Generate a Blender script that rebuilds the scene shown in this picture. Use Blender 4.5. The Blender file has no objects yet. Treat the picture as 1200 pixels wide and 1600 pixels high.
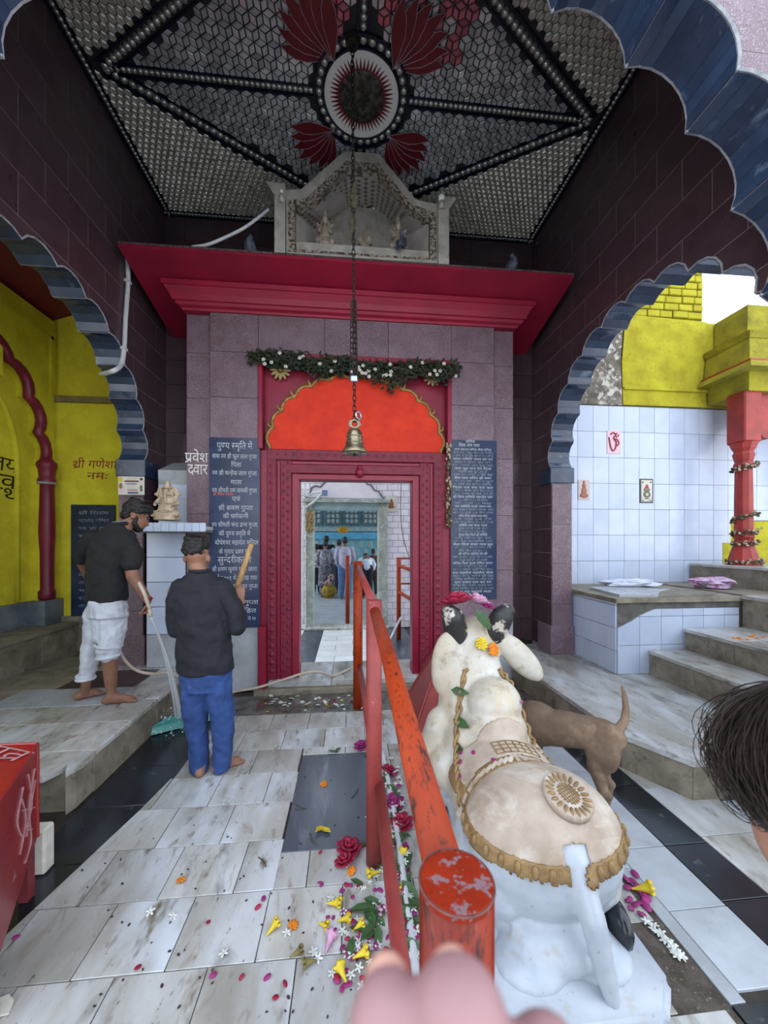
import bpy, bmesh, math, random
from math import sin, cos, pi, sqrt, atan2, radians
from mathutils import Vector, Matrix, noise
from mathutils.geometry import delaunay_2d_cdt
random.seed(7)
SC = bpy.context.scene
COL = SC.collection

# ---------------------------------------------------------------- camera, sky, exposure
CAM_H = 1.65                      # eye height of the photographer
F_PX, HORIZON, AXIS_PX = 580.0, 845.0, 546.0
YAW = math.atan((600 - AXIS_PX) / F_PX)
cam_d = bpy.data.cameras.new('camera')
cam_d.sensor_fit = 'VERTICAL'; cam_d.sensor_height = 36.0
cam_d.lens = F_PX / 1600 * 36.0
cam_d.shift_y = (HORIZON - 800) / 1600
cam_d.clip_start = 0.01; cam_d.clip_end = 400
cam_d.dof.use_dof = True; cam_d.dof.focus_distance = 2.6; cam_d.dof.aperture_fstop = 6.0
cam = bpy.data.objects.new('camera', cam_d); COL.objects.link(cam)
cam.location = (0, 0, CAM_H); cam.rotation_euler = (pi / 2, 0, -YAW)
SC.camera = cam

world = bpy.data.worlds.new('overcast_sky'); SC.world = world; world.use_nodes = True
wn = world.node_tree; wn.nodes.clear()
w_out = wn.nodes.new('ShaderNodeOutputWorld'); w_bg = wn.nodes.new('ShaderNodeBackground')
w_tc = wn.nodes.new('ShaderNodeTexCoord'); w_sep = wn.nodes.new('ShaderNodeSeparateXYZ')
w_rmp = wn.nodes.new('ShaderNodeValToRGB')
wn.links.new(w_tc.outputs['Generated'], w_sep.inputs[0]); wn.links.new(w_sep.outputs['Z'], w_rmp.inputs[0])
w_rmp.color_ramp.elements[0].position = 0.0; w_rmp.color_ramp.elements[0].color = (0.92, 0.95, 1.0, 1)
w_rmp.color_ramp.elements[1].position = 0.8; w_rmp.color_ramp.elements[1].color = (0.74, 0.85, 1.0, 1)
wn.links.new(w_rmp.outputs[0], w_bg.inputs[0]); w_bg.inputs[1].default_value = 1.75
wn.links.new(w_bg.outputs[0], w_out.inputs[0])
SC.view_settings.view_transform = 'Standard'; SC.view_settings.look = 'None'
SC.view_settings.exposure = 0.75; SC.view_settings.gamma = 1.0
SC.view_settings.use_curve_mapping = False

# ---------------------------------------------------------------- pixel of the photograph -> point on a known plane
_c, _s = cos(YAW), sin(YAW)
def _ray(px, py):
    cx = (px - 600) / F_PX
    return Vector((cx * _c + _s, -cx * _s + _c, -(py - HORIZON) / F_PX))
def aty(px, py, y):
    r = _ray(px, py); t = y / r.y; return Vector((r.x * t, y, CAM_H + r.z * t))
def atz(px, py, z):
    r = _ray(px, py); t = (z - CAM_H) / r.z; return Vector((r.x * t, r.y * t, z))
def atx(px, py, x):
    r = _ray(px, py); t = x / r.x; return Vector((x, r.y * t, CAM_H + r.z * t))

# ---------------------------------------------------------------- materials
def C(h):
    v = [int(h[i:i + 2], 16) / 255 for i in (0, 2, 4)]
    return tuple(x / 12.92 if x <= 0.04045 else ((x + 0.055) / 1.055) ** 2.4 for x in v) + (1,)
MATS = {}
def mat(name, col, col2=None, scale=6, rough=0.6, metal=0.0, bump=0.0, bscale=None, rnd=0.0, vein=None,
        spot=None, stretch=(1, 1, 1), spec=0.5, contrast=(0.35, 0.65), detail=5, rvar=0.0, emit=0, alpha=None, trans=0, coat=0):
    if name in MATS: return MATS[name]
    m = bpy.data.materials.new(name); m.use_nodes = True; MATS[name] = m
    nt = m.node_tree; N = nt.nodes; L = nt.links
    b = N['Principled BSDF']
    b.inputs['Roughness'].default_value = rough; b.inputs['Metallic'].default_value = metal
    b.inputs['Specular IOR Level'].default_value = spec
    if coat: b.inputs['Coat Weight'].default_value = coat; b.inputs['Coat Roughness'].default_value = .12
    if trans: b.inputs['Transmission Weight'].default_value = trans; b.inputs['IOR'].default_value = 1.33
    geo = N.new('ShaderNodeNewGeometry'); oi = N.new('ShaderNodeObjectInfo')
    mp = N.new('ShaderNodeMapping'); L.new(geo.outputs['Position'], mp.inputs[0])
    mp.inputs['Scale'].default_value = stretch
    vec = mp.outputs[0]
    if rnd:
        ml = N.new('ShaderNodeMath'); ml.operation = 'MULTIPLY'; ml.inputs[1].default_value = 37.0
        L.new(oi.outputs['Random'], ml.inputs[0])
        ad = N.new('ShaderNodeVectorMath'); ad.operation = 'ADD'
        L.new(vec, ad.inputs[0]); L.new(ml.outputs[0], ad.inputs[1]); vec = ad.outputs[0]
    def nz(sc, det=detail, dist=0.0, rg=0.6):
        n = N.new('ShaderNodeTexNoise'); n.inputs['Scale'].default_value = sc; n.inputs['Detail'].default_value = det
        n.inputs['Roughness'].default_value = rg; n.inputs['Distortion'].default_value = dist
        L.new(vec, n.inputs['Vector']); return n.outputs['Fac']
    def ramp(fac, lo, hi):
        r = N.new('ShaderNodeMapRange'); r.inputs[1].default_value = lo; r.inputs[2].default_value = hi
        L.new(fac, r.inputs[0]); return r.outputs[0]
    def mix(fac, a, bb):
        x = N.new('ShaderNodeMix'); x.data_type = 'RGBA'
        if hasattr(fac, 'links'): L.new(fac, x.inputs[0])
        else: x.inputs[0].default_value = fac
        for k, v in ((6, a), (7, bb)):
            if hasattr(v, 'links'): L.new(v, x.inputs[k])
            else: x.inputs[k].default_value = v
        return x.outputs[2]
    cur = C(col)
    if col2: cur = mix(ramp(nz(scale), *contrast), cur, C(col2))
    for v in ([vein] if isinstance(vein, tuple) else (vein or [])):
        vc, vs, lo, hi = v
        cur = mix(ramp(nz(vs, 8, 1.5, .65), lo, hi), cur, C(vc))
    for v in ([spot] if isinstance(spot, tuple) else (spot or [])):
        sc_, ss, lo, hi = v
        cur = mix(ramp(nz(ss, 3, 0, .7), lo, hi), cur, C(sc_))
    if rnd:
        hsv = N.new('ShaderNodeHueSaturation')
        r = N.new('ShaderNodeMapRange'); r.inputs[3].default_value = 1 - rnd; r.inputs[4].default_value = 1 + rnd
        L.new(oi.outputs['Random'], r.inputs[0]); L.new(r.outputs[0], hsv.inputs['Value'])
        if hasattr(cur, 'links'): L.new(cur, hsv.inputs['Color'])
        else: hsv.inputs['Color'].default_value = cur
        cur = hsv.outputs[0]
    if hasattr(cur, 'links'): L.new(cur, b.inputs['Base Color'])
    else: b.inputs['Base Color'].default_value = cur
    if rvar:
        r = N.new('ShaderNodeMapRange'); L.new(nz(scale * .7), r.inputs[0]); r.inputs[1].default_value = .3; r.inputs[2].default_value = .7
        r.inputs[3].default_value = max(.02, rough - rvar); r.inputs[4].default_value = min(1, rough + rvar)
        L.new(r.outputs[0], b.inputs['Roughness'])
    if bump:
        bp = N.new('ShaderNodeBump'); bp.inputs['Strength'].default_value = bump; bp.inputs['Distance'].default_value = .01
        L.new(nz(bscale or scale * 3, 6), bp.inputs['Height']); L.new(bp.outputs[0], b.inputs['Normal'])
    if emit:
        b.inputs['Emission Strength'].default_value = emit; b.inputs['Emission Color'].default_value = C(col)
    return m

# ---------------------------------------------------------------- mesh helpers
def wm(o):
    b = o.matrix_basis
    return wm(o.parent) @ o.matrix_parent_inverse @ b if o.parent else b.copy()
def setp(o, p):
    if p is not None:
        o.parent = p; o.matrix_parent_inverse = wm(p).inverted()
    return o
def tag(o, label=None, cat=None, group=None, kind=None):
    if label: o['label'] = label
    if cat: o['category'] = cat
    if group: o['group'] = group
    if kind: o['kind'] = kind
    return o
def thing(name, label, cat, loc=(0, 0, 0), group=None):
    o = bpy.data.objects.new(name, None); COL.objects.link(o); o.location = loc; o.empty_display_size = .05
    return tag(o, label, cat, group)
def struct(name, loc=(0, 0, 0)):
    o = bpy.data.objects.new(name, None); COL.objects.link(o); o.location = loc; o['kind'] = 'structure'; return o
def obj(name, me, parent=None, m=None, loc=None, rot=None):
    o = bpy.data.objects.new(name, me); COL.objects.link(o)
    if m is not None:
        me.materials.clear(); me.materials.append(m)
    if loc is not None: o.location = loc
    if rot is not None: o.rotation_euler = rot
    return setp(o, parent)
def mesh(name, vs, fs, smooth=False):
    me = bpy.data.meshes.new(name); me.from_pydata([tuple(v) for v in vs], [], fs)
    bm = bmesh.new(); bm.from_mesh(me); bmesh.ops.recalc_face_normals(bm, faces=bm.faces); bm.to_mesh(me); bm.free()
    if smooth: shade(me)
    return me
def shade(me, v=True):
    me.polygons.foreach_set('use_smooth', [v] * len(me.polygons)); return me
def add(name, vs, fs, m, parent=None, smooth=False):
    return obj(name, mesh(name, vs, fs, smooth), parent, m)
_BX = {}
BF = [(0, 3, 2, 1), (4, 5, 6, 7), (0, 1, 5, 4), (1, 2, 6, 5), (2, 3, 7, 6), (3, 0, 4, 7)]
def boxv(lo, hi):
    (a, b, c), (d, e, f) = lo, hi
    return [(a, b, c), (d, b, c), (d, e, c), (a, e, c), (a, b, f), (d, b, f), (d, e, f), (a, e, f)]
def boxdata(size, m, bev=0.0, seg=1):
    k = (tuple(round(s, 4) for s in size), m.name, bev, seg)
    if k not in _BX:
        sx, sy, sz = [s / 2 for s in size]
        me = mesh('box', boxv((-sx, -sy, -sz), (sx, sy, sz)), BF)
        if bev:
            bm = bmesh.new(); bm.from_mesh(me)
            bmesh.ops.bevel(bm, geom=bm.edges[:], offset=bev, segments=seg, affect='EDGES', profile=.5); bm.to_mesh(me); bm.free()
            if seg > 1: shade(me)
        me.materials.append(m); _BX[k] = me
    return _BX[k]
def box(name, lo, hi, m, parent=None, bev=0.0, seg=1):
    lo, hi = [min(a, b) for a, b in zip(lo, hi)], [max(a, b) for a, b in zip(lo, hi)]
    o = bpy.data.objects.new(name, boxdata([h - l for l, h in zip(lo, hi)], m, bev, seg)); COL.objects.link(o)
    o.location = [(h + l) / 2 for l, h in zip(lo, hi)]
    return setp(o, parent)
class MB:
    def __init__(s): s.v = []; s.f = []
    def add(s, vs, fs):
        n = len(s.v); s.v += [tuple(v) for v in vs]; s.f += [tuple(i + n for i in f) for f in fs]; return s
    def box(s, lo, hi): return s.add(boxv(lo, hi), BF)
    def tube(s, pts, r, n=8, caps=True):
        pts = [Vector(p) for p in pts]; R = r if isinstance(r, (list, tuple)) else [r] * len(pts)
        base = len(s.v); up = None
        for i, p in enumerate(pts):
            t = (pts[min(i + 1, len(pts) - 1)] - pts[max(i - 1, 0)])
            t = t.normalized() if t.length > 1e-9 else Vector((0, 0, 1))
            if up is None: up = t.orthogonal().normalized()
            up = up - t * up.dot(t)
            up = up.normalized() if up.length > 1e-6 else t.orthogonal().normalized()
            w = t.cross(up)
            for k in range(n):
                a = 2 * pi * k / n; s.v.append(tuple(p + (up * cos(a) + w * sin(a)) * R[i]))
        for i in range(len(pts) - 1):
            for k in range(n):
                a = base + i * n + k; b = base + i * n + (k + 1) % n
                s.f.append((a, b, b + n, a + n))
        if caps:
            s.f.append(tuple(base + k for k in range(n))[::-1]); e = base + (len(pts) - 1) * n
            s.f.append(tuple(e + k for k in range(n)))
        return s
    def lathe(s, prof, c=(0, 0, 0), n=24, M=None):
        vs = []; fs = []
        for r, z in prof:
            for k in range(n):
                a = 2 * pi * k / n; p = Vector((r * cos(a), r * sin(a), z))
                vs.append(tuple((M @ p if M else p) + Vector(c)))
        for i in range(len(prof) - 1):
            for k in range(n):
                a = i * n + k; b = i * n + (k + 1) % n; fs.append((a, b, b + n, a + n))
        fs.append(tuple(range(n))[::-1]); e = (len(prof) - 1) * n; fs.append(tuple(e + k for k in range(n)))
        return s.add(vs, fs)
    def ell(s, c, r, n=12, M=None):
        vs = []; fs = []; c = Vector(c); R = r if isinstance(r, (tuple, list)) else (r, r, r); m = max(6, n // 2 + 1)
        for i in range(1, m):
            t = pi * i / m
            for k in range(n):
                a = 2 * pi * k / n; p = Vector((R[0] * sin(t) * cos(a), R[1] * sin(t) * sin(a), R[2] * cos(t)))
                vs.append(tuple((M @ p if M else p) + c))
        for i in range(m - 2):
            for k in range(n):
                a = i * n + k; b = i * n + (k + 1) % n; fs.append((a, a + n, b + n, b))
        t_ = Vector((0, 0, R[2])); vs.append(tuple((M @ t_ if M else t_) + c)); vs.append(tuple(-(M @ t_ if M else t_) + c))
        for k in range(n):
            fs.append((len(vs) - 2, k, (k + 1) % n)); q = (m - 2) * n; fs.append((len(vs) - 1, q + (k + 1) % n, q + k))
        return s.add(vs, fs)
    def cap(s, p0, r0, p1, r1, n=12):
        p0, p1 = Vector(p0), Vector(p1); d = (p1 - p0); L = d.length
        if L < 1e-6: return s.ell(p0, max(r0, r1), n)
        d /= L; pts = []; R = []
        for i in range(5):
            a = pi / 2 * i / 4; pts.append(p0 - d * r0 * cos(a)); R.append(max(r0 * sin(a), r0 * .03))
        for i in range(5):
            a = pi / 2 * i / 4; pts.append(p1 + d * r1 * sin(a)); R.append(max(r1 * cos(a), r1 * .03))
        return s.tube(pts, R, n)
    def prism(s, poly, fn, d0, d1):
        n = len(poly); vs = [fn(x, y, d0) for x, y in poly] + [fn(x, y, d1) for x, y in poly]
        return s.add(vs, [tuple(range(n))[::-1], tuple(range(n, 2 * n))] + [(i, (i + 1) % n, (i + 1) % n + n, i + n) for i in range(n)])
    def build(s, name, m, parent=None, smooth=False): return add(name, s.v, s.f, m, parent, smooth)
def spline(P, n=8):
    P = [Vector(p) for p in P]; out = []
    for i in range(len(P) - 1):
        a, b, c, d = P[max(i - 1, 0)], P[i], P[i + 1], P[min(i + 2, len(P) - 1)]
        for k in range(n):
            t = k / n
            out.append(.5 * ((2 * b) + (c - a) * t + (2 * a - 5 * b + 4 * c - d) * t * t + (3 * b - a - 3 * c + d) * t ** 3))
    return out + [P[-1]]
def fuse(mb, voxel, smooth=6, disp=0, dscale=8):
    """one continuous skin over overlapping volumes"""
    me = mesh('fuse', mb.v, mb.f); o = bpy.data.objects.new('fuse_tmp', me); COL.objects.link(o)
    r = o.modifiers.new('r', 'REMESH'); r.mode = 'VOXEL'; r.voxel_size = voxel
    if smooth:
        q = o.modifiers.new('s', 'SMOOTH'); q.iterations = smooth; q.factor = .5
    out = bpy.data.meshes.new_from_object(o.evaluated_get(bpy.context.evaluated_depsgraph_get()))
    bpy.data.objects.remove(o); bpy.data.meshes.remove(me)
    if disp:
        ns = [Vector(v.normal) for v in out.vertices]
        for v, n in zip(out.vertices, ns):
            v.co += n * disp * noise.fractal(v.co * dscale, 1.0, 2.0, 3)
    return shade(out)
def shell(me, pred, off, name, m, parent=None, thick=True):
    """a thin raised skin over the faces of a mesh that satisfy pred(centre, normal)"""
    bm = bmesh.new(); bm.from_mesh(me); bm.normal_update()
    bmesh.ops.delete(bm, geom=[f for f in bm.faces if not pred(f.calc_center_median(), f.normal)], context='FACES')
    if not bm.faces: bm.free(); return None
    bm.normal_update()
    ns = {v: v.normal.copy() for v in bm.verts}
    ext = bmesh.ops.extrude_face_region(bm, geom=bm.faces[:])
    ev = [g for g in ext['geom'] if isinstance(g, bmesh.types.BMVert)]
    bm.normal_update()
    for v in ev: v.co += v.normal * off
    out = bpy.data.meshes.new(name); bm.to_mesh(out); bm.free()
    return obj(name, shade(out), parent, m)
def copy_tree(o, parent=None):
    c = o.copy(); COL.objects.link(c)
    if parent: c.parent = parent
    for ch in o.children: copy_tree(ch, c)
    return c
def poly_cut(rect, hole):
    """triangles of rect (x0,x1,y0,y1) that lie outside the polygon hole -> (verts, tris)"""
    x0, x1, y0, y1 = rect; R = [(x0, y0), (x1, y0), (x1, y1), (x0, y1)]
    n = len(hole)
    vs = [Vector(p) for p in R] + [Vector(p) for p in hole]
    ed = [(i, (i + 1) % 4) for i in range(4)] + [(4 + i, 4 + (i + 1) % n) for i in range(n)]
    V, E, Fc, *_ = delaunay_2d_cdt(vs, ed, [], 0, 1e-5)
    out = []
    for f in Fc:
        c = sum((Vector(V[i]) for i in f), Vector((0, 0))) / len(f)
        if x0 < c.x < x1 and y0 < c.y < y1 and not inside(c, hole): out.append(tuple(f))
    used = sorted({i for f in out for i in f}); mp = {k: i for i, k in enumerate(used)}
    return [tuple(V[i]) for i in used], [tuple(mp[i] for i in f) for f in out]
def inside(p, poly):
    r = False; n = len(poly); x, y = p[0], p[1]
    for i in range(n):
        x1, y1 = poly[i]; x2, y2 = poly[(i + 1) % n]
        if (y1 > y) != (y2 > y) and x < (x2 - x1) * (y - y1) / (y2 - y1) + x1: r = not r
    return r
def slab2d(name, V, Fs, fn, d0, d1, m, parent):
    """extrude a triangulated 2D patch"""
    n = len(V); vs = [fn(x, y, d0) for x, y in V] + [fn(x, y, d1) for x, y in V]
    fs = [f[::-1] for f in Fs] + [tuple(i + n for i in f) for f in Fs]
    cnt = {}
    for f in Fs:
        for i in range(len(f)):
            e = (f[i], f[(i + 1) % len(f)]); cnt[e] = 1
    for a, b in list(cnt):
        if (b, a) not in cnt: fs.append((a, b, b + n, a + n))
    return add(name, vs, fs, m, parent)

# ---------------------------------------------------------------- lettering (Devanagari from the built-in font, half forms cut by hand)
_GL = {}
def glyph(ch):
    if ch in _GL: return _GL[ch]
    def tess(t):
        cu = bpy.data.curves.new('g', 'FONT'); cu.body = t; cu.resolution_u = 2
        o = bpy.data.objects.new('g', cu); COL.objects.link(o)
        me = bpy.data.meshes.new_from_object(o.evaluated_get(bpy.context.evaluated_depsgraph_get()))
        V = [(v.co.x, v.co.y) for v in me.vertices]; Fs = [tuple(p.vertices) for p in me.polygons]
        bpy.data.objects.remove(o); bpy.data.curves.remove(cu); bpy.data.meshes.remove(me); return V, Fs
    V, Fs = tess(ch); W, _ = tess(ch + 'A')
    _GL[ch] = (V, Fs, max(x for x, y in W) - .667); return _GL[ch]
def half(ch):
    k = ch + '/2'
    if k in _GL: return _GL[k]
    V, Fs, a = glyph(ch); cut = a - .17
    bm = bmesh.new(); bv = [bm.verts.new((x, y, 0)) for x, y in V]
    for f in Fs:
        try: bm.faces.new([bv[i] for i in f])
        except ValueError: pass
    bmesh.ops.bisect_plane(bm, geom=bm.verts[:] + bm.edges[:] + bm.faces[:], plane_co=(cut, 0, 0), plane_no=(1, 0, 0), clear_outer=True)
    bm.verts.index_update()
    _GL[k] = ([(v.co.x, v.co.y) for v in bm.verts], [tuple(v.index for v in f.verts) for f in bm.faces], cut)
    bm.free(); return _GL[k]
BARS = set('खगघचजणतथधनपबभमयलवशषस')
MARKS = set('ािीुूृेैोौंःँ')
def clusters(txt):
    out = []; i = 0
    while i < len(txt):
        j = i + 1
        while j < len(txt) and (txt[j] in MARKS or txt[j] == '्' or txt[j - 1] == '्'): j += 1
        out.append(txt[i:j]); i = j
    return out
def compose(txt):
    V, Fs, x = [], [], 0.0
    def put(g, dx=0.0):
        n = len(V); V.extend([(a + x + dx, b) for a, b in g[0]]); Fs.extend([tuple(i + n for i in f) for f in g[1]])
    i = 0
    while i < len(txt):
        ch = txt[i]
        if ch == ' ': x += .28; i += 1; continue
        cl = [ch]; i += 1
        while i + 1 < len(txt) and txt[i] == '्': cl.append(txt[i + 1]); i += 2
        mk = []
        while i < len(txt) and txt[i] in MARKS: mk.append(txt[i]); i += 1
        if 'ि' in mk: put(glyph('ि')); x += glyph('ि')[2]; mk.remove('ि')
        reph = len(cl) > 1 and cl[0] == 'र'
        if reph: cl = cl[1:]
        rak = len(cl) > 1 and cl[-1] == 'र'
        if rak: cl = cl[:-1]
        for k, c in enumerate(cl):
            if k < len(cl) - 1:
                if c in BARS: g = half(c); put(g); x += g[2]
                else: put(glyph(c)); x += glyph(c)[2] * .82
            else: put(glyph(c)); adv = glyph(c)[2]; x += adv
        if rak: put(([(-.18, .2), (-.18, .12), (-.5, -.05), (-.56, .02)], [(0, 1, 2, 3)], 0))
        if reph: put(([(-.12, .62), (-.05, .66), (-.12, .86), (-.28, .84), (-.26, .77), (-.16, .78)], [(0, 1, 2, 3), (3, 4, 5, 0)], 0))
        for c in mk: put(glyph(c)); x += glyph(c)[2]
    return V, Fs, x
def text(s, o, u, v, size, m, parent, width=None, name='lettering', align='C', slant=0.0, split=False):
    """flat painted lettering: o = point on the base line, u/v = directions on the surface"""
    u, v, o = Vector(u), Vector(v), Vector(o)
    if split:
        ws = [compose(c)[2] for c in clusters(s)]; tot = sum(ws); sx = size if width is None else width / tot
        x = {'C': -tot / 2, 'R': -tot, 'L': 0}[align]
        for c, w in zip(clusters(s), ws):
            if c != ' ': text(c, o + u * x * sx, u, v, size, m, parent, w * sx, 'letter', 'L', slant)
            x += w
        return None
    if ' ' in s and size > .05:                       # every word a piece of its own
        tot = compose(s)[2]; sx = size if width is None else width / tot
        x = {'C': -tot / 2, 'R': -tot, 'L': 0}[align]
        for wd in s.split(' '):
            w = compose(wd)[2]; text(wd, o + u * x * sx, u, v, size, m, parent, w * sx, name, 'L', slant); x += w + .28
        return None
    V, Fs, w = compose(s)
    sx = size if width is None else width / max(w, .01)
    off = -w / 2 if align == 'C' else (-w if align == 'R' else 0)
    vs = [o + u * ((x + off) * sx + y * slant * size) + v * (y * size) for x, y in V]
    me = bpy.data.meshes.new(name); me.from_pydata([tuple(p) for p in vs], [], Fs)
    return obj(name, me, parent, m)

# ================================================================ materials in use
m_grout = mat('pale_grout', '9d9296', rough=.9)
m_maroon = mat('maroon_granite', '4d3b42', '413137', 9, rough=.34, rnd=.10, spot=('6a5862', 130, .60, .72), spec=.5, rvar=.08)
m_purple = mat('purple_granite', '77636e', '665059', 5, rough=.4, rnd=.06, spot=[('a898a4', 130, .54, .66), ('3a2a32', 110, .56, .68)], rvar=.08)
m_navy = mat('navy_marble', '31435e', '222f47', 4, rough=.24, rnd=.08, vein=('7a8aa0', 3.2, .60, .80), spec=.6, rvar=.12)
m_trim = mat('worn_white_edge', 'a9adb2', '7d8088', 20, rough=.7, bump=.3)
m_marble = mat('grey_white_marble', 'bcbcba', '98958c', 4, rough=.28, rnd=.13, vein=[('66645f', 3.0, .54, .72), ('85765a', 7, .58, .76)], stretch=(1.0, .40, 1), rvar=.14, spot=[('cfd6de', 2.2, .50, .72), ('6b604b', 11, .58, .74), ('57503f', 55, .64, .76)])
m_marble2 = mat('white_marble', 'b0b6be', '94989c', 3, rough=.3, rnd=.08, vein=[('8d9096', 3.0, .56, .8), ('b3a47f', 5, .62, .85)], rvar=.12, spot=('6a6353', 30, .68, .8))
m_marble_d = mat('dirty_marble_edge', '8f8878', '6b6557', 6, rough=.6, rnd=.1, vein=('4c463a', 7, .54, .75), bump=.25, bscale=30)
m_black = mat('black_marble', '1c232b', '10151b', 3, rough=.2, rnd=.2, vein=('5d6a70', 5, .62, .8), spec=.6)
m_slate = mat('dark_grey_slab', '4c535f', '3a404b', 3, rough=.3, vein=('7a828e', 4, .55, .8), stretch=(1, .3, 1), rvar=.12)
m_gr_dark = mat('dark_wet_grout', '3a352d', '241f1a', 12, rough=.5)
m_mud = mat('rough_brown_cement', '5d544c', '40382f', 14, rough=.95, bump=.6, bscale=60, spot=('8a8278', 60, .6, .72))
m_red = mat('crimson_gloss_paint', '8e0f33', '7c0c2c', 4, rough=.42, bump=.15, bscale=40, spot=('5d0a22', 18, .66, .8), spec=.5)
m_red2 = mat('crimson_cornice_paint', '9c1236', '860f2e', 3, rough=.55, bump=.1, bscale=30, spot=('6a0c24', 10, .64, .8))
m_reddk = mat('carved_crimson', '7d0f30', '660b26', 14, rough=.5, bump=.5, bscale=70, spot=('e0a9b8', 90, .74, .80))
m_orange = mat('vermilion_paint', 'dd340c', 'cc2607', 6, rough=.7, bump=.5, bscale=45, spot=[('8a1606', 60, .62, .74), ('b0203a', 5, .66, .9)])
m_gold = mat('dull_gold', 'a8854a', '7c5f30', 18, rough=.5, metal=.35, bump=.3, spot=('d8c48c', 40, .6, .75))
m_yel = mat('yellow_limewash', 'd8d02c', 'c4b824', 3, rough=.9, bump=.4, bscale=30, spot=[('7d7420', 28, .68, .8), ('e2dc3a', 5, .5, .8)])
m_yel2 = mat('weathered_yellow_plaster', 'bdb72c', 'a59a20', 4, rough=.95, bump=1.0, bscale=22, spot=[('6e6a3c', 11, .62, .76), ('8f8a70', 40, .66, .78), ('4a4834', 60, .70, .78)])
m_plast = mat('bare_plaster', '8e887e', '5d574e', 5, rough=.95, bump=.9, bscale=25, spot=('c9c6bc', 9, .52, .62))
m_wtile = mat('white_glazed_tile', 'c3cee2', 'b4c2da', 2, rough=.18, rnd=.05, spec=.6, spot=('7f8794', 34, .72, .82))
m_cement = mat('grey_cement', '6f6c68', '56534e', 8, rough=.95, bump=.5)
m_dado = mat('blue_grey_stone', '78818a', '565f68', 5, rough=.5, rnd=.12, vein=('3f454c', 5, .56, .8))
m_niche = mat('burgundy_enamel', '7c1a36', '66132c', 5, rough=.45, spot=('c88a98', 60, .74, .82), bump=.15)
m_dark = mat('near_black_core', '1d191c', '121012', 5, rough=.7)  # plain near-black for back wall core, ledge core and hole
m_mirror = mat('old_mirror_glass', 'dcdee0', 'b4b6ba', 6, rough=.25, metal=.3, rnd=.25, spot=('4c4d50', 50, .66, .8))
m_mirror2 = mat('mirror_chips', 'cfcdc2', 'a5a398', 10, rough=.28, metal=.35, rnd=.3)
m_pink = mat('pink_tinted_mirror', 'd98a97', 'c2707f', 8, rough=.2, metal=.5, rnd=.2)  # pink like a reflection, put into the mirror colour itself
m_ceil = mat('dark_ceiling_plaster', '2a2b2e', '1c1d20', 9, rough=.7)
m_bead = mat('silver_bead', 'cfcfca', 'a5a5a0', 20, rough=.22, metal=.6)
m_strip = mat('deep_blue_glass_strip', '1a2138', '121728', 12, rough=.25)
m_lotus = mat('lotus_maroon_paint', '74202a', '60181f', 7, rough=.5)
m_white = mat('chalk_white_paint', 'e6e6e2', rough=.7)
m_offw = mat('cream_paint', 'd9d6cc', 'c2beb2', 12, rough=.6)
m_black_p = mat('black_lettering_paint', '15161a', rough=.6)
m_red_p = mat('dark_red_lettering_paint', '8c1f28', rough=.6)

# ================================================================ the setting
XC, XL, XR, TH = 0.10, -2.28, 2.48, 0.26
YF0, YF, YB, ZC = 1.60, 1.87, 4.85, 5.70

def scallops(a, b, n, cx, cz, seg, k=.30):
    # n lobes between n+1 cusps spread evenly along a half ellipse
    T = [pi * i / 400 for i in range(401)]; P = [Vector((-a * cos(t), b * sin(t))) for t in T]
    S = [0]
    for i in range(400): S.append(S[-1] + (P[i + 1] - P[i]).length)
    cusp = []
    for j in range(n + 1):
        s = S[-1] * j / n; i = min(range(401), key=lambda q: abs(S[q] - s)); cusp.append(P[i])
    out = []; idx = []
    for j in range(n):
        p, q = cusp[j], cusp[j + 1]; ch = (q - p); L = ch.length; nrm = Vector((-ch.y, ch.x)).normalized()
        if nrm.dot((p + q) / 2) < 0: nrm = -nrm
        h = k * L; R = (L * L / 4 + h * h) / (2 * h); c = (p + q) / 2 + nrm * (h - R)
        a0 = atan2(*(p - c).yx); a1 = atan2(*(q - c).yx)
        while a1 > a0: a1 -= 2 * pi
        if a0 - a1 > 2 * pi - 1e-6: a1 += 2 * pi
        for i in range(seg + (j == n - 1)):
            t = a0 + (a1 - a0) * i / seg; out.append((c.x + R * cos(t) + cx, c.y + R * sin(t) + cz))
    return out
def tiles(parent, rect, tw, th, fn, d0, d1, m, gap=.005, hole=None, bond=True, name='wall_tile', off=0.0, skip=None, jit=0.0):
    u0, u1, v0, v1 = rect; row = 0; v = v0
    if hole: hx0, hx1 = min(p[0] for p in hole), max(p[0] for p in hole); hz0, hz1 = min(p[1] for p in hole), max(p[1] for p in hole)
    while v < v1 - .01:
        ve = min(v + th, v1); u = u0 - ((tw / 2 if (bond and row % 2) else 0) + off) % tw
        while u < u1 - .01:
            a, b = max(u, u0) + gap / 2, min(u + tw, u1) - gap / 2; c, d = v + gap / 2, ve - gap / 2
            u += tw
            if b - a < .02 or d - c < .01 or (skip and skip((a + b) / 2, (c + d) / 2)): continue
            e = d1 + (random.uniform(-jit, jit) if jit else 0)
            if hole and b > hx0 and a < hx1 and d > hz0 and c < hz1:
                V, Fs = poly_cut((a, b, c, d), hole)
                if Fs: slab2d(name, V, Fs, fn, d0, e, m, parent)
            else:
                p, q = fn(a, c, d0), fn(b, d, e); box(name, p, q, m, parent)
        v += th; row += 1

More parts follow.
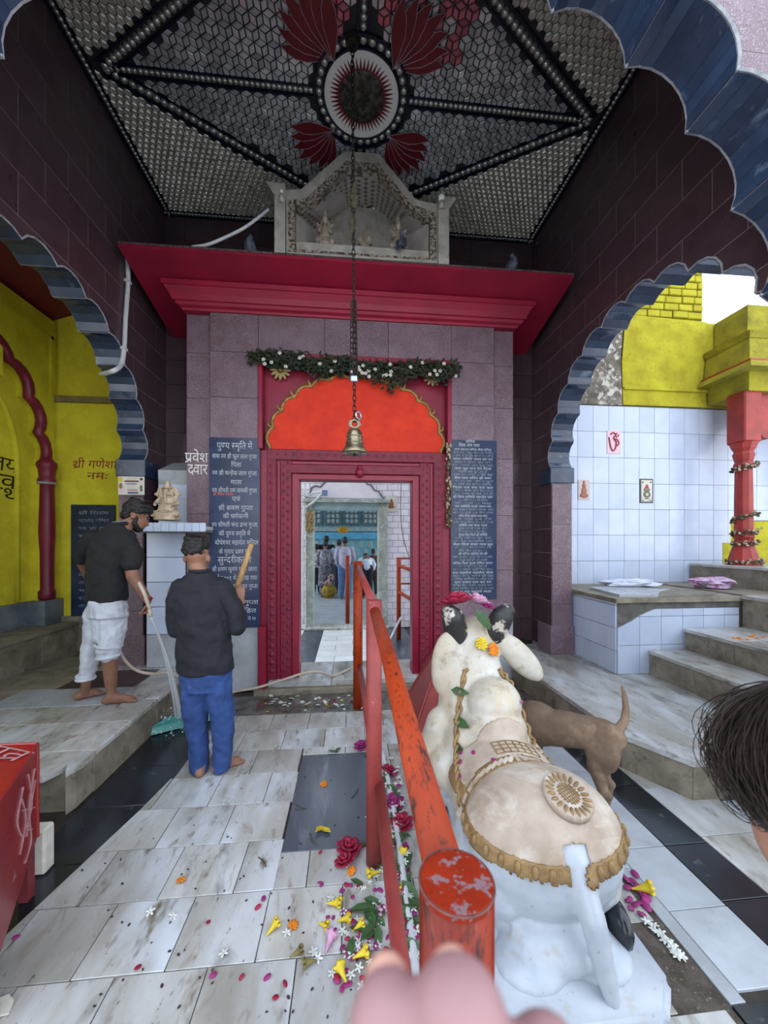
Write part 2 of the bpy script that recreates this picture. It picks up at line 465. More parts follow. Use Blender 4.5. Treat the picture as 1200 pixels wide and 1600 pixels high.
# ---- side arcades: scalloped arches carried on granite piers
SIDE = scallops(1.24, 1.25, 12, 3.13, 2.55, 5, .26)
SIDE_HOLE = [(3.13 - 1.24, -1)] + SIDE + [(3.13 + 1.24, -1)]
def arcade(side):
    xi = XL if side < 0 else XR; xo = xi + side * TH
    fn = lambda u, v, d: (d, u, v)
    V, Fs = poly_cut((YF0, YB, 0.0, ZC + .25), SIDE_HOLE)
    w = slab2d('wall_left' if side < 0 else 'wall_right', V, Fs, fn, xi + side * .0025, xo - side * .006, m_grout, None)
    w['kind'] = 'structure'
    tiles(w, (YF, YB, 0.30, ZC), .46, .30, fn, xi + side * .0025, xi, m_maroon, .0055, SIDE_HOLE)
    tiles(w, (YF0, YB, 0.30, ZC), .46, .30, fn, xo - side * .006, xo, m_purple, .005, SIDE_HOLE)
    # lining of the arch, one marble strip per facet
    for i in range(len(SIDE) - 1):
        (ya, za), (yb, zb) = SIDE[i], SIDE[i + 1]
        t = Vector((yb - ya, zb - za)); L = t.length; t /= L; nn = Vector((t.y, -t.x))
        if nn.dot(Vector((3.13 - (ya + yb) / 2, 2.4 - (za + zb) / 2))) < 0: nn = -nn
        g = .003; p = Vector((ya, za)) + t * g; q = Vector((yb, zb)) - t * g; e = .010
        vs = []
        for x in (xi - side * .004, xo + side * .004):
            vs += [(x, p.x - nn.x * .004, p.y - nn.y * .004), (x, q.x - nn.x * .004, q.y - nn.y * .004), (x, q.x + nn.x * e, q.y + nn.y * e), (x, p.x + nn.x * e, p.y + nn.y * e)]
        add('soffit_strip', vs, [(0, 1, 2, 3), (7, 6, 5, 4), (0, 4, 5, 1), (1, 5, 6, 2), (2, 6, 7, 3), (3, 7, 4, 0)], m_navy, w)
    for x in (xi - side * .003, xo + side * .003):
        MB().tube([(x, y, z) for y, z in SIDE], .008, 5).build('arch_trim', m_trim, w)
    # piers: front faces and the navy cap under the spring of the arch
    for yf, sg in ((4.37, -1),):
        a, b = min(xi, xo), max(xi, xo)
        f2 = lambda u, v, d: (u, d, v)
        box('pier_cap', (a - .025, yf + sg * .03, 2.36), (b + .025, yf - sg * .25, 2.55), m_navy, w, .006)
        zz = .25
        for k, h in enumerate((.62, .50, .48, .50)):
            box('pier_slab', (a + .004, yf + sg * .018, zz + .003), (b - .004, yf - sg * .002, min(zz + h, 2.36) - .003), m_purple, w); zz += h
        box('pier_base', (a - .02, yf + sg * .03, .24), (b + .02, yf - sg * .3, .60), m_purple, w, .005)
    return w
wall_left = arcade(-1); wall_right = arcade(1)

# ---- front wall with the wide scalloped arch the photographer looks through
FRONT = scallops(2.23, 2.10, 14, XC + .02, 2.55, 8, .30)
FRONT_HOLE = [(XC + .02 - 2.23, -1)] + FRONT + [(XC + .02 + 2.23, -1)]
V, Fs = poly_cut((-3.2, 3.4, 0.0, 6.6), FRONT_HOLE)
wall_front = slab2d('wall_front', V, Fs, lambda u, v, d: (u, d, v), YF0 + .002, YF - .002, m_grout, None); wall_front['kind'] = 'structure'
tiles(wall_front, (-3.2, 3.4, .3, 6.6), .62, .46, lambda u, v, d: (u, d, v), YF0 + .006, YF0, m_purple, .006, FRONT_HOLE)
tiles(wall_front, (XL, XR, .3, ZC), .62, .46, lambda u, v, d: (u, d, v), YF - .006, YF, m_maroon, .006, FRONT_HOLE)
for i in range(len(FRONT) - 1):
    (xa, za), (xb, zb) = FRONT[i], FRONT[i + 1]
    t = Vector((xb - xa, zb - za)); L = t.length; t /= L; nn = Vector((t.y, -t.x))
    if nn.dot(Vector((XC - (xa + xb) / 2, 2.4 - (za + zb) / 2))) < 0: nn = -nn
    g = .0022; p = Vector((xa, za)) + t * g; q = Vector((xb, zb)) - t * g; e = .010; vs = []
    for y in (YF0 + .004, YF - .004):
        vs += [(p.x - nn.x * .004, y, p.y - nn.y * .004), (q.x - nn.x * .004, y, q.y - nn.y * .004), (q.x + nn.x * e, y, q.y + nn.y * e), (p.x + nn.x * e, y, p.y + nn.y * e)]
    add('soffit_strip', vs, [(0, 1, 2, 3), (7, 6, 5, 4), (0, 4, 5, 1), (1, 5, 6, 2), (2, 6, 7, 3), (3, 7, 4, 0)], m_navy, wall_front)
for y in (YF0, YF):
    MB().tube([(x, y, z) for x, z in FRONT], .011, 5).build('arch_trim', m_trim, wall_front)

# ---- back wall of the porch behind the gateway and a passage through it
V, Fs = poly_cut((XL - TH, XR + TH, 0, ZC + .25), [(-.99, -1), (1.16, -1), (1.16, 2.68), (-.99, 2.68)])
wall_back = slab2d('wall_back', V, Fs, lambda u, v, d: (u, d, v), YB + .01, YB + .25, m_dark, None); wall_back['kind'] = 'structure'
tiles(wall_back, (XL, XR, .3, ZC), .46, .30, lambda u, v, d: (u, d, v), YB + .012, YB, m_maroon, .005, [(-1.6, -1), (1.8, -1), (1.8, 4.2), (-1.6, 4.2)])

# ---- ceiling with mirror mosaic
ceiling = box('ceiling', (XL - TH, YF0, ZC), (XR + TH, YB + .25, ZC + .25), m_ceil); ceiling['kind'] = 'structure'
box('roof_slab', (-3.3, YF0 - .1, ZC + .26), (3.5, YB + .25, ZC + .4), m_cement)['kind'] = 'structure'
bpy.data.objects['roof_slab'].name = 'trim_1'
DC = Vector((XC + .01, 3.38)); DA, DB = 2.21, 1.24
MED_R = .43
def dia(x, y): return abs(x - DC.x) / DA + abs(y - DC.y) / DB
def strip_near(x, y, w):
    if abs(y - DC.y) < w and abs(x - DC.x) < DA: return True
    if abs(x - DC.x) < w and abs(y - DC.y) < DB: return True
    return False
hexes = []
r = .060
row = 0; y = YF
while y < YB:
    x = XL + (r * sqrt(3) / 2 if row % 2 else 0)
    while x < XR:
        d = (Vector((x, y)) - DC).length
        if dia(x, y) < .945 and d > MED_R + .03 and not strip_near(x, y, .062): hexes.append((x, y))
        x += r * sqrt(3)
    y += r * 1.5; row += 1
def hexcell(r, tilt):
    vs, fs = [], []
    for k in range(3):                      # three lozenges of mirror make a cube-like cell
        a = pi / 6 + k * 2 * pi / 3
        P = [Vector((0, 0)), Vector((cos(a - pi / 3), sin(a - pi / 3))) * r, Vector((cos(a), sin(a))) * r, Vector((cos(a + pi / 3), sin(a + pi / 3))) * r]
        c = sum(P, Vector((0, 0))) / 4; n = len(vs)
        P = [c + (p - c) * .84 for p in P]
        dr = Vector((cos(a), sin(a)))
        for p in P: vs.append((p.x, p.y, 0))
        for p in P:
            q = c + (p - c) * .80; vs.append((q.x, q.y, -.008 - tilt * (q - c).dot(dr)))
        fs += [(n + 4, n + 7, n + 6, n + 5)] + [(n + i, n + (i + 1) % 4, n + 4 + (i + 1) % 4, n + 4 + i) for i in range(4)]
    return vs, fs
HX = []
for tl in (.03, .10, -.06, .16):
    me = mesh('mirror_tile', *hexcell(r, tl)); me.materials.append(m_mirror); HX.append(me)
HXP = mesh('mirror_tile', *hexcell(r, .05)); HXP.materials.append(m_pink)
hexes.sort(key=lambda p: (p[1] < 2.62, Vector((p[0] - .1, p[1] - 2.62)).length))
rest = MB()
for i, (x, y) in enumerate(hexes):
    if i < 300:
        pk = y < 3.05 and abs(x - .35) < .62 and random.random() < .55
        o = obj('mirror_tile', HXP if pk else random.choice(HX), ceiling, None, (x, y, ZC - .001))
    else:
        vs, fs = hexcell(r, random.choice((.03, .10, -.06, .16))); rest.add([(a + x, b + y, c + ZC - .001) for a, b, c in vs], fs)
rest.build('mirror_mosaic', m_mirror, ceiling)['kind'] = 'stuff'
tri = MB(); r2 = .036; y = YF + .06; row = 0
while y < YB - .06:
    x = XL + .1 + (r2 * sqrt(3) / 2 if row % 2 else 0)
    while x < XR - .1:
        if dia(x, y) > 1.075:
            hp = [(cos(pi / 6 + k * pi / 3), sin(pi / 6 + k * pi / 3)) for k in range(6)]
            R1, R2 = r2 * .93, r2 * .62; q = random.uniform(-.004, .004)
            tri.add([(x + a * R1, y + b * R1, ZC - .001) for a, b in hp] + [(x + a * R2, y + b * R2, ZC - .010) for a, b in hp] + [(x + a * R2 * .8, y + b * R2 * .8, ZC - .004 + a * q) for a, b in hp],
                    [(k, (k + 1) % 6, 6 + (k + 1) % 6, 6 + k) for k in range(6)] + [(6 + k, 6 + (k + 1) % 6, 12 + (k + 1) % 6, 12 + k) for k in range(6)] + [tuple(12 + k for k in range(6))])
        x += r2 * sqrt(3)
    y += r2 * 1.5; row += 1
tri.build('mirror_chip_field', m_mirror2, ceiling)['kind'] = 'stuff'
def beadrow(p, q, w, n=None, parent=ceiling):
    p, q = Vector(p), Vector(q); d = q - p; L = d.length; d /= L; nn = Vector((-d.y, d.x)); mb = MB()
    for s in (-1, 1):
        a = [p + nn * s * w, q + nn * s * w]; e = nn * .008
        mb.add([(*(a[0] - e), ZC - .016), (*(a[0] + e), ZC - .016), (*(a[1] + e), ZC - .016), (*(a[1] - e), ZC - .016), (*(a[0] - e), ZC), (*(a[0] + e), ZC), (*(a[1] + e), ZC), (*(a[1] - e), ZC)], BF)
    mb.build('blue_glass_strip', m_strip, parent)
    mb = MB(); k = int(L / (w * 1.15)); 
    for i in range(k):
        c = p + d * (L * (i + .5) / k); mb.ell((c.x, c.y, ZC - .002), (w * .62, w * .62, w * .5), 8)
    o = mb.build('bead_row', m_bead, parent, True); o['kind'] = 'stuff'
LV, RV, BV, FV = DC + Vector((-DA, 0)), DC + Vector((DA, 0)), DC + Vector((0, DB)), DC + Vector((0, -DB))
for a, b in ((LV, FV), (FV, RV), (RV, BV), (BV, LV)): beadrow(a, b, .052)
beadrow(LV, DC + Vector((-MED_R, 0)), .040); beadrow(DC + Vector((MED_R, 0)), RV, .040)
beadrow(FV, DC + Vector((0, -MED_R)), .045); beadrow(DC + Vector((0, MED_R)), BV, .045)
for a, b in (((XL + .05, YF), (XL + .05, YB)), ((XR - .05, YF), (XR - .05, YB)), ((XL, YB - .05), (XR, YB - .05)), ((XL, YF + .05), (XR, YF + .05))): beadrow(a, b, .035)
# central medallion: white ring of petals around an embossed disc
def ring(r0, r1, z0, z1, n=64):
    mb = MB(); vs = []
    for k in range(n):
        a = 2 * pi * k / n
        for rr, zz in ((r0, z0), (r1, z0), (r1, z1), (r0, z1)): vs.append((DC.x + rr * cos(a), DC.y + rr * sin(a), zz))
    fs = [(4 * k + i, 4 * ((k + 1) % n) + i, 4 * ((k + 1) % n) + (i + 1) % 4, 4 * k + (i + 1) % 4) for k in range(n) for i in range(4)]
    return mb.add(vs, fs)
med = ring(.02, .335, ZC - .02, ZC).build('medallion', m_white, ceiling)
ring(.335, .35, ZC - .03, ZC).build('medallion_rim', m_strip, med); ring(.415, .435, ZC - .03, ZC).build('medallion_rim', m_strip, med)
mb = MB()
for k in range(32):
    a = 2 * pi * k / 32; mb.ell((DC.x + .383 * cos(a), DC.y + .383 * sin(a), ZC - .006), (.031, .031, .024), 10)
mb.build('bead_ring', m_bead, med, True)
mb = MB()
for k in range(48):
    a = 2 * pi * (k + .5) / 48
    for w_, l0, l1 in ((.012, .205, .285),):
        P = [(l0, -w_), (l1, 0), (l0, w_), (l0 - .01, 0)]
        mb.prism([(DC.x + a0 * cos(a) - b0 * sin(a), DC.y + a0 * sin(a) + b0 * cos(a)) for a0, b0 in P], lambda x, y, d: (x, y, d), ZC - .026, ZC - .018)
mb.build('petal_ray', m_lotus, med)
m_emb = mat('embossed_dark_disc', '5c5b55', '2c2b28', 22, rough=.4, metal=.4, bump=1.0, bscale=40, contrast=(.42, .58))
mb = MB().lathe([(.001, -.030), (.10, -.034), (.18, -.028), (.215, -.018), (.215, 0)], (DC.x, DC.y, ZC), 48); mb.build('embossed_disc', m_emb, med, True)
# four lotus-leaf fans around it
def lotus(ang, base, sc_, flip):
    root = None
    for k in range(7):
        a = ang + (k - 3) * .23; L = sc_ * (1 - .055 * abs(k - 3)) ; w = sc_ * .24
        prof = [(0, -.02), (.25, -.5), (.5, -.95), (.72, -.95), (.88, -.55), (1.0, 0.12), (.86, .35), (.7, .75), (.5, .9), (.25, .55), (0, .02)]
        pts = [(base[0] + (t * L) * cos(a) - s * w * .5 * sin(a), base[1] + (t * L) * sin(a) + s * w * .5 * cos(a)) for t, s in prof]
        z = ZC - .014 - .003 * k * flip - (.021 if flip < 0 else 0)
        o = MB().prism(pts, lambda x, y, d: (x, y, d), z, z - .004).build('lotus_petal', m_lotus, ceiling)
        MB().tube([(x, y, z - .004) for x, y in pts + pts[:1]], .0022, 4).build('petal_outline', m_trim, o)
for bx_, by_, an, sc_, fl in ((-.24, -.24, radians(226), .52, 1), (.26, -.24, radians(-46), .52, -1), (-.26, .28, radians(140), .50, 1), (.27, .28, radians(40), .50, -1)):
    lotus(an, (DC.x + bx_, DC.y + by_), sc_, fl)

# ---- marble floor of the porch
floor = box('floor', (-9, -6, -.30), (9, 4.9, -.012), m_gr_dark); floor['kind'] = 'structure'
def minus(t, s):
    a, b, c, d = t; e, f, g, h = s
    if b <= e or a >= f or d <= g or c >= h: return [t]
    out = []
    if a < e - .01: out.append((a, e, c, d))
    if b > f + .01: out.append((f, b, c, d))
    l, r_ = max(a, e), min(b, f)
    if c < g - .01: out.append((l, r_, c, g))
    if d > h + .01: out.append((l, r_, h, d))
    return out
fz = lambda u, v, d: (u, v, d)
r0 = 1.495 - 4 * .302
yy = r0; k = 0
while yy < 3.60:
    lim = lambda y_: -1.21 - (2.72 - min(y_, 2.72)) * .215
    ph = (-.37 if k % 2 == 0 else -.207)
    x = ph - .338 * 5
    while x < 1.05:
        a, b, c, d = x + .002, x + .336, yy + .002, yy + .300; x += .338
        lc, ld = lim(c), lim(d)
        if b < min(lc, ld) + .03: continue
        zt_ = random.uniform(-.0012, .0012)
        if a < max(lc, ld):
            MB().prism([(max(a, min(lc, b - .01)), c), (b, c), (b, d), (max(a, min(ld, b - .01)), d)], lambda x_, y_, d_: (x_, y_, d_), -.03, zt_).build('floor_tile', m_marble, floor); continue
        for (a2, b2, c2, d2) in minus((a, b, c, d), (-.36, .14, 2.006, 2.902)):
            box('floor_tile', (a2, c2, -.03), (b2, d2, zt_), m_marble, floor, .002)
    yy += .302; k += 1
box('dark_floor_slab', (-.358, 2.008, -.03), (.138, 2.90, .001), m_slate, floor, .002)
box('wet_apron', (-1.66, 3.62, -.03), (2.0, 4.06, -.004), mat('wet_stone', '6f6c66', '3e3a34', 7, rough=.22, rvar=.15, vein=('2c2823', 5, .5, .7)), floor, .003)
# black drain strip along the left ledge
for i in range(6):
    a = 1.2 + i * .42
    box('drain_slab', (-1.66, a + .002, -.03), (-1.20, a + .416, -.008), m_black, floor, .003)
# right-hand floor: cement strip, white marble, black band, white marble
box('cement_strip', (1.04, .2, -.03), (1.345, 3.6, -.002), m_mud, floor)
def rstrip(x0, x1, ys, m, gap=.004):
    for i in range(len(ys) - 1): box('floor_tile', (x0 + gap / 2, ys[i] + gap / 2, -.03), (x1 - gap / 2, ys[i + 1] - gap / 2, random.uniform(-.001, .001)), m, floor, .002)
rstrip(1.35, 1.415, [1.20, 1.75, 2.3, 2.9, 3.5], m_marble2)
rstrip(1.415, 1.70, [1.235, 1.53, 1.86, 2.2, 2.52, 2.9, 3.3, 3.6], m_marble2)
rstrip(1.35, 2.6, [.26, .55, .88, 1.2], m_black)
rstrip(1.70, 1.95, [1.235, 1.55, 1.86, 2.12, 2.34, 2.6, 3.0, 3.6], m_black)
rstrip(1.95, 2.35, [1.235, 1.55, 1.9, 2.3, 2.7], m_marble)
rstrip(2.35, 3.2, [1.235, 1.55, 1.9, 2.15], m_marble2)
# open forecourt behind and beside the photographer
for i in range(-6, 7):
    for j in range(-5, 1):
        box('forecourt_slab', (i * 1.2 - .59, j * 1.2 - .95, -.03), (i * 1.2 + .59, j * 1.2 + .24, -.001), m_marble, floor, .004)

# ================================================================ left side: marble ledge, bench, yellow wall with niche
ledge = thing('marble_ledge', 'low marble ledge with a broken front end, left under the arch', 'ledge', (-2.5, 3.4, 0))
box('core', (-3.42, 2.45, -.01), (-1.71, YB - .01, .235), m_marble_d, ledge)
ye = [2.62, 3.02, 3.42, 3.82, 4.22, YB - .01]
for i in range(5):
    box('edge_slab', (-2.03, ye[i] + .002, .235), (-1.665, ye[i + 1] - .002, .27), m_marble, ledge, .004)
    box('riser_slab', (-1.71, ye[i] + .002, -.01), (-1.68, ye[i + 1] - .003, .235), m_marble_d, ledge, .003)
yi = [2.62, 3.02, 3.33, 3.72]
for i in range(3): box('top_slab', (-3.0, yi[i] + .002, .235), (-2.034, yi[i + 1] - .002, .27), m_marble2 if i == 2 else m_marble, ledge, .003)
box('maroon_inlay', (-2.72, 3.722, .235), (-2.034, 4.20, .271), m_maroon, ledge, .003)
box('top_slab', (-2.72, 4.202, .235), (-2.034, YB - .01, .27), m_marble, ledge, .003)
for i in range(4):
    a = 2.62 + i * .55; box('top_slab', (-3.42, a + .002, .235), (-3.002 if i < 2 else -2.724, a + .548, .27), m_marble_d, ledge, .003)
# jagged broken end of the ledge
random.seed(3)
pts = [(-3.42, 2.62), (-1.665, 2.62), (-1.668, 2.50), (-1.70, 2.40), (-1.74, 2.47), (-1.80, 2.36), (-1.90, 2.38), (-2.0, 2.24), (-2.10, 2.28), (-2.25, 2.15), (-2.45, 2.2), (-2.7, 2.05), (-3.0, 2.1), (-3.42, 1.98)]
MB().prism(pts, lambda x, y, d: (x, y, d), .225, .268).build('broken_slab', m_marble, ledge)
MB().prism([(-1.712, 2.62), (-1.682, 2.62), (-1.682, 2.46), (-1.70, 2.40), (-1.712, 2.5)], lambda x, y, d: (x, y, d), .0, .225).build('broken_riser', m_marble_d, ledge)
box('rubble_core', (-3.3, 2.35, -.01), (-1.95, 2.47, .225), m_dark, ledge)
box('left_ground', (-5.5, -.9, -.05), (-3.44, 2.0, -.002), m_cement)['kind'] = 'structure'; bpy.data.objects['left_ground'].name = 'floor_left'

bench = thing('wall_bench', 'narrow dirty marble bench along the foot of the yellow side wall', 'bench', (-3.6, 4, .27))
for i in range(4):
    a = 2.6 + i * .62
    box('seat_slab', (-3.92, a + .002, .60), (-3.38, min(a + .618, 5.05), .64), m_marble_d, bench, .004)
    box('face_slab', (-3.44, a + .002, .0), (-3.41, min(a + .618, 5.05), .60), m_marble_d, bench, .003)
box('core', (-3.90, 2.6, .0), (-3.44, 5.05, .60), m_cement, bench)

# yellow side wall with a burgundy scalloped niche arch
XN = -3.72
ylw = box('wall_left_outer', (XN - .35, 2.2, -.02), (XN - .12, 5.1, 4.6), m_yel); ylw['kind'] = 'structure'
nich = scallops(.80, 1.22, 8, 4.05, 2.55, 6, .26)
nhole = [(4.05 - .80, -1)] + nich + [(4.05 + .80, -1)]
V, Fs = poly_cut((2.2, 5.1, .64, 4.42), nhole)
slab2d('wall_skin', V, Fs, lambda u, v, d: (d, u, v), XN - .12, XN, m_yel, ylw)
# inner pointed moulding of the niche
inner = [(4.05 + .62 * cos(t), 2.5 + .95 * sin(t)) for t in [pi * i / 16 for i in range(17)]]
MB().tube([(XN - .11, y, z) for y, z in [(4.67, .95)] + inner + [(3.43, .95)]], .03, 8).build('niche_moulding', m_yel, ylw, True)
MB().tube([(XN + .012, y, z) for y, z in nich], .055, 8).build('niche_arch_band', m_niche, ylw, True)
for yy in (4.05 + .80 + .06, 4.05 - .80 - .06):
    MB().lathe([(.07, .93), (.085, .95), (.085, 1.03), (.07, 1.06), (.072, 1.5), (.082, 1.75), (.075, 2.1), (.072, 2.33), (.09, 2.36), (.09, 2.40), (.078, 2.42), (.085, 2.52), (.10, 2.55), (.10, 2.60), (.05, 2.66)], (XN + .03, yy, 0), 16).build('niche_column', m_niche, ylw, True)
    for dz in (2.34,): MB().lathe([(.094, dz), (.094, dz + .025)], (XN + .03, yy, 0), 16).build('column_ring', m_trim, ylw)
box('frame_rib', (XN, 4.98, 2.2), (XN + .03, 5.02, 4.2), m_yel, ylw); box('frame_rib', (XN, 2.6, 4.16), (XN + .03, 5.02, 4.2), m_yel, ylw)
box('frame_rib', (XN, 4.28, 3.4), (XN + .04, 4.32, 4.3), m_yel, ylw)
for a, b in ((2.6, 3.3), (4.74, 5.06)): box('dado_stone', (XN - .1, a, .64), (XN + .13, b, .93), m_dado, ylw, .005)
for i in range(3): box('dado_stone', (XN - .12, 3.32 + i * .48, .64), (XN - .06, 3.78 + i * .48, .93), m_dado, ylw, .004)
# sloping dark red eave over it, yellow parapet above
ev = MB().prism([(XN - .12, 4.44), (XN + .95, 4.82), (XN + .97, 4.88), (XN - .12, 4.56)], lambda x, z, d: (x, d, z), 2.2, 5.12).build('trim_2', m_niche); ev['kind'] = 'structure'
pw = box('trim_3', (XN - .3, 2.2, 4.62), (XN - .05, 5.12, 5.4), m_yel); pw['kind'] = 'structure'
# yellow wall facing the camera, plaque on it
yfw = box('wall_left_end', (XN - .35, 5.10, -.02), (XL - TH + .01, 5.30, 4.25), m_yel); yfw['kind'] = 'structure'
box('projecting_band', (XN, 5.04, .64), (XL - TH - .02, 5.10, 3.40), m_yel, yfw, .01)
box('band_cap', (XN, 5.02, 3.40), (XL - TH - .02, 5.10, 3.48), mat('dusty_ledge', '8a7a4a', '6d6040', 10, rough=.95), yfw, .01)
box('foot_slab', (XN + .1, 5.0, .25), (XL - TH - .02, 5.08, .70), m_marble_d, yfw, .006)
box('upper_wall', (XN - .35, 5.12, 4.25), (XL - TH + .01, 5.3, 5.4), m_yel, yfw)
u, v = Vector((1, 0, 0)), Vector((0, 0, 1))
bp_ = mat('blue_black_slate', '27385a', '1a2743', 4, rough=.3, spot=('50617a', 50, .66, .8), rvar=.1)
pa, pb = aty(111, 965, 5.02), aty(180, 789, 5.02)
dpl = thing('memorial_plaque', 'weathered dark slate plaque on the yellow wall, behind the bearded man', 'plaque', (pa.x, 5.02, pa.z))
box('stone', (pa.x, 5.015, pa.z), (pb.x, 5.038, pb.z), bp_, dpl, .003)
m_faint = mat('worn_engraving', '8f9aa6', '4d5b6c', 30, rough=.7, contrast=(.45, .6))
for i, s in enumerate(['श्री सिद्ध', 'महादेव मन्दिर', 'स्व श्री राम', 'गुप्ता', 'स्मृति में', 'पुत्र श्री', 'कमल गुप्ता', 'सन १९९४', 'माता पिता', 'की याद में', 'भक्त जन', 'सेवा दल', 'नगर वासी']):
    text(s, (pa.x + .27, 5.013, pb.z - .12 - i * .098), u, v, .055, m_faint, dpl, .36)
# painted words
q = aty(148, 732, 5.035)
pw1 = thing('painted_words', 'dark red Hindi words painted on the yellow end wall', 'lettering', q)
text('श्री गणेशाय', aty(112, 731, 5.036), u, v, .15, m_red_p, pw1, .62, slant=.12, align='L', split=True)
text('नमः', aty(152, 749, 5.036), u, v, .135, m_red_p, pw1, .26, slant=.1, split=True)
pw2 = thing('painted_words', 'black Hindi words painted inside the burgundy niche', 'lettering', (XN - .115, 4.3, 2.4))
for s, pyy, e in (('जय', 740, 27), ('भैरव', 765, 25), ('नाथ', 786, 31)):
    q = atx(e, pyy, XN - .117); text(s, (XN - .117, q.y, q.z), (0, 1, 0), v, .24, m_black_p, pw2, {'जय': .36, 'भैरव': .60, 'नाथ': .52}[s], align='R', slant=.1, split=True)

# ================================================================ right side: platform, steps, tiled bench, tiled wall, pavilion
plat = thing('marble_platform', 'low marble platform running under the right-hand arch', 'platform', (2.6, 3.2, 0))
outline = [(1.90, 4.84), (1.955, 2.52), (2.17, 2.16), (6.4, 2.06), (6.4, 4.84)]
MB().prism([(x + .03, y + (.03 if y < 2.6 else 0)) for x, y in outline], lambda x, y, d: (x, y, d), -.01, .215).build('core', m_cement, plat)
MB().prism([(1.90, 4.84), (1.955, 2.52), (2.17, 2.16), (2.62, 2.15), (2.62, 4.84)], lambda x, y, d: (x, y, d), .215, .25).build('top_slab', m_marble, plat)
MB().prism([(2.624, 4.84), (2.624, 2.15), (3.30, 2.13), (3.30, 4.84)], lambda x, y, d: (x, y, d), .215, .25).build('top_slab', m_marble, plat)
MB().prism([(3.304, 4.84), (3.304, 2.13), (6.4, 2.06), (6.4, 4.84)], lambda x, y, d: (x, y, d), .215, .25).build('top_slab', m_marble, plat)
edge = [(1.905, 4.2), (1.93, 3.5), (1.955, 2.95), (1.965, 2.53)]
for (a, b), (c, d) in list(zip(edge, edge[1:])) + [((1.966, 2.526), (2.172, 2.17)), ((2.176, 2.168), (2.75, 2.155)), ((2.754, 2.155), (3.4, 2.14))]:
    t = Vector((c - a, d - b)).normalized(); nn = Vector((-t.y, t.x)) * .022
    MB().prism([(a + t.x * .003, b + t.y * .003), (c, d), (c + nn.x, d + nn.y), (a + nn.x, b + nn.y)], lambda x, y, dd: (x, y, dd), -.01, .214).build('face_slab', m_marble_d, plat)
steps = [(3.14, .25, .50), (3.55, .50, .72), (4.22, .72, 1.06), (4.88, 1.06, 1.33)]
stair = thing('marble_staircase', 'worn marble staircase climbing to the right beside the tiled bench', 'stairs', (4.2, 3, .25))
for i, (x0, z0, z1) in enumerate(steps):
    x1 = steps[i + 1][0] + .05 if i < 3 else 7.2
    y1 = 3.63 if i < 3 else 4.90
    box('step_core', (x0 + .02, 2.1, .25), (x1, y1, z1 - .035), m_cement, stair)
    for k in range(3):
        a = 2.1 + k * (y1 - 2.1) / 3; b = 2.1 + (k + 1) * (y1 - 2.1) / 3
        box('tread_slab', (x0 - .015, a + .002, z1 - .035), (x1, b - .002, z1), m_marble, stair, .003)
        box('riser_slab', (x0, a + .002, z0), (x0 + .022, b - .002, z1 - .035), m_marble_d, stair, .002)
box('landing_core', (4.3, 3.64, .25), (4.9, 4.93, 1.06), m_marble_d, stair, .004)
# tiled bench
tb = thing('tiled_bench', 'high white-tiled bench with a chipped top edge beside the stairs', 'bench', (3.5, 4.2, .25))
box('core', (2.80, 3.66, .25), (4.28, 4.93, 1.00), m_cement, tb)
tiles(tb, (2.80, 4.20, .25, .93), .245, .30, lambda u, v, d: (u, d, v), 3.66, 3.645, m_wtile, .005, [(2.7, .70), (2.82, .74), (2.95, .80), (3.05, .86), (3.2, .92), (3.4, .96), (3.4, 1.2), (2.7, 1.2)], False, 'bench_tile')
tiles(tb, (3.66, 4.94, .25, 1.0), .27, .24, lambda u, v, d: (d, u, v), 2.80, 2.785, m_wtile, .006, None, True, 'bench_tile')
random.seed(5)
MB().prism([(2.76, 3.62), (3.1, 3.63), (3.5, 3.62), (4.28, 3.63), (4.28, 4.93), (2.76, 4.93)], lambda x, y, d: (x, y, d), 1.0, 1.045).build('top_slab', m_marble_d, tb)
MB().prism([(2.9, 3.75), (3.3, 3.70), (3.55, 3.95), (3.8, 4.1), (3.5, 4.5), (3.0, 4.4)], lambda x, y, d: (x, y, d), 1.045, 1.07).build('loose_slab', m_marble2, tb)
MB().prism([(3.3, 3.72), (3.9, 3.68), (4.2, 3.9), (4.1, 4.3), (3.6, 4.0)], lambda x, y, d: (x, y, d), 1.046, 1.062).build('loose_slab', m_marble_d, tb)
# back wall with glazed tiles below, rough yellow plaster and brick above
YW = 4.95
rw = box('wall_right_outer', (XR + TH + .02, YW, -.02), (8.2, YW + .25, 4.80), m_cement); rw['kind'] = 'structure'
hole_q = [(5.42, .9), (5.42, 1.62), (5.55, 1.62), (5.55, 1.95), (6.3, 1.95), (6.3, 1.62), (6.9, 1.62), (6.9, .9)]
tiles(rw, (3.19 - .232 * 2, 7.6, 1.0, 3.56), .232, .3655, lambda u, v, d: (u, d, v), YW, YW - .014, m_wtile, .005, hole_q, False, 'wall_tile', jit=.001)
box('painted_patch', (5.43, YW - .012, .95), (6.88, YW - .002, 1.94), m_yel2, rw)
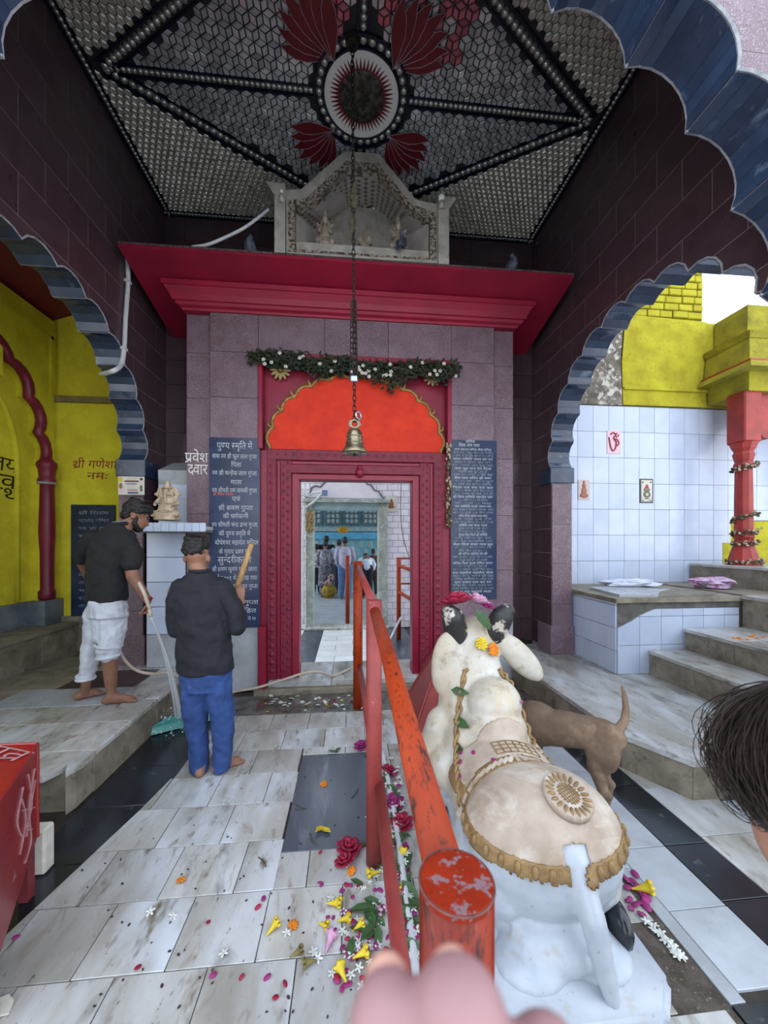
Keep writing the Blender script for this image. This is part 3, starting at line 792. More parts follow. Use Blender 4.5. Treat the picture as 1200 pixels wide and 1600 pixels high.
# rough plaster skin
def rough_patch(name, poly, y0, y1, m, parent, step=.09, amp=.012):
    x0, x1 = min(p[0] for p in poly), max(p[0] for p in poly); z0, z1 = min(p[1] for p in poly), max(p[1] for p in poly)
    nx, nz = int((x1 - x0) / step) + 1, int((z1 - z0) / step) + 1
    vs = [Vector(p) for p in poly]; ed = [(i, (i + 1) % len(poly)) for i in range(len(poly))]
    for i in range(nx + 1):
        for k in range(nz + 1):
            p = (x0 + (x1 - x0) * i / nx + random.uniform(-.02, .02), z0 + (z1 - z0) * k / nz + random.uniform(-.02, .02))
            if inside(p, poly): vs.append(Vector(p))
    V, E, Fc, *_ = delaunay_2d_cdt(vs, ed, [], 0, 1e-5)
    Fc = [f for f in Fc if inside(sum((Vector(V[i]) for i in f), Vector((0, 0))) / 3, poly)]
    nb = len(poly); front = [(x, y1 + (amp * noise.noise(Vector((x * 5, z * 5, 3))) if i >= nb else 0), z) for i, (x, z) in enumerate([tuple(v) for v in V])]
    n = len(V); vs2 = front + [(x, y0, z) for x, z in [tuple(v) for v in V]]
    fs = [tuple(f) for f in Fc] + [tuple(i + n for i in f)[::-1] for f in Fc]
    cnt = {(f[i], f[(i + 1) % 3]) for f in Fc for i in range(3)}
    fs += [(a, b, b + n, a + n) for a, b in cnt if (b, a) not in cnt]
    return add(name, vs2, fs, m, parent, False)
rough_patch('yellow_plaster', [(3.86, 3.58), (8.2, 3.58), (8.2, 4.78), (5.2, 4.80), (5.1, 4.82), (3.90, 4.86), (3.84, 4.2)], YW + .05, YW - .03, m_yel2, rw)
rough_patch('bare_plaster', [(2.76, 3.575), (3.855, 3.575), (3.83, 4.2), (3.88, 4.9), (2.76, 4.9)], YW + .05, YW - .02, m_plast, rw)
box('plaster_ledge', (3.86, YW - .055, 3.79), (5.55, YW - .02, 3.83), m_yel2, rw, .006)
# brick parapet, each brick its own piece
bw = thing('brick_parapet', 'yellow-painted brick parapet rising above the plastered wall', 'wall', (4.5, YW, 4.85))
box('mortar_core', (2.76, YW + .01, 4.70), (5.12, YW + .2, 5.75), mat('yellow_mortar', '8d8414', '6c6418', 8, rough=.95), bw)
random.seed(11); z = 4.86; row = 0
while z < 5.72:
    x = 3.1 + (.12 if row % 2 else 0)
    while x < 5.05:
        L = random.uniform(.19, .26); x1 = min(x + L, 5.11)
        box('brick', (x + .008, YW - .02 + random.uniform(-.006, .006), z + .008), (x1 - .004, YW + .05, z + .098), m_yel2, bw, .008); x = x1
    z += .107; row += 1
# printed ceramic tiles set in the wall
def pic_tile(name, label, x0, z0, w, h, base):
    t = thing(name, label, 'tile', (x0 + w / 2, YW - .014, z0)); box('ceramic', (x0, YW - .022, z0), (x0 + w, YW - .012, z0 + h), base, t, .001); return t
m_mage = mat('pinkish_tile', 'd9b9c4', rough=.3); m_mag = mat('magenta_glaze', '9c1f3c', rough=.4); m_sage = mat('olive_glaze', '5b5a3c', rough=.4)
a = aty(947, 709, YW); t = pic_tile('symbol_tile', 'pale tile with a large dark red Om sign on the white wall', a.x, a.z, .205, .325, m_mage)
Y_ = YW - .024
def stroke(pts, r_, m_, par, nm='glaze_stroke', n=5): MB().tube(spline(pts, 5), r_, 6).build(nm, m_, par, True)
cx, cz = a.x + .10, a.z + .16
stroke([(cx - .05, Y_, cz + .11), (cx - .01, Y_, cz + .135), (cx + .03, Y_, cz + .10), (cx - .005, Y_, cz + .06), (cx + .035, Y_, cz), (cx + .02, Y_, cz - .09), (cx - .02, Y_, cz - .12), (cx - .05, Y_, cz - .06), (cx - .075, Y_, cz + .07)], .011, m_mag, t)
stroke([(cx + .02, Y_, cz + .05), (cx + .06, Y_, cz + .03), (cx + .075, Y_, cz - .02), (cx + .05, Y_, cz - .05)], .009, m_mag, t)
stroke([(cx + .01, Y_, cz + .09), (cx + .05, Y_, cz + .075), (cx + .075, Y_, cz + .11)], .008, m_mag, t); MB().ell((cx + .045, Y_, cz + .125), (.012, .004, .012), 8).build('glaze_dot', m_mag, t, True)
a = aty(998, 786, YW); t = pic_tile('symbol_tile', 'dark-bordered tile with a red and black holy pot on the white wall', a.x, a.z, .205, .345, mat('dark_border_glaze', '3b3f4a', rough=.35))
box('panel', (a.x + .02, YW - .025, a.z + .02), (a.x + .185, YW - .02, a.z + .325), m_offw, t)
cx, cz = a.x + .1025, a.z + .17; f = lambda x, z, d: (x, d, z)
MB().prism([(cx + .055 * cos(k * pi / 8), cz - .05 + .045 * sin(k * pi / 8)) for k in range(16)], f, YW - .029, YW - .025).build('pot', m_sage, t)
MB().prism([(cx + .022 * cos(k * pi / 8), cz - .05 + .022 * sin(k * pi / 8)) for k in range(16)], f, YW - .032, YW - .029).build('pot_emblem', m_offw, t)
MB().prism([(cx - .05, cz + .03), (cx - .04, cz - .005), (cx + .04, cz - .005), (cx + .05, cz + .03), (cx, cz + .02)], f, YW - .029, YW - .025).build('pot_leaves', m_sage, t)
MB().prism([(cx - .035, cz + .03), (cx + .035, cz + .03), (cx + .02, cz + .07), (cx, cz + .10), (cx - .02, cz + .07)], f, YW - .030, YW - .025).build('coconut', m_mag, t)
MB().prism([(cx - .03, cz - .10), (cx + .03, cz - .10), (cx + .035, cz - .115), (cx - .035, cz - .115)], f, YW - .029, YW - .025).build('pot_foot', m_sage, t)
for sx in (-1, 1):
    for sz in (-.135, .125): MB().ell((cx + sx * .06, YW - .027, cz + sz), (.014, .004, .010), 8).build('corner_mark', m_sage, t)
a = aty(902, 781, YW); t = pic_tile('symbol_tile', 'beige tile with a small seated orange figure beside the pier', a.x, a.z, .17, .28, mat('beige_tile', 'c3b3b0', rough=.4))
m_or2 = mat('orange_glaze', 'a86a4e', '8a4f3c', 40, rough=.4)
cx, cz = a.x + .085, a.z + .02
for zz, rx, rz in ((.04, .065, .035), (.10, .042, .06), (.175, .028, .032), (.22, .016, .03)): MB().ell((cx, YW - .023, cz + zz), (rx, .006, rz), 12).build('figure_print', m_or2, t, True)
# pavilion with a turned red pillar and a yellow canopy
m_pav = mat('red_oxide_paint', 'a3302a', '84241f', 5, rough=.5, spot=('5c1a17', 12, .64, .8), bump=.2)
pv = thing('pavilion', 'small pavilion with a turned red pillar and yellow stone canopy', 'pavilion', (5.3, 4.5, 1.33))
pc = aty(1162, 880, 4.50)
def pillar(x, y):
    MB().lathe([(.17, 1.33), (.17, 1.38), (.13, 1.52), (.105, 1.60), (.095, 1.66), (.115, 1.70), (.10, 1.76), (.098, 2.2), (.092, 2.60), (.11, 2.66), (.092, 2.70), (.105, 2.74), (.118, 2.80), (.10, 2.84), (.125, 2.88), (.15, 2.95)], (x, y, 0), 10).build('pillar', m_pav, pv)
    box('capital_block', (x - .125, y - .125, 2.95), (x + .125, y + .125, 3.62), m_pav, pv, .015)
for x in (pc.x, pc.x + 1.55): pillar(x, 4.50)
arc = [(pc.x + .15, 3.62)] + [(pc.x + .15 + a_, z_) for a_, z_ in ((0, 3.08), (.04, 3.02), (.12, 3.0), (.18, 3.06), (.19, 3.14), (.25, 3.16), (.29, 3.24), (.30, 3.32), (.38, 3.36), (.5, 3.44), (.62, 3.47))] + [(pc.x + .77, 3.62)]
MB().prism(arc, lambda x, z, d: (x, d, z), 4.42, 4.58).build('bracket', m_pav, pv)
MB().prism([(2 * pc.x + 1.55 - x, z) for x, z in arc], lambda x, z, d: (x, d, z), 4.42, 4.58).build('bracket', m_pav, pv)
m_can = mat('mossy_yellow_stone', 'a29a24', '7e7824', 5, rough=.95, bump=.8, bscale=25, spot=('4c4a2a', 12, .62, .78))
def canopy(ov, z0, z1, m, nm, sl=0):
    x0, x1, y0, y1 = pc.x - ov, pc.x + 1.55 + ov, 4.50 - ov - .05, 4.90
    vs = boxv((x0 + sl, y0 + sl, z0), (x1 - sl, y1, z0 + .0001)); vs = boxv((x0 + sl, y0 + sl, z0), (x1 - sl, y1, z1)); vs[4:] = [(x0, y0, z1), (x1, y0, z1), (x1, y1, z1), (x0, y1, z1)]
    add(nm, vs, BF, m, pv)
canopy(.12, 3.60, 3.84, m_can, 'canopy_beam', .02); canopy(.24, 3.84, 3.92, m_can, 'canopy_drip', -.03)
canopy(.22, 3.92, 3.955, m_pav, 'canopy_red_line'); canopy(.14, 3.955, 4.26, m_can, 'canopy_fascia', -.03); canopy(.18, 4.26, 4.34, m_can, 'canopy_cornice', .03); canopy(.0, 4.34, 4.78, m_can, 'canopy_attic')
# withered garlands wound round the pillar
random.seed(21)
m_dry = mat('withered_leaf', '55503a', '3a3626', 20, rough=.9); m_dry2 = mat('withered_petal', 'b8a58c', '8c6f5f', 20, rough=.9)
for z0, z1, lab in ((2.58, 2.70, 'highest withered garland, slanting round the neck of the red pillar'), (1.92, 2.05, 'slanting withered garland round the middle of the red pillar'), (1.60, 1.64, 'withered garland ring just above the flared foot of the red pillar'), (1.36, 1.40, 'lowest withered garland lying round the base of the red pillar'), (1.74, 1.78, 'level withered garland ring third from the foot of the red pillar')):
    g = thing('withered_garland', lab, 'garland', (pc.x, 4.5, z0), 'garlands on the red pillar')
    P = []
    for k in range(17):
        a = -2.6 + 5.2 * k / 16 - pi / 2; rr = .125 if z0 > 1.5 else .18; P.append((pc.x + rr * cos(a), 4.5 + rr * sin(a), z0 + (z1 - z0) * k / 16))
    MB().tube(P, .012, 5).build('string', m_dry, g)
    mb, mc = MB(), MB()
    for p in P:
        for _ in range(3):
            q = Vector(p) + Vector((random.uniform(-.02, .02), random.uniform(-.03, 0), random.uniform(-.03, .03)))
            (mb if random.random() < .6 else mc).ell(q, (random.uniform(.012, .03), .012, random.uniform(.01, .02)), 6)
    mb.build('leaves', m_dry, g)['kind'] = 'stuff'; mc.build('petals', m_dry2, g)['kind'] = 'stuff'
# litter on the bench
def crumple(name, c, r_, m, label, cat, seed):
    random.seed(seed); mb = MB().ell(c, r_, 14); o = None
    vs = []
    for v_ in mb.v:
        p = Vector(v_); d = (p - Vector(c)); n_ = noise.noise(p * 14 + Vector((seed, 0, 0))) * .6 + noise.noise(p * 33) * .35
        vs.append(Vector(c) + d * (1 + n_))
    o = add(name, vs, mb.f, m); return tag(o, label, cat)
m_bag = mat('thin_white_plastic', 'd6dbe6', 'bcc4d4', 14, rough=.25); m_cloth = mat('lilac_print_cloth', 'b9a4c0', '9b5f86', 16, rough=.8, contrast=(.5, .56))
crumple('plastic_bag', (3.62, 4.5, 1.10), (.34, .17, .05), m_bag, 'crumpled clear plastic bag lying on the tiled bench', 'bag', 2)
crumple('crumpled_cloth', (4.50, 4.20, 1.13), (.24, .14, .07), m_cloth, 'crumpled lilac printed cloth at the end of the tiled bench', 'cloth', 4)
for k in range(9):
    p = atz(1150 + k * 5 + random.uniform(-4, 4), 1000 + random.uniform(-4, 3) - k * .8, .725)
    o = MB().ell(p, (.022, .012, .008), 6).build('marigold_crumb', mat('marigold_orange', 'd98a1c', 'c4660f', 40, rough=.8)); tag(o, 'orange marigold crumb scattered on the second stair', 'petal', 'orange crumbs on the stair')

# ================================================================ gateway block
FY = 4.20
gate = thing('gateway', 'speckled maroon granite gateway block framing the crimson doorway', 'gateway', (XC, FY, 0))
GX0, GX1, DX0, DX1 = -1.78, 1.94, -1.00, 1.17
for a, b in ((GX0, DX0), (DX1, GX1)): box('pier_core', (a + .01, FY + .07, 0), (b - .01, YB, 4.3), m_purple, gate)
box('lintel_core', (DX0 - .02, FY + .07, 3.72), (DX1 + .02, YB, 4.3), m_purple, gate)
zc = [.0, .72, 1.30, 1.95, 2.62, 3.22, 3.72, 4.14]
for i in range(7):
    for a, b, y, in ((-1.51, DX0 - .004, FY), (DX1 + .004, 1.68, FY), (GX0, -1.514, FY + .06), (1.684, GX1, FY + .06)):
        mm = m_marble2 if i == 0 else m_purple
        box('granite_panel', (a, y, zc[i] + .002), (b, y + .09, zc[i + 1] - .002), mm, gate, .002)
for x0, x1 in ((-1.0, -.28), (-.276, .44), (.444, 1.17)): box('granite_panel', (x0, FY, 3.722), (x1, FY + .08, 4.138), m_purple, gate, .002)
for y0, y1 in ((4.30, 4.84),):
    for i in range(1, 7): box('granite_panel', (GX0 - .004, y0, zc[i] + .002), (GX0 + .01, y1, zc[i + 1] - .002), m_purple, gate)
    for i in range(1, 7): box('granite_panel', (GX1 - .01, y0, zc[i] + .002), (GX1 + .004, y1, zc[i + 1] - .002), m_purple, gate)
# white sign painted on the left pilaster
sg = thing('painted_words', 'white Hindi words painted on the left granite pilaster', 'lettering', (-1.65, FY + .055, 2.4))
text('प्रवेश', aty(307, 722, FY + .055), u, v, .16, m_white, sg, .245, split=True); text('द्वार', aty(309, 741, FY + .055), u, v, .17, m_white, sg, .21, split=True)

# ---- crimson carved door frame
df = thing('door_frame', 'crimson carved door frame with stepped mouldings', 'door frame', (.08, FY, .12))
OX0, OX1, OZ = -.56, .72, 2.335
bars = [(DX0, -.90, .02, m_red), (-.90, -.80, -.03, m_reddk), (-.80, -.76, .0, m_red), (-.76, -.64, -.015, m_reddk), (-.64, OX0, .015, m_red)]
for x0, x1, dy, mm in bars:
    for s in (0, 1):
        a, b = (x0, x1) if s == 0 else (.16 - x1, .16 - x0)
        if s and x0 == DX0: b = DX1
        box('jamb_moulding', (a, FY + dy, .12), (b, FY + .20, 2.66), mm, df, .006)
for z0, z1, dy, mm in ((OZ, 2.40, .015, m_red), (2.40, 2.50, -.015, m_reddk), (2.50, 2.54, .0, m_red), (2.54, 2.66, -.03, m_reddk)):
    box('header_moulding', (OX0 - .02 if z0 < 2.4 else -.76 if z0 < 2.5 else -.9, FY + dy - .002, z0), (.72 + .02 if z0 < 2.4 else .92 if z0 < 2.5 else 1.06, FY + .20, z1), mm, df, .006)
# carved lozenges on the jambs and header
loz = MB()
def lozenge(x, z, w, h, y):
    loz.add([(x - w, y, z), (x, y, z - h), (x + w, y, z), (x, y, z + h), (x, y - .009, z)], [(0, 1, 4), (1, 2, 4), (2, 3, 4), (3, 0, 4)])
for k in range(26):
    z = .22 + k * .09
    for x in (-.85, 1.01): lozenge(x, z, .040, .042, FY - .0295)
    for x in (-.70, .86):
        lozenge(x - .025, z, .02, .03, FY - .014); lozenge(x + .025, z + .045, .02, .03, FY - .014)
for k in range(20): lozenge(-.78 + k * .09, 2.60, .042, .042, FY - .029)
o = loz.build('carved_lozenges', m_reddk, df); o['kind'] = 'stuff'
MB().ell((.115, FY - .01, 2.42), (.05, .05, .06), 10).ell((.115, FY - .03, 2.47), (.03, .03, .03), 8).build('centre_boss', m_red, df, True)
box('corner_pipe_box', (-.985, FY - .10, .02), (-.90, FY - .005, .72), m_red, df, .01)
# crimson panel above and orange scalloped tympanum
tp = thing('tympanum', 'orange-red scalloped fan panel with gilt edge above the doorway', 'tympanum', (.09, FY, 2.66))
box('crimson_panel', (DX0 + .002, FY + .10, 2.66), (DX1 - .002, FY + .2, 3.70), m_red, tp)
for lo, hi in (((DX0, FY - .03, 2.66), (DX0 + .05, FY + .1, 3.71)), ((DX1 - .05, FY - .03, 2.66), (DX1, FY + .1, 3.71)), ((DX0, FY - .035, 3.66), (DX1, FY + .1, 3.72))): box('panel_border', lo, hi, m_red, tp, .006)
box('green_board', (DX0 + .08, FY + .02, 3.57), (DX1 - .08, FY + .05, 3.65), mat('faded_green_board', '2e4a44', '22382f', 8, rough=.8), tp)
fan = scallops(.97, .80, 13, .09, 2.70, 5, .24)
poly = [(-.88, 2.655)] + fan + [(1.06, 2.655)]
MB().prism(poly, lambda x, z, d: (x, d, z), FY + .03, FY + .11).build('orange_fan', m_orange, tp)
MB().tube([(x, FY + .03, z) for x, z in [(-.88, 2.655)] + fan + [(1.06, 2.655)]], .020, 6).build('gilt_edge', m_gold, tp, True)
cus = fan[::5]
for i, (x, z) in enumerate(cus):
    if i in (0, 6, 7, 13): continue
    d = Vector((x - .09, z - 2.70)).normalized(); P = [(x, FY + .03, z), (x + d.x * .05, FY + .02, z + d.y * .05 + .01), (x + d.x * .05, FY + .02, z + d.y * .06 + .045)]
    MB().tube(spline(P, 4), [.022, .02, .018, .016, .014, .012, .010, .007, .003], 6).build('flame_finial', m_gold, tp, True)
for px_, py_ in ((438, 578), (676, 588)):
    c = aty(px_, py_, FY + .06); g = thing('rosette', 'gilt flower rosette at the upper %s corner of the crimson panel' % ('left' if px_ < 500 else 'right'), 'rosette', c, 'gilt rosettes')
    MB().ell(c, (.03, .03, .03), 10).build('centre', m_gold, g, True)
    for k in range(12):
        a = 2 * pi * k / 12; M = Matrix.Rotation(-a, 3, 'Y')
        MB().ell(c + Vector((.075 * cos(a), 0, .075 * sin(a))), (.048, .018, .018), 8, M).build('petal', mat('pale_gilt', 'b9a578', '94804e', 25, rough=.6), g, True)
# dried garland hung over the panel
random.seed(31)
gl = thing('leaf_garland', 'dried green leaf garland with small white flowers above the doorway', 'garland', (.1, FY - .03, 3.6))
m_leaf = mat('dark_dry_leaf', '2f3a26', '1d2618', 12, rough=.8, spot=('4a5a3a', 30, .6, .7)); m_fl = mat('white_blossom', 'd5d0c8', 'b9b2a8', 30, rough=.7)
lf = MB()
def leaf_into(mb, p, d, n_, L, W):
    d = d.normalized(); s = d.cross(n_).normalized(); n_ = s.cross(d)
    mb.add([p, p + d * L * .5 + s * W + n_ * L * .06, p + d * L, p + d * L * .5 - s * W + n_ * L * .06, p + d * L * .5 - n_ * L * .05], [(0, 1, 4), (1, 2, 4), (2, 3, 4), (3, 0, 4)])
def gz(t): return 3.66 + .02 * sin(t * 9) - (.03 if t > .5 else 0)
gp = []
for k in range(1700):
    t = random.random(); x = -1.08 + 2.32 * t
    dep = (.20 * (1 - .5 * abs(sin(t * 9.5))) if .12 < t < .95 else .08); dep *= (1.7 if t > .47 else 1.35)
    if .44 < t < .47: dep *= .4
    p = Vector((x, FY - .05 + random.uniform(-.05, .03), gz(t) - random.random() * dep + .04))
    leaf_into(lf, p, Vector((random.uniform(-1, 1), random.uniform(-.6, .2), random.uniform(-1, .5))), Vector((0, -1, .3)), random.uniform(.035, .07), random.uniform(.010, .019))
lf.build('foliage', m_leaf, gl)['kind'] = 'stuff'
MB().tube(spline([(-1.08, FY - .04, 3.66), (-.5, FY - .045, 3.61), (.1, FY - .045, 3.65), (.7, FY - .045, 3.58), (1.24, FY - .04, 3.63)], 6), .015, 6).build('stem', m_dry, gl)
for k in range(34):
    t = random.uniform(.05, .98); p = Vector((-1.08 + 2.32 * t, FY - .10, gz(t) - random.random() * .16)); mb = MB()
    for j in range(5):
        a = 2 * pi * j / 5; mb.ell(p + Vector((.012 * cos(a), 0, .012 * sin(a))), (.011, .006, .009), 6)
    mb.build('blossom', m_fl, gl)
g2 = thing('withered_garland', 'withered brown flower string hanging down the right door jamb', 'garland', (1.16, FY - .04, 2.0))
mb = MB(); mc = MB()
for k in range(150):
    p = Vector((1.135 + random.uniform(-.03, .02), FY - .04 + random.uniform(-.03, .01), 2.75 - random.random() ** 1.3 * .95)); (mb if k % 3 else mc).ell(p, (random.uniform(.008, .018), .01, random.uniform(.01, .025)), 6)
mb.build('leaves', m_dry, g2)['kind'] = 'stuff'; mc.build('petals', m_dry2, g2)['kind'] = 'stuff'
MB().tube([(1.135, FY - .03, 2.75), (1.13, FY - .035, 1.8)], .008, 5).build('string', m_dry, g2)

# ---- inscribed plaques on either side of the door
m_eng = mat('white_engraving', 'c9cfd6', 'a2abb6', 40, rough=.7)
def plaque(label, p0, p1, lines, th_, ms):
    a, b = aty(p0[0], p0[1], FY - .02), aty(p1[0], p1[1], FY - .02)
    x0, x1, z0, z1 = a.x, b.x, b.z, a.z
    t = thing('memorial_plaque', label, 'plaque', ((x0 + x1) / 2, FY, z0)); box('stone', (x0, FY - .022, z0), (x1, FY - .001, z1), bp_, t, .002)
    for s, pyy, fr, sz, m_ in lines:
        if fr is None: continue
        zz = aty((p0[0] + p1[0]) / 2, pyy, FY).z; w = (x1 - x0) * fr[1]; cx = x0 + (x1 - x0) * fr[0]
        text(s, (cx, FY - .024, zz), u, v, sz, m_, t, w)
    return t
m_engr = mat('red_added_lettering', 'd86a5c', rough=.7)
plaque('blue-black plaque with white Hindi memorial lines left of the door', (327, 683), (406, 980), [
    ('पुण्य स्मृति में', 702, (.50, .70), .10, m_eng), ('बाबा स्व श्री फूल लाल गुप्ता', 717, (.50, .88), .070, m_eng), ('पिता', 730, (.53, .20), .072, m_eng),
    ('स्व श्री कन्हैया लाल गुप्ता', 743, (.5, .88), .070, m_eng), ('माता', 757, (.53, .22), .072, m_eng), ('स्व श्रीमती राम जानकी गुप्ता', 770, (.5, .88), .070, m_eng),
    ('श्री विजय भगवान', 775, (.28, .40), .045, m_engr), ('एवं', 783, (.53, .16), .072, m_eng), ('श्री श्रवण गुप्ता', 797, (.52, .68), .072, m_eng),
    ('की धर्मपत्नी', 810, (.52, .50), .072, m_eng), ('स्व श्रीमती चन्द्र प्रभा गुप्ता', 823, (.5, .9), .068, m_eng), ('की पुण्य स्मृति में', 837, (.5, .62), .072, m_eng),
    ('बोधेश्वर महादेव मन्दिर', 851, (.54, .86), .072, m_eng), ('के मुख्य द्वार का', 865, (.5, .62), .072, m_eng), ('सुन्दरीकरण', 879, (.5, .66), .10, m_eng),
    ('श्री श्रवण कुमार गुप्ता द्वारा', 892, (.5, .88), .068, m_eng), ('मई २००१ में कराया गया', 906, (.52, .86), .072, m_eng), ('श्री भूदयाल शंकर गुप्ता', 919, (.55, .82), .068, m_eng),
    ('श्री राज गुप्ता', 944, (.6, .74), .068, m_eng), ('बाबू पंडित', 957, (.6, .66), .068, m_eng), ('कानपुर २०', 969, (.6, .66), .068, m_eng), ], .08, m_eng)
WORDS = 'श्री राम नाम भजन कर मन गुप्ता लाल महादेव मन्दिर दान सेवा भवन नगर शिव जय पुत्र स्व माता पिता देव भक्त जन समिति सचिव सदस्य'.split()
random.seed(17); L2 = [('सचिव', 693, (.42, .2), .045, m_eng), ('शिव जय नाम', 699, (.4, .45), .05, m_eng)]
for k in range(46): L2.append((' '.join(random.choice(WORDS) for _ in range(random.choice((4, 5, 5)))), 705 + k * 4.9, (.48, random.choice((.86, .8, .88, .62))), .036, m_faint if k % 3 else m_eng))
plaque('dark plaque covered with fine engraved lines right of the door', (704, 687), (776, 936), L2, .04, m_eng)

# ---- crimson cornice slab
co = thing('red_cornice', 'broad crimson cornice slab projecting over the gateway', 'cornice', (XC, 4.0, 4.1))
prof = [(3.75, 4.485), (3.75, 4.45), (4.47, 4.27), (4.84, 4.18), (4.84, 4.50)]
MB().prism(prof, lambda y, z, d: (d, y, z), XL + .09, XR - .10).build('slab', m_red2, co)
mo = [(4.84, 4.14), (4.185, 4.14), (4.175, 4.16), (4.14, 4.175), (4.125, 4.20), (4.105, 4.205), (4.085, 4.255), (4.04, 4.31), (4.025, 4.315), (4.02, 4.36), (4.84, 4.30)]
n = len(mo); vs = []
for sx, X0 in ((-1, GX0), (1, GX1)):
    for y, z in mo: vs.append((X0 + sx * max(0, (4.20 - y)) * .9 if y < 4.5 else X0 + sx * .0, y, z))
add('moulding', vs, [tuple(range(n)), tuple(range(n, 2 * n))] + [(i, (i + 1) % n, (i + 1) % n + n, i + n) for i in range(n)], m_red2, co)
m_dust = mat('grimy_edge', '6e5a5c', '3c3032', 40, rough=.95, bump=.6)
box('grimy_lip', (XL + .09, 3.742, 4.478), (XR - .10, 3.80, 4.495), m_dust, co)

# ---- white shrine standing on the cornice
SY = 3.80
sh = thing('rooftop_shrine', 'white tiled shrine niche standing on the crimson cornice', 'shrine', (.14, SY, 4.49))
m_shr = mat('grimy_white_marble', 'b9b5ac', '97938a', 8, rough=.5, vein=('6f6b64', 6, .6, .8)); m_bord = mat('printed_border_tile', 'a59d90', '4e4034', 34, rough=.4, contrast=(.46, .54))
def S(px_, py_, y=SY): p = aty(px_, py_, y); return (p.x, p.z)
outer = [S(433, 398), S(433, 296), S(470, 296), S(538, 236), S(592, 240), S(650, 312), S(697, 322), S(697, 412)]
inn = [S(461, 390), S(461, 322), S(483, 320), S(543, 262), S(590, 265), S(640, 325), S(672, 340), S(672, 404)]
def ringpoly(o_, i_, y0, y1, nm, m_, par):
    n = len(o_); vs = [(x, y, z) for y in (y0, y1) for pl in (o_, i_) for x, z in pl]; fs = []
    for k in range(n):
        j = (k + 1) % n
        fs += [(k, j, n + j, n + k), (2 * n + k, 3 * n + k, 3 * n + j, 2 * n + j), (k, 2 * n + k, 2 * n + j, j), (n + k, n + j, 3 * n + j, 3 * n + k)]
    return add(nm, vs, fs, m_, par)
midp = [(a[0] + (b[0] - a[0]) * .62, a[1] + (b[1] - a[1]) * .62) for a, b in zip(outer, inn)]
ringpoly(outer, midp, SY, SY + .10, 'front_frame', m_shr, sh)
ringpoly(midp, inn, SY - .006, SY + .09, 'border_tiles', m_bord, sh)
bk = [S(x, y, 4.5) for x, y in ((500, 385), (505, 372), (508, 350), (546, 322), (586, 324), (618, 352), (622, 375), (630, 398))]
bk = [(p[0], max(p[1], 4.5)) for p in bk]
m_vault = mat('white_vault_tile', 'cfc9c6', 'bdb6b2', 6, rough=.35)
vs = [(x, SY + .08, z) for x, z in inn] + [(x, 4.5, z) for x, z in bk]; n = len(inn)
add('vault_lining', vs, [(k, (k + 1) % n, n + (k + 1) % n, n + k) for k in range(n)], m_vault, sh)
MB().prism(bk, lambda x, z, d: (x, d, z), 4.5, 4.53).build('back_panel', m_shr, sh)
MB().prism(outer, lambda x, z, d: (x, d, z), 4.54, 4.6).build('rear_wall', m_shr, sh)
SFZ = aty(570, 392, 3.88).z
box('shrine_floor', (inn[0][0] + .01, SY + .02, 4.49), (inn[-1][0] - .01, 4.5, SFZ - .002), m_shr, sh)
m_inl = mat('brown_lozenge_inlay', '7b6a64', rough=.5); inl = MB()
for k in range(1, 6):
    A, B, D, E_ = Vector(vs[k]), Vector(vs[(k + 1) % n]), Vector(vs[n + k]), Vector(vs[n + (k + 1) % n])
    nu = max(2, int((B - A).length / .075)); nvv = 7
    nr = (B - A).cross(D - A).normalized()
    if nr.dot(Vector((.1, 4.1, 4.9)) - A) < 0: nr = -nr
    for i in range(nu):
        for j in range(nvv):
            s, t = (i + .5) / nu, (j + .5 + (.5 if i % 2 else 0)) / (nvv + .5)
            q = lambda a, b: (A * (1 - a) + B * a) * (1 - b) + (D * (1 - a) + E_ * a) * b
            ds, dt = .36 / nu, .36 / nvv
            inl.add([q(s - ds, t) + nr * .003, q(s, t - dt) + nr * .003, q(s + ds, t) + nr * .003, q(s, t + dt) + nr * .003], [(0, 1, 2, 3)])
inl.build('lozenge_inlay', m_inl, sh)['kind'] = 'stuff'
for sx, pts in ((-1, ((433, 398), (447, 398), (447, 312), (418, 292), (418, 308))), (1, ((697, 412), (684, 410), (684, 330), (710, 318), (710, 336)))):
    MB().prism([S(*p) for p in (pts[0], pts[1], pts[2])] , lambda x, z, d: (x, d, z), SY - .03, SY + .02).build('corner_post', m_shr, sh)
for (x0, x1, zb, zt, sx) in ((S(430, 398)[0], S(447, 398)[0], 4.49, S(440, 312)[1], -1), (S(683, 410)[0], S(700, 410)[0], 4.50, S(690, 332)[1], 1)):
    box('side_post', (x0, SY - .05, zb), (x1, SY + .16, zt), m_shr, sh, .004)
    e = .08 * sx
    vs_ = boxv((x0, SY - .05, zt), (x1, SY + .16, zt + .12))
    vs_ = [(x + (e if (zz > zt + .01 and ((sx < 0 and x == x0) or (sx > 0 and x == x1))) else 0), yy, zz) for x, yy, zz in vs_]
    add('flared_cap', vs_, BF, m_shr, sh)
# bulbs on the shrine posts
m_bulb = mat('frosted_bulb', 'e6e6e4', rough=.25); m_hold = mat('bulb_holder', 'b5b2ab', rough=.5)
for px_, py_, lab in ((440, 302, 'bare holder bulb on the left post of the rooftop shrine'), (690, 312, 'round white bulb on the right post of the rooftop shrine')):
    c = aty(px_, py_ + 8, SY - .07); b_ = thing('light_bulb', lab, 'bulb', c)
    MB().lathe([(.024, -.03), (.026, 0), (.022, .035)], c, 12).build('holder', m_hold, b_, True)
    MB().ell(c + Vector((0, 0, .07)), .036 if px_ > 600 else .02, 14).build('globe', m_bulb, b_, True)

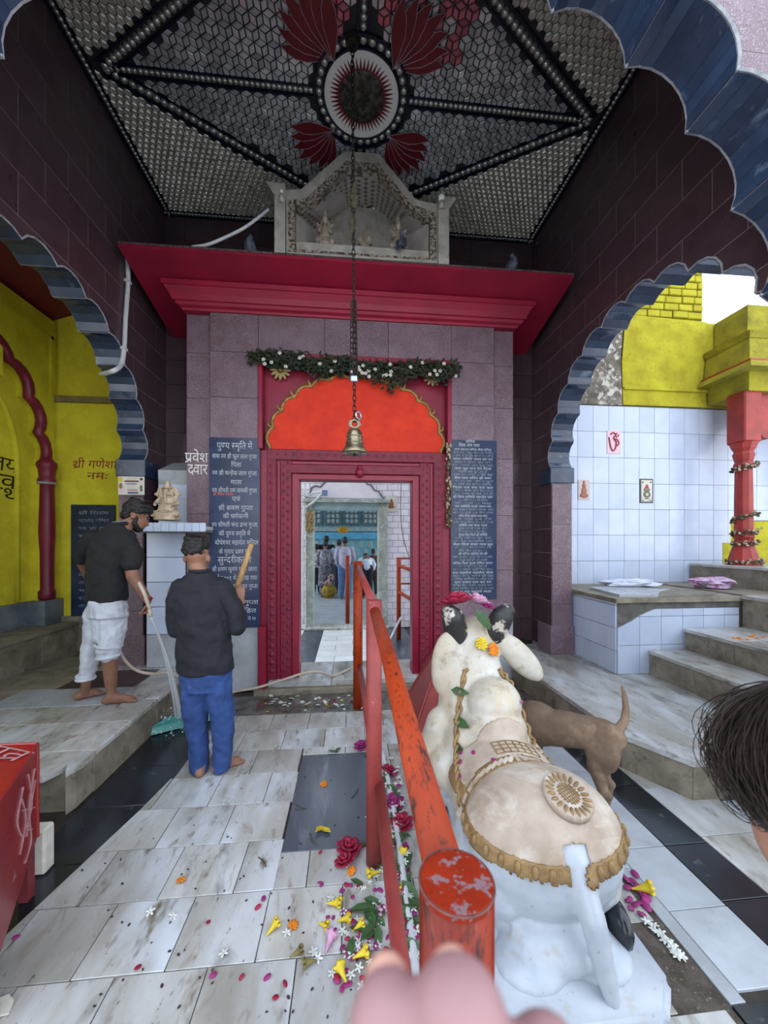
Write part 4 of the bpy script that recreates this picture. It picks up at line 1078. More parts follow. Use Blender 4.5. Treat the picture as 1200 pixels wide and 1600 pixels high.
# ---- stone deities and pigeons
m_idol = mat('weathered_marble_idol', 'b5a898', '8d8172', 16, rough=.5, spot=('4f4438', 26, .62, .76))
def idol(name, label, c, H, m, trunk=True, yaw=0.0, lean=0.0, sx=1.0, sz=1.0):
    k = H; R = Matrix.Rotation(yaw, 3, 'Z'); c = Vector(c)
    P = lambda x, y, z: c + R @ Vector((x * k + lean * z * k, y * k, z * k))
    mb = MB()
    def E(p, r_, n_=10): mb.ell(P(*p), tuple(q * k for q in r_), n_, R)
    def K(a, r0, b, r1): mb.cap(P(*a), r0 * k, P(*b), r1 * k, 8)
    mb.lathe([(.33 * k, 0), (.36 * k, .03 * k), (.34 * k, .06 * k), (.34 * k, .10 * k)], c, 14)
    E((0, 0, .28), (.27, .22, .20)); E((0, 0, .46), (.20, .16, .17)); E((0, .04, .42), (.24, .14, .26)); E((0, .08, .62), (.26, .07, .26))
    K((-.15, -.10, .17), .095, (-.33, -.14, .16), .085); K((.15, -.10, .17), .095, (.33, -.14, .16), .085)
    K((-.33, -.14, .15), .07, (-.02, -.24, .14), .055); K((.33, -.14, .15), .07, (.02, -.24, .14), .055)
    K((-.19, 0, .55), .065, (-.33, -.04, .42), .055); K((-.33, -.04, .42), .05, (-.26, -.18, .38), .045)
    K((.19, 0, .55), .065, (.33, -.04, .42), .055); K((.33, -.04, .42), .05, (.26, -.18, .38), .045)
    K((-.17, .03, .56), .05, (-.34, .02, .66), .045); K((.17, .03, .56), .05, (.34, .02, .66), .045)
    E((0, -.03, .72), (.13, .12, .13)); E((0, 0, .86), (.11, .10, .08)); E((0, 0, .95), (.06, .06, .06))
    E((0, 0, .80), (.14, .12, .03))
    if trunk:
        E((-.20, .0, .71), (.11, .035, .14)); E((.20, .0, .71), (.11, .035, .14))
        K((0, -.13, .70), .055, (.02, -.19, .56), .045); K((.02, -.19, .56), .045, (.05, -.21, .45), .036); K((.05, -.21, .45), .036, (.12, -.20, .42), .028)
    t = thing(name, label, 'statue', c)
    bo_ = fuse(mb, .018 * k, 2)
    for v_ in bo_.vertices: v_.co = c + Vector(((v_.co.x - c.x) * sx, v_.co.y - c.y, (v_.co.z - c.z) * sz))
    obj('body', bo_, t, m)
    ol = MB()
    for z_, r_ in ((.79, .15), (.62, .12)): ol.lathe([(r_ * k * sx, -.008 * k), (r_ * 1.04 * k * sx, 0), (r_ * k * sx, .008 * k)], c + Vector((0, -.01 * k, z_ * k * sz)), 14)
    ol.build('ornament_bands', m_gold, t, True)
    return t
idol('elephant_headed_idol', 'cream seated elephant-headed idol on the tiled corner shelf', (aty(262, 812, 4.08).x, 4.08, aty(262, 812, 4.08).z - .01), .40, mat('cream_idol', 'cdb9a0', 'a8947c', 16, rough=.45, spot=('4a3a2c', 34, .58, .68)), sx=.88, sz=1.05)
for px_, py_, hh, tr, lab in ((508, 392, .36, False, 'grey stone figure at the left inside the rooftop shrine'), (570, 394, .24, True, 'small grey elephant-headed idol in the middle of the rooftop shrine'), (622, 396, .36, False, 'grey stone figure at the right inside the rooftop shrine')):
    q = aty(px_, py_, 3.93); idol('stone_idol', lab, (q.x, 3.93, SFZ), hh, m_idol, tr, sx=.85 if tr else .66, sz=1.0 if tr else 1.22)
m_pig = mat('pigeon_grey', '59636f', '434c58', 14, rough=.7); m_pig2 = mat('pigeon_neck', '37474f', '4a3f58', 20, rough=.4); m_leg = mat('pigeon_leg', 'a05a50', rough=.6)
def pigeon(label, c, yaw, up=.5):
    c = Vector(c); R = Matrix.Rotation(yaw, 3, 'Z') @ Matrix.Rotation(up, 3, 'X'); P = lambda x, y, z: c + Vector((0, 0, .062)) + R @ (Vector((x, y, z)) * .8)
    t = thing('pigeon', label, 'pigeon', c)
    mb = MB().ell(P(0, 0, 0), (.042, .076, .046), 12, R).ell(P(0, .06, .025), (.034, .044, .04), 10, R).cap(P(0, .085, .04), .029, P(0, .10, .085), .019, 8).ell(P(0, .105, .10), (.023, .027, .024), 10, R)
    obj('body', fuse(mb, .007, 3), t, m_pig)
    MB().prism([(-.03, -.06), (.03, -.06), (.04, -.19), (-.04, -.19)], lambda x, y, d: P(x, y, d), -.008, .008).build('tail', m_pig2, t)
    for s in (-1, 1):
        MB().ell(P(s * .05, -.03, .012), (.012, .095, .04), 10, R).build('wing', m_pig2 if s > 0 else m_pig, t, True)
        MB().tube([P(s * .02, .0, -.05), c + Vector((s * .02, 0, .004))], .004, 5).build('leg', m_leg, t)
    MB().tube([P(0, .125, .10), P(0, .15, .094)], [.008, .001], 6).build('beak', m_pig2, t)
    return t
q = aty(391, 388, 3.80); pigeon('grey pigeon perched on the cornice left of the rooftop shrine', (q.x, 3.80, 4.497), 2.9, .9)
q = aty(800, 412, 3.80); pigeon('grey pigeon perched on the cornice right of the rooftop shrine', (q.x, 3.80, 4.497), -2.6, .8)
q = aty(628, 398, 3.83); pigeon('blue-grey pigeon sitting inside the rooftop shrine before the right figure', (q.x, 3.83, SFZ), -.5, .9)

# ---- tiled corner pedestal with a shelf, left of the gateway
pd = thing('corner_pedestal', 'tiled corner pedestal with a white shelf, left of the gateway', 'pedestal', (-2.0, 4.25, .27))
PX0, PX1 = aty(229, 900, 4.25).x, GX0 - .012
box('core', (PX0, 4.265, .27), (PX1, 4.80, 1.74), m_cement, pd)
zz = .27
for h in (.36, .30, .27, .27, .27):
    box('face_tile', (PX0, 4.25, zz + .003), (PX1, 4.266, min(zz + h, 1.74) - .003), m_wtile if zz > .5 else m_marble2, pd, .002); zz += h
box('shelf', (aty(216, 820, 3.98).x, 3.98, 1.735), (aty(322, 820, 3.98).x, 4.19, 1.76), m_cement, pd)
box('shelf_back', (PX0 - .02, 4.18, 1.735), (PX1, 4.5, 1.76), m_cement, pd)
x = aty(216, 820, 3.98).x
while x < aty(322, 820, 3.98).x - .03:
    box('shelf_tile', (x + .002, 3.968, 1.745), (min(x + .075, aty(322, 820, 3.98).x) - .002, 3.982, 1.835), m_wtile, pd, .002); x += .075
box('shelf_top', (aty(216, 820, 3.98).x, 3.98, 1.76), (aty(322, 820, 3.98).x, 4.19, 1.80), m_marble2, pd, .003)
box('shelf_top', (PX0 - .02, 4.19, 1.76), (PX1, 4.45, 1.80), m_marble2, pd)
za, zb_ = aty(262, 800, 4.45).z, aty(262, 735, 4.45).z
box('back_tile', (PX0 + .03, 4.44, 1.80), (PX1, 4.46, (1.80 + zb_) / 2 - .002), m_wtile, pd); box('back_tile', (PX0 + .03, 4.44, (1.80 + zb_) / 2 + .002), (PX1, 4.46, zb_), m_wtile, pd)
add('sloping_top', [(PX0 + .03, 4.43, zb_), (PX1, 4.43, zb_), (PX1, 4.80, zb_ + .16), (PX0 + .03, 4.80, zb_ + .16), (PX0 + .03, 4.43, 1.8), (PX1, 4.43, 1.8), (PX1, 4.8, 1.8), (PX0 + .03, 4.8, 1.8)][:4] + [(PX0 + .03, 4.47, 1.8), (PX1, 4.47, 1.8), (PX1, 4.8, 1.8), (PX0 + .03, 4.8, 1.8)], [(0, 1, 2, 3), (4, 5, 1, 0), (5, 6, 2, 1), (6, 7, 3, 2), (7, 4, 0, 3), (4, 7, 6, 5)], m_marble2, pd)
# ---- paper notice on the left pier
a, b = aty(185, 773, 4.22), aty(226, 745, 4.22)
nt_ = thing('paper_notice', 'small white printed notice pasted on the left pier', 'notice', ((a.x + b.x) / 2, 4.22, a.z))
box('sheet', (a.x, 4.2155, a.z), (b.x, 4.2185, b.z), m_offw, nt_)
w_, h_ = b.x - a.x, b.z - a.z; NP = lambda fx, fz: (a.x + w_ * fx, 4.2145, a.z + h_ * fz)
def flat(nm, pts, m_): add(nm, [NP(*p) for p in pts], [tuple(range(len(pts)))], m_, nt_)
flat('portrait_print', [(.10 + .07 * cos(t * pi / 8), .48 + .16 * sin(t * pi / 8)) for t in range(16)], mat('print_skin', '9a6a50', rough=.8))
flat('shirt_print', [(.04, .14), (.26, .14), (.24, .30), (.15, .36), (.07, .30)], mat('print_pink', 'd8bcc8', rough=.8))
flat('sun_print', [(.10 + .08 * cos(t * pi / 6), .82 + .14 * sin(t * pi / 6)) for t in range(12)], mat('print_yellow', 'dcb93a', rough=.8))
flat('headline_bar', [(.24, .70), (.78, .70), (.78, .78), (.24, .78)], mat('print_brown', '6b4630', rough=.8)); flat('text_bar', [(.28, .57), (.72, .57), (.72, .63), (.28, .63)], mat('print_blue', '6f80ac', rough=.8))
flat('footer_bar', [(.36, .06), (.76, .06), (.76, .16), (.36, .16)], mat('print_slate', '5d5d86', rough=.8)); flat('text_bar', [(.36, .24), (.74, .24), (.74, .29), (.36, .29)], mat('print_red', 'a86a6a', rough=.8))
for fz in (.36, .52): flat('side_portrait_print', [(.88 + .05 * cos(t * pi / 6), fz - .08 + .09 * sin(t * pi / 6)) for t in range(12)], mat('print_green', '4f6a3c' , rough=.8))
flat('crest_print', [(.84, .80), (.94, .80), (.94, .92), (.84, .92)], mat('print_dark', '3a3636', rough=.8))

# ---- white conduit on the left wall
cd = thing('conduit_pipe', 'white plastic conduit bending down the left wall to the arch', 'pipe', (XL, 4.2, 3))
m_pvc = mat('white_pvc', 'd3d6da', 'bcc0c6', 8, rough=.4)
pts = [aty(420, 327, 3.85), aty(404, 340, 3.84), aty(380, 357, 3.83), aty(352, 371, 3.82), aty(325, 382, 3.81), aty(300, 386, 3.82)]
MB().tube(spline(pts, 5), .015, 8).build('upper_run', m_pvc, cd, True)
pts = [atx(199, 400, XL + .022), atx(200, 440, XL + .022), atx(196, 500, XL + .022), atx(194, 545, XL + .022), atx(189, 570, XL + .03), atx(176, 580, XL + .03), aty(158, 585, atx(176, 580, XL + .03).y + .25)]
MB().tube(spline(pts, 6), .022, 8).build('wall_run', m_pvc, cd, True)
for k in (1, 3): box('clip', pts[k] - Vector((.025, .03, .012)), pts[k] + Vector((.02, .03, .012)), m_pvc, cd)

# ---- bell on its chain
BX, BY = aty(554, 680, 3.0).x, 3.0
bell = thing('temple_bell', 'brass temple bell hanging on a long dark chain before the doorway', 'bell', (BX, BY, 2.35))
m_brass = mat('tarnished_brass', 'a79a80', '7d725c', 14, rough=.3, metal=.85, rvar=.1); m_iron = mat('rusty_iron', '3a302c', '241d1a', 40, rough=.75, metal=.4, bump=.4)
zb = aty(554, 709, BY).z; zt = aty(554, 672, BY).z; hh = zt - zb
MB().lathe([(.092, 0), (.100, .008), (.098, .02), (.080, .05), (.066, .09), (.062, .13), (.058, hh - .02), (.046, hh), (.02, hh + .01), (.002, hh + .012)], (BX, BY, zb), 32).build('bell_body', m_brass, bell, True)
for z_, r_ in ((.025, .094), (.085, .071), (.135, .065)): MB().lathe([(r_, z_ - .005), (r_ + .006, z_), (r_, z_ + .005)], (BX, BY, zb), 32).build('bell_ring', m_brass, bell, True)
MB().cap((BX, BY, zb + .04), .006, (BX, BY, zb - .01), .012, 8).build('clapper', m_iron, bell, True)
def torus(mb, c, R_, r_, M, n1=14, n2=6, st=1.0):
    P = []
    for i in range(n1 + 1):
        a = 2 * pi * i / n1; P.append(Vector(c) + M @ Vector((R_ * cos(a), 0, R_ * st * sin(a))))
    mb.tube(P, r_, n2, False); return mb
torus(MB(), (BX, BY, zt + .05), .032, .012, Matrix.Identity(3)).build('crown_loop', m_brass, bell, True)
for s in (-1, 1): MB().tube(spline([(BX + s * .01, BY, zt + .012), (BX + s * .045, BY, zt + .04), (BX + s * .03, BY, zt + .085)], 4), .008, 6).build('crown_arm', m_brass, bell, True)
torus(MB(), (BX + .03, BY - .01, zt + .115), .03, .008, Matrix.Rotation(.8, 3, 'Z')).build('shackle', mat('bright_steel', 'a9b4c0', rough=.25, metal=.9), bell, True)
link = None; top = ZC; z = zt + .09
lm = [torus(MB(), (0, 0, 0), .014, .0045, Matrix.Rotation(a_, 3, 'Z'), 10, 5, 1.9) for a_ in (.4, 2.0)]; LM = []
for k in lm: me = mesh('chain_link', k.v, k.f, True); me.materials.append(m_iron); LM.append(me)
CX = lambda z_: BX + (.0 - .018) * (z_ - zt) / (ZC - zt)
i = 0
while z < ZC:
    o = obj('chain_link', LM[i % 2], bell, None, (CX(z), BY, z)); z += .042; i += 1
zz = aty(554, 590, BY).z
z = zz
while z < aty(554, 470, BY).z:              # doubled-up chain above the bell
    for dx in (-.022, .022): obj('chain_link', LM[i % 2], bell, None, (CX(z) + dx * (1 - (z - zz) / 1.4), BY - .01, z)); i += 1
    z += .042
box('steel_tag', (CX(zz) - .03, BY - .02, zz - .04), (CX(zz) + .03, BY - .012, zz + .01), MATS['bright_steel'], bell, .008)
MB().lathe([(.05, ZC - .06), (.06, ZC - .02), (.05, ZC)], (CX(ZC), BY, 0), 12).build('ceiling_hook', m_iron, bell)
mb = MB()
for dz, w in ((.0, .03), (.05, .04), (.10, .03), (.14, .02)): mb.ell((CX(4.9) + .01, BY, aty(556, 320, BY).z + dz), (w, .03, .035), 8)
mb.ell((CX(4.9) - .01, BY, aty(556, 350, BY).z), (.025, .02, .09), 8); mb.build('cloth_knot', m_dry, bell)

# ================================================================ threshold, courtyard and inner sanctum seen through the door
th_ = thing('door_step', 'stepped marble threshold at the foot of the crimson doorway', 'step', (.1, 4.1, 0))
box('lower_slab', (-1.02, 4.06, -.02), (1.6, 4.20, .055), m_marble_d, th_, .006)
for a, b in ((-.88, -.2), (-.196, .56), (.564, 1.3)): box('upper_slab', (a, 4.12, .055), (b, 4.75, .12), m_marble, th_, .006)
CZ, IY = -.30, 8.30
cy = box('floor_courtyard', (-7, 4.9, -.6), (8, 8.65, CZ - .02), m_gr_dark); cy['kind'] = 'structure'
f3 = lambda u_, v_, d: (u_, v_, d)
m_ctile = mat('pale_court_marble', 'e8e9ea', 'd8d8d6', 3, rough=.3, rnd=.06, vein=('9a9690', 3.0, .58, .8))
tiles(cy, (-.56, .66, 4.95, 8.25), .62, .34, f3, CZ - .02, CZ + .002, m_ctile, .008, None, True, 'floor_tile')
for a, b in ((-.98, -.56), (.66, 1.22)): tiles(cy, (a, b, 4.95, 8.25), .6, .66, f3, CZ - .02, CZ + .001, m_slate, .006, None, False, 'floor_tile')
for a, b in ((-6.9, -.98), (1.40, 7.9)): tiles(cy, (a, b, 4.95, 8.25), .84, .66, f3, CZ - .02, CZ, m_ctile, .008, None, True, 'floor_tile')
m_brk = mat('lilac_white_brick_tile', 'efeaf2', 'e2dae8', 3, rough=.45, rnd=.06)
QX0, QX1, QZ = aty(478, 800, IY).x, aty(605, 800, IY).x, aty(540, 786, IY).z
iw_hole = [(QX0, -2), (QX1, -2), (QX1, QZ), (QX0, QZ)]
V, Fs = poly_cut((-7, 8, CZ, 3.9), iw_hole)
iw = slab2d('wall_inner', V, Fs, lambda a_, b_, d: (a_, d, b_), IY + .012, IY + .3, mat('mauve_grout', '8d8394', rough=.9), None); iw['kind'] = 'structure'
tiles(iw, (-1.6, 2.2, CZ, 3.7), .245, .14, lambda a_, b_, d: (a_, d, b_), IY + .013, IY, m_brk, .010, iw_hole, True, 'brick')
ar = [aty(x, y, IY - .02) for x, y in ((477, 777), (484, 772), (487, 762), (493, 759), (501, 761), (507, 754), (514, 750), (520, 744), (568, 744), (573, 756), (580, 758), (585, 766), (592, 768), (596, 775), (601, 779))]
MB().prism([(p.x, p.z) for p in ar], lambda x, z, d: (x, d, z), IY - .03, IY).build('arch_panel', m_brk, iw)
MB().tube([(p.x, IY - .03, p.z) for p in ar], .02, 6).build('arch_outline', mat('grey_outline', '6b6a72', rough=.7), iw)
m_idf = mat('weathered_grey_frame', 'a6aca6', '8a928c', 6, rough=.7, vein=('c9cdc6', 5, .5, .7), bump=.2)
idf = thing('inner_door_frame', 'weathered grey stone frame of the inner doorway', 'door frame', (0, IY, CZ))
IX0, IX1, IZ = aty(490, 800, IY).x, aty(591, 800, IY).x, aty(540, 797, IY).z
box('jamb', (QX0, IY - .06, CZ), (IX0, IY + .3, QZ), m_idf, idf, .012); box('jamb', (IX1, IY - .06, CZ), (QX1, IY + .3, QZ), m_idf, idf, .012)
box('lintel', (IX0, IY - .055, IZ), (IX1, IY + .3, QZ), mat('pale_blue_frame', '9db8c2', '8aa5b0', 6, rough=.6), idf, .01); box('sill', (QX0 - .03, IY - .15, CZ), (QX1 + .03, IY + .3, CZ + .06), m_marble, idf, .01)
box('lintel_cap', (QX0 - .06, IY - .12, QZ), (QX1 + .06, IY, QZ + .08), m_idf, idf, .008)
q = aty(485, 815, IY - .1); g3 = thing('withered_garland', 'dried flower cluster hanging on the left inner door jamb', 'garland', q); random.seed(5); mb = MB()
for k in range(70): mb.ell(q + Vector((random.uniform(-.09, .07), 0, random.uniform(-.2, .2))), (.022, .02, .028), 6)
mb.build('dried_flowers', mat('straw_flower', 'b39a6a', '7c6644', 40, rough=.9), g3)['kind'] = 'stuff'
a = aty(603, 799, IY - .02); pt = thing('picture_tile', 'framed white tile with a brown figure beside the inner door', 'tile', a)
box('ceramic', (a.x, IY - .02, a.z), (a.x + .25, IY - .002, a.z + .36), m_offw, pt, .002)
for dz, rx, rz in ((.10, .07, .04), (.17, .05, .07), (.25, .028, .035)): MB().ell((a.x + .125, IY - .021, a.z + dz), (rx, .004, rz), 10).build('figure_print', m_or2, pt, True)
pp = thing('water_pipe', 'white plastic water pipe looping beside the inner door', 'pipe', (QX0 - .05, IY - .12, 1))
Q = lambda x, y, yy=IY - .12: aty(x, y, yy)
MB().tube(spline([Q(474, 975), Q(473, 880), Q(475, 800), Q(479, 792), Q(492, 783), Q(504, 770)], 5), .026, 8).build('pipe_run', m_pvc, pp, True)
MB().tube(spline([Q(476, 752), Q(477, 770), Q(481, 775), Q(490, 770), Q(505, 770)], 5), .022, 8).build('pipe_run', m_pvc, pp, True)
box('valve', Q(503, 775) - Vector((0, .04, 0)), Q(512, 766), mat('blue_valve', '6f86a8', rough=.4), pp, .005)
wr = MB().tube(spline([Q(627, 752), Q(626, 800), Q(630, 840), Q(640, 872)], 5), .008, 5).build('wire', m_black_p); tag(wr, 'thin black wire hanging on the courtyard brick wall', 'wire')
m_rail = mat('orange_railing_paint', 'a83c12', '8c2e0f', 9, rough=.5, spot=[('8e4a48', 14, .62, .76), ('40201a', 40, .58, .68), ('5a2416', 110, .55, .68)], stretch=(1, .35, .35), rvar=.1, spec=.25)
m_rail_s = mat('salmon_railing_paint', '963c37', '82302e', 7, rough=.5, spot=[('6e3230', 24, .62, .76), ('cc8a86', 40, .66, .8)])
cr = thing('courtyard_railing', 'orange pipe railing at the right of the courtyard', 'railing', (1.2, 6.6, CZ))
def post(par, x, y, z0, z1, r_, m=m_rail, nm='post'):
    o = MB().tube([(x, y, z0), (x, y, z1)], r_, 12).build(nm, m, par, True); return o
for (px_, pyb, pyt) in ((623, 999, 871), (615, 970, 861)):
    p = atz(px_, pyb, CZ); top_ = aty(px_, pyt, p.y); post(cr, p.x, p.y, CZ, top_.z, .046)
p = atz(623, 999, CZ)
for z_ in (aty(623, 884, p.y).z, aty(623, 925, p.y).z): MB().tube([(p.x, p.y, z_), (p.x + .12, p.y - .9, z_ - .02)], .034, 10).build('rail', m_rail, cr, True)
for z_ in (aty(623, 873, p.y).z, aty(623, 913, p.y).z): MB().tube([(p.x, p.y + .1, z_), (p.x + 1.6, p.y + .12, z_)], .018, 8).build('rail', m_rail, cr, True)
pa_ = atz(628, 1020, CZ).x
lp = thing('low_parapet', 'low white parapet edging the right of the courtyard', 'parapet', (1.4, 6.4, CZ)); box('wall', (1.22, 5.15, CZ), (1.40, 7.3, .18), m_marble2, lp, .008); box('coping', (1.20, 5.15, .18), (1.42, 7.32, .22), m_marble, lp, .006)
sp = MB().tube([atz(600, 1018, CZ + .02), atz(626, 965, .15)], .02, 8).build('plastic_pipe', m_pvc, None, True); tag(sp, 'short white pipe leaning on the courtyard railing', 'pipe')
SZ = CZ + .05
isf = box('floor_sanctum', (-6, 8.6, -.8), (6, 15.0, SZ), mat('pale_worn_stone', 'b4b8bb', '969ba1', 3, rough=.3, vein=('6b7076', 4, .55, .8))); isf['kind'] = 'structure'
m_teal = mat('teal_limewash', '6fb0b8', '5a98a2', 4, rough=.8); m_teal2 = mat('pale_carved_stone', '93a9a9', '708688', 12, rough=.8, bump=.5)
BYW = 14.6
wb2 = box('wall_sanctum_back', (-6, BYW, SZ), (6, BYW + .2, 3.9), m_teal); wb2['kind'] = 'structure'
rf_ = box('ceiling_sanctum', (-2.6, 8.6, 3.9), (2.8, 14.8, 4.0), m_teal); rf_['kind'] = 'structure'  # side walls left out and roof kept narrow so daylight reaches inside
for k in range(9):
    x = -3.1 + k * .72
    box('carved_panel', (x, BYW - .07, 2.25), (x + .62, BYW, 3.6), mat('dark_carved_panel', '5a6668', '404a4c', 12, rough=.8, bump=.8, bscale=30), wb2, .01)
    mb = MB()
    for i in range(3):
        for j in range(6): mb.ell((x + .14 + i * .17, BYW - .07, 2.42 + j * .2), (.065, .02, .08), 8)
    mb.build('carved_flowers', m_teal2, wb2)['kind'] = 'stuff'
box('string_course', (-5.9, BYW - .12, 2.02), (5.9, BYW, 2.18), m_teal2, wb2); box('blue_band', (-5.9, BYW - .1, 1.72), (5.9, BYW, 1.98), mat('blue_band_paint', '5aa2be', '4a8eac', 5, rough=.7), wb2)
for k in range(16):
    x = -2.6 + k * .34
    for j in range(4): MB().ell((x + (.17 if j % 2 else 0), BYW - .01, 1.5 - j * .36), (.10, .03, .19), 8).build('lattice_leaf', m_teal2, wb2, True)
c = aty(536, 828, 11.5); yb_ = tag(MB().ell(c, (.17, .06, .11), 12).build('flower_bundle', mat('marigold_yellow', 'cf9d1e', 'b57d12', 30, rough=.8, bump=.6)), 'yellow marigold bundle hanging inside the inner sanctum', 'flowers')
MB().tube([(c.x, 11.5, c.z + .08), (c.x, 11.5, 3.9)], .006, 5).build('string', m_iron, yb_)

# ================================================================ queue railing in the foreground
qr = thing('queue_railing', 'orange-red pipe railing running from the foreground to the doorway', 'railing', (.12, 1.9, 0))
fp = post(qr, .1185, .404, -.01, 1.273, .0412, mat('streaked_red_brown_paint', '8a2c14', '6a1e10', 20, rough=.42, spot=[('94504e', 24, .60, .74), ('32150f', 60, .54, .66), ('4a1a12', 160, .55, .68)], stretch=(1, 1, .25), rvar=.1, spec=.3))
MB().lathe([(.001, 1.2735), (.039, 1.2735), (.0415, 1.271), (.0415, 1.266)], (.1185, .404, 0), 32).build('post_cap', mat('chipped_red_cap', '8e280d', '7c2009', 30, rough=.7, spec=.15, spot=[('7d6468', 45, .56, .62), ('4a1c10', 130, .62, .70)]), qr)
torus(MB(), (.1185, .404, 1.272), .0412, .0013, Matrix.Rotation(pi / 2, 3, 'X'), 40, 6).build('weld_rim', mat('weld_rim', '7a4a44', '503430', 60, rough=.6), qr, True)
post(qr, .125, 1.90, -.01, 1.345, .041, m_rail_s); post(qr, .083, 3.69, -.01, 1.447, .047, m_rail)
MB().tube([(.1185, .42, 1.232), (.13, 1.2, 1.262), (.128, 1.90, 1.295)], .026, 14).build('top_rail', m_rail, qr, True)
MB().tube([(.12, 1.93, 1.33), (.083, 3.67, 1.40)], .024, 12).build('top_rail', m_rail_s, qr, True)
MB().tube([(.152, .42, .40), (.152, 1.92, .405)], .027, 12).build('lower_rail', m_rail_s, qr, True); MB().tube([(.14, 1.93, .405), (.10, 3.67, .42)], .024, 12).build('lower_rail', m_rail_s, qr, True)
q = atz(543, 978, CZ); tag(post(None, q.x, q.y, CZ, aty(543, 868, q.y).z, .05, m_rail, 'iron_post'), 'thin orange iron post standing at the inner sill', 'post')
fpz = MB().tube(spline([(.245, .9, .018), (.252, 1.42, .018), (.268, 2.2, .018), (.25, 2.9, .018)], 4), .017, 10).build('floor_pipe', m_pvc, None, True); tag(fpz, 'thin white pipe lying along the foot of the queue railing', 'pipe')

# ================================================================ red pyramid behind the bull
py_ = thing('red_pyramid', 'salmon-red painted sloping pyramid behind the stone bull', 'pyramid', (.9, 3.2, 0))
vs = [(.44, 2.84, 0), (1.34, 2.80, 0), (1.34, 3.6, 0), (.50, 3.64, 0), (.90, 3.24, .92)]
add('body', vs, [(0, 1, 4), (1, 2, 4), (2, 3, 4), (3, 0, 4), (0, 3, 2, 1)], m_rail_s, py_)
MB().tube([vs[0], vs[4]], .012, 6).build('ridge', m_rail_s, py_); MB().tube([vs[3], vs[4]], .012, 6).build('ridge', m_rail_s, py_)
q = aty(664, 1071, 3.25); box('rust_hole', q - Vector((.012, .012, .03)), q + Vector((.012, .012, .03)), m_dark, py_)

# ================================================================ seated stone bull
BO = Vector((.79, 1.85, 0))
m_bull = mat('painted_white_stone', 'c4c1b9', 'ada594', 6, rough=.42, spot=[('8a7d66', 10, .56, .78), ('564f44', 60, .66, .76), ('6a604f', 150, .66, .74)], rvar=.1, vein=('bdae94', 3.5, .46, .70))
m_bull_w = mat('clean_white_stone', 'b6bec8', 'a7afb9', 5, rough=.35, spot=[('857f74', 40, .64, .76), ('a39886', 7, .58, .78), ('8f98a6', 3, .5, .8)], rvar=.1)
m_sad = mat('beige_stained_stone', 'b5a798', '9c8a78', 7, rough=.5, spot=[('a85a80', 10, .70, .84), ('5f5446', 55, .68, .8)], vein=('d2cac0', 4, .5, .75))
m_goldp = mat('worn_gold_paint', '9a7d50', '7a6040', 22, rough=.55, metal=.15, bump=.5, bscale=60)
m_tar = mat('blackened_horn', 'b9b2a6', '252526', 9, rough=.5, contrast=(.40, .45), spot=('8f8b84', 70, .66, .74))
bull = thing('bull_statue', 'white painted stone bull lying with its rear to the camera', 'statue', BO)
pl = [(-.34, -.64), (-.26, -.72), (.26, -.72), (.36, -.62), (.36, .62), (-.36, .62)]
o = MB().prism([(BO.x + x, BO.y + y) for x, y in pl], lambda x, y, d: (x, y, d), 0, .085).build('plinth', m_bull_w, bull)
bmx = bmesh.new(); bmx.from_mesh(o.data); bmesh.ops.bevel(bmx, geom=[e for e in bmx.edges], offset=.022, segments=3, affect='EDGES'); bmx.to_mesh(o.data); bmx.free(); shade(o.data)
W = lambda x, y, z: BO + Vector((x, y, z))
mb = MB()
mb.ell(W(0, -.02, .36), (.28, .46, .26), 24); mb.ell(W(.025, -.33, .39), (.33, .265, .265), 24); mb.ell(W(0, 0, .20), (.27, .52, .14), 20); mb.ell(W(.02, -.36, .09), (.23, .24, .10), 18)
mb.ell(W(-.18, -.26, .27), (.155, .25, .17), 16); mb.ell(W(.21, -.26, .27), (.155, .25, .17), 16); mb.ell(W(.14, -.52, .09), (.13, .12, .05), 14); mb.ell(W(-.12, -.52, .09), (.14, .12, .05), 14); mb.ell(W(.02, -.48, .13), (.2, .14, .09), 14)
mb.ell(W(0, .25, .45), (.27, .26, .27), 20); mb.ell(W(.03, .20, .725), (.155, .145, .145), 20); mb.ell(W(.02, .18, .60), (.18, .19, .14), 16)
mb.cap(W(0, .32, .56), .22, W(0, .46, .92), .15, 18); mb.cap(W(0, .36, .64), .19, W(0, .46, .98), .14, 16); mb.cap(W(-.06, .36, .60), .2, W(-.10, .44, .90), .12, 14)
mb.ell(W(0, .50, 1.03), (.14, .15, .135), 18); mb.cap(W(0, .58, 1.0), .12, W(0, .80, .86), .085, 16)
for s in (-1, 1):
    mb.cap(W(s * .115, .45, 1.05), .070, W(s * .14, .41, 1.14), .062, 14)
    mb.cap(W(s * .20, .22, .36), .15, W(s * .30, .34, .16), .11, 14); mb.cap(W(s * .33, .36, .14), .085, W(s * .2, .5, .12), .07, 12)
    mb.cap(W(s * .28, -.35, .12), .06, W(s * .30, .05, .11), .05, 10)
mb.cap(W(-.24, .34, .56), .09, W(-.33, .32, .30), .09, 12)
M = Matrix.Rotation(.10, 3, 'Y'); mb.ell(W(-.205, .38, .90), (.09, .05, .20), 14, M)
M = Matrix.Rotation(-.78, 3, 'Y'); mb.ell(W(.275, .40, .92), (.085, .05, .215), 14, M)
for i, (a_, ra, b_, rb) in enumerate((((.05, -.555, .47), .036, (.06, -.62, .32), .046), ((.06, -.62, .32), .046, (.085, -.655, .16), .036), ((.085, -.655, .16), .036, (.10, -.665, .085), .026))): mb.cap(W(*a_), ra, W(*b_), rb, 12)
bm_ = fuse(mb, .0115, 5)
obj('body', bm_, bull, m_bull); bm_.materials.append(m_bull_w)
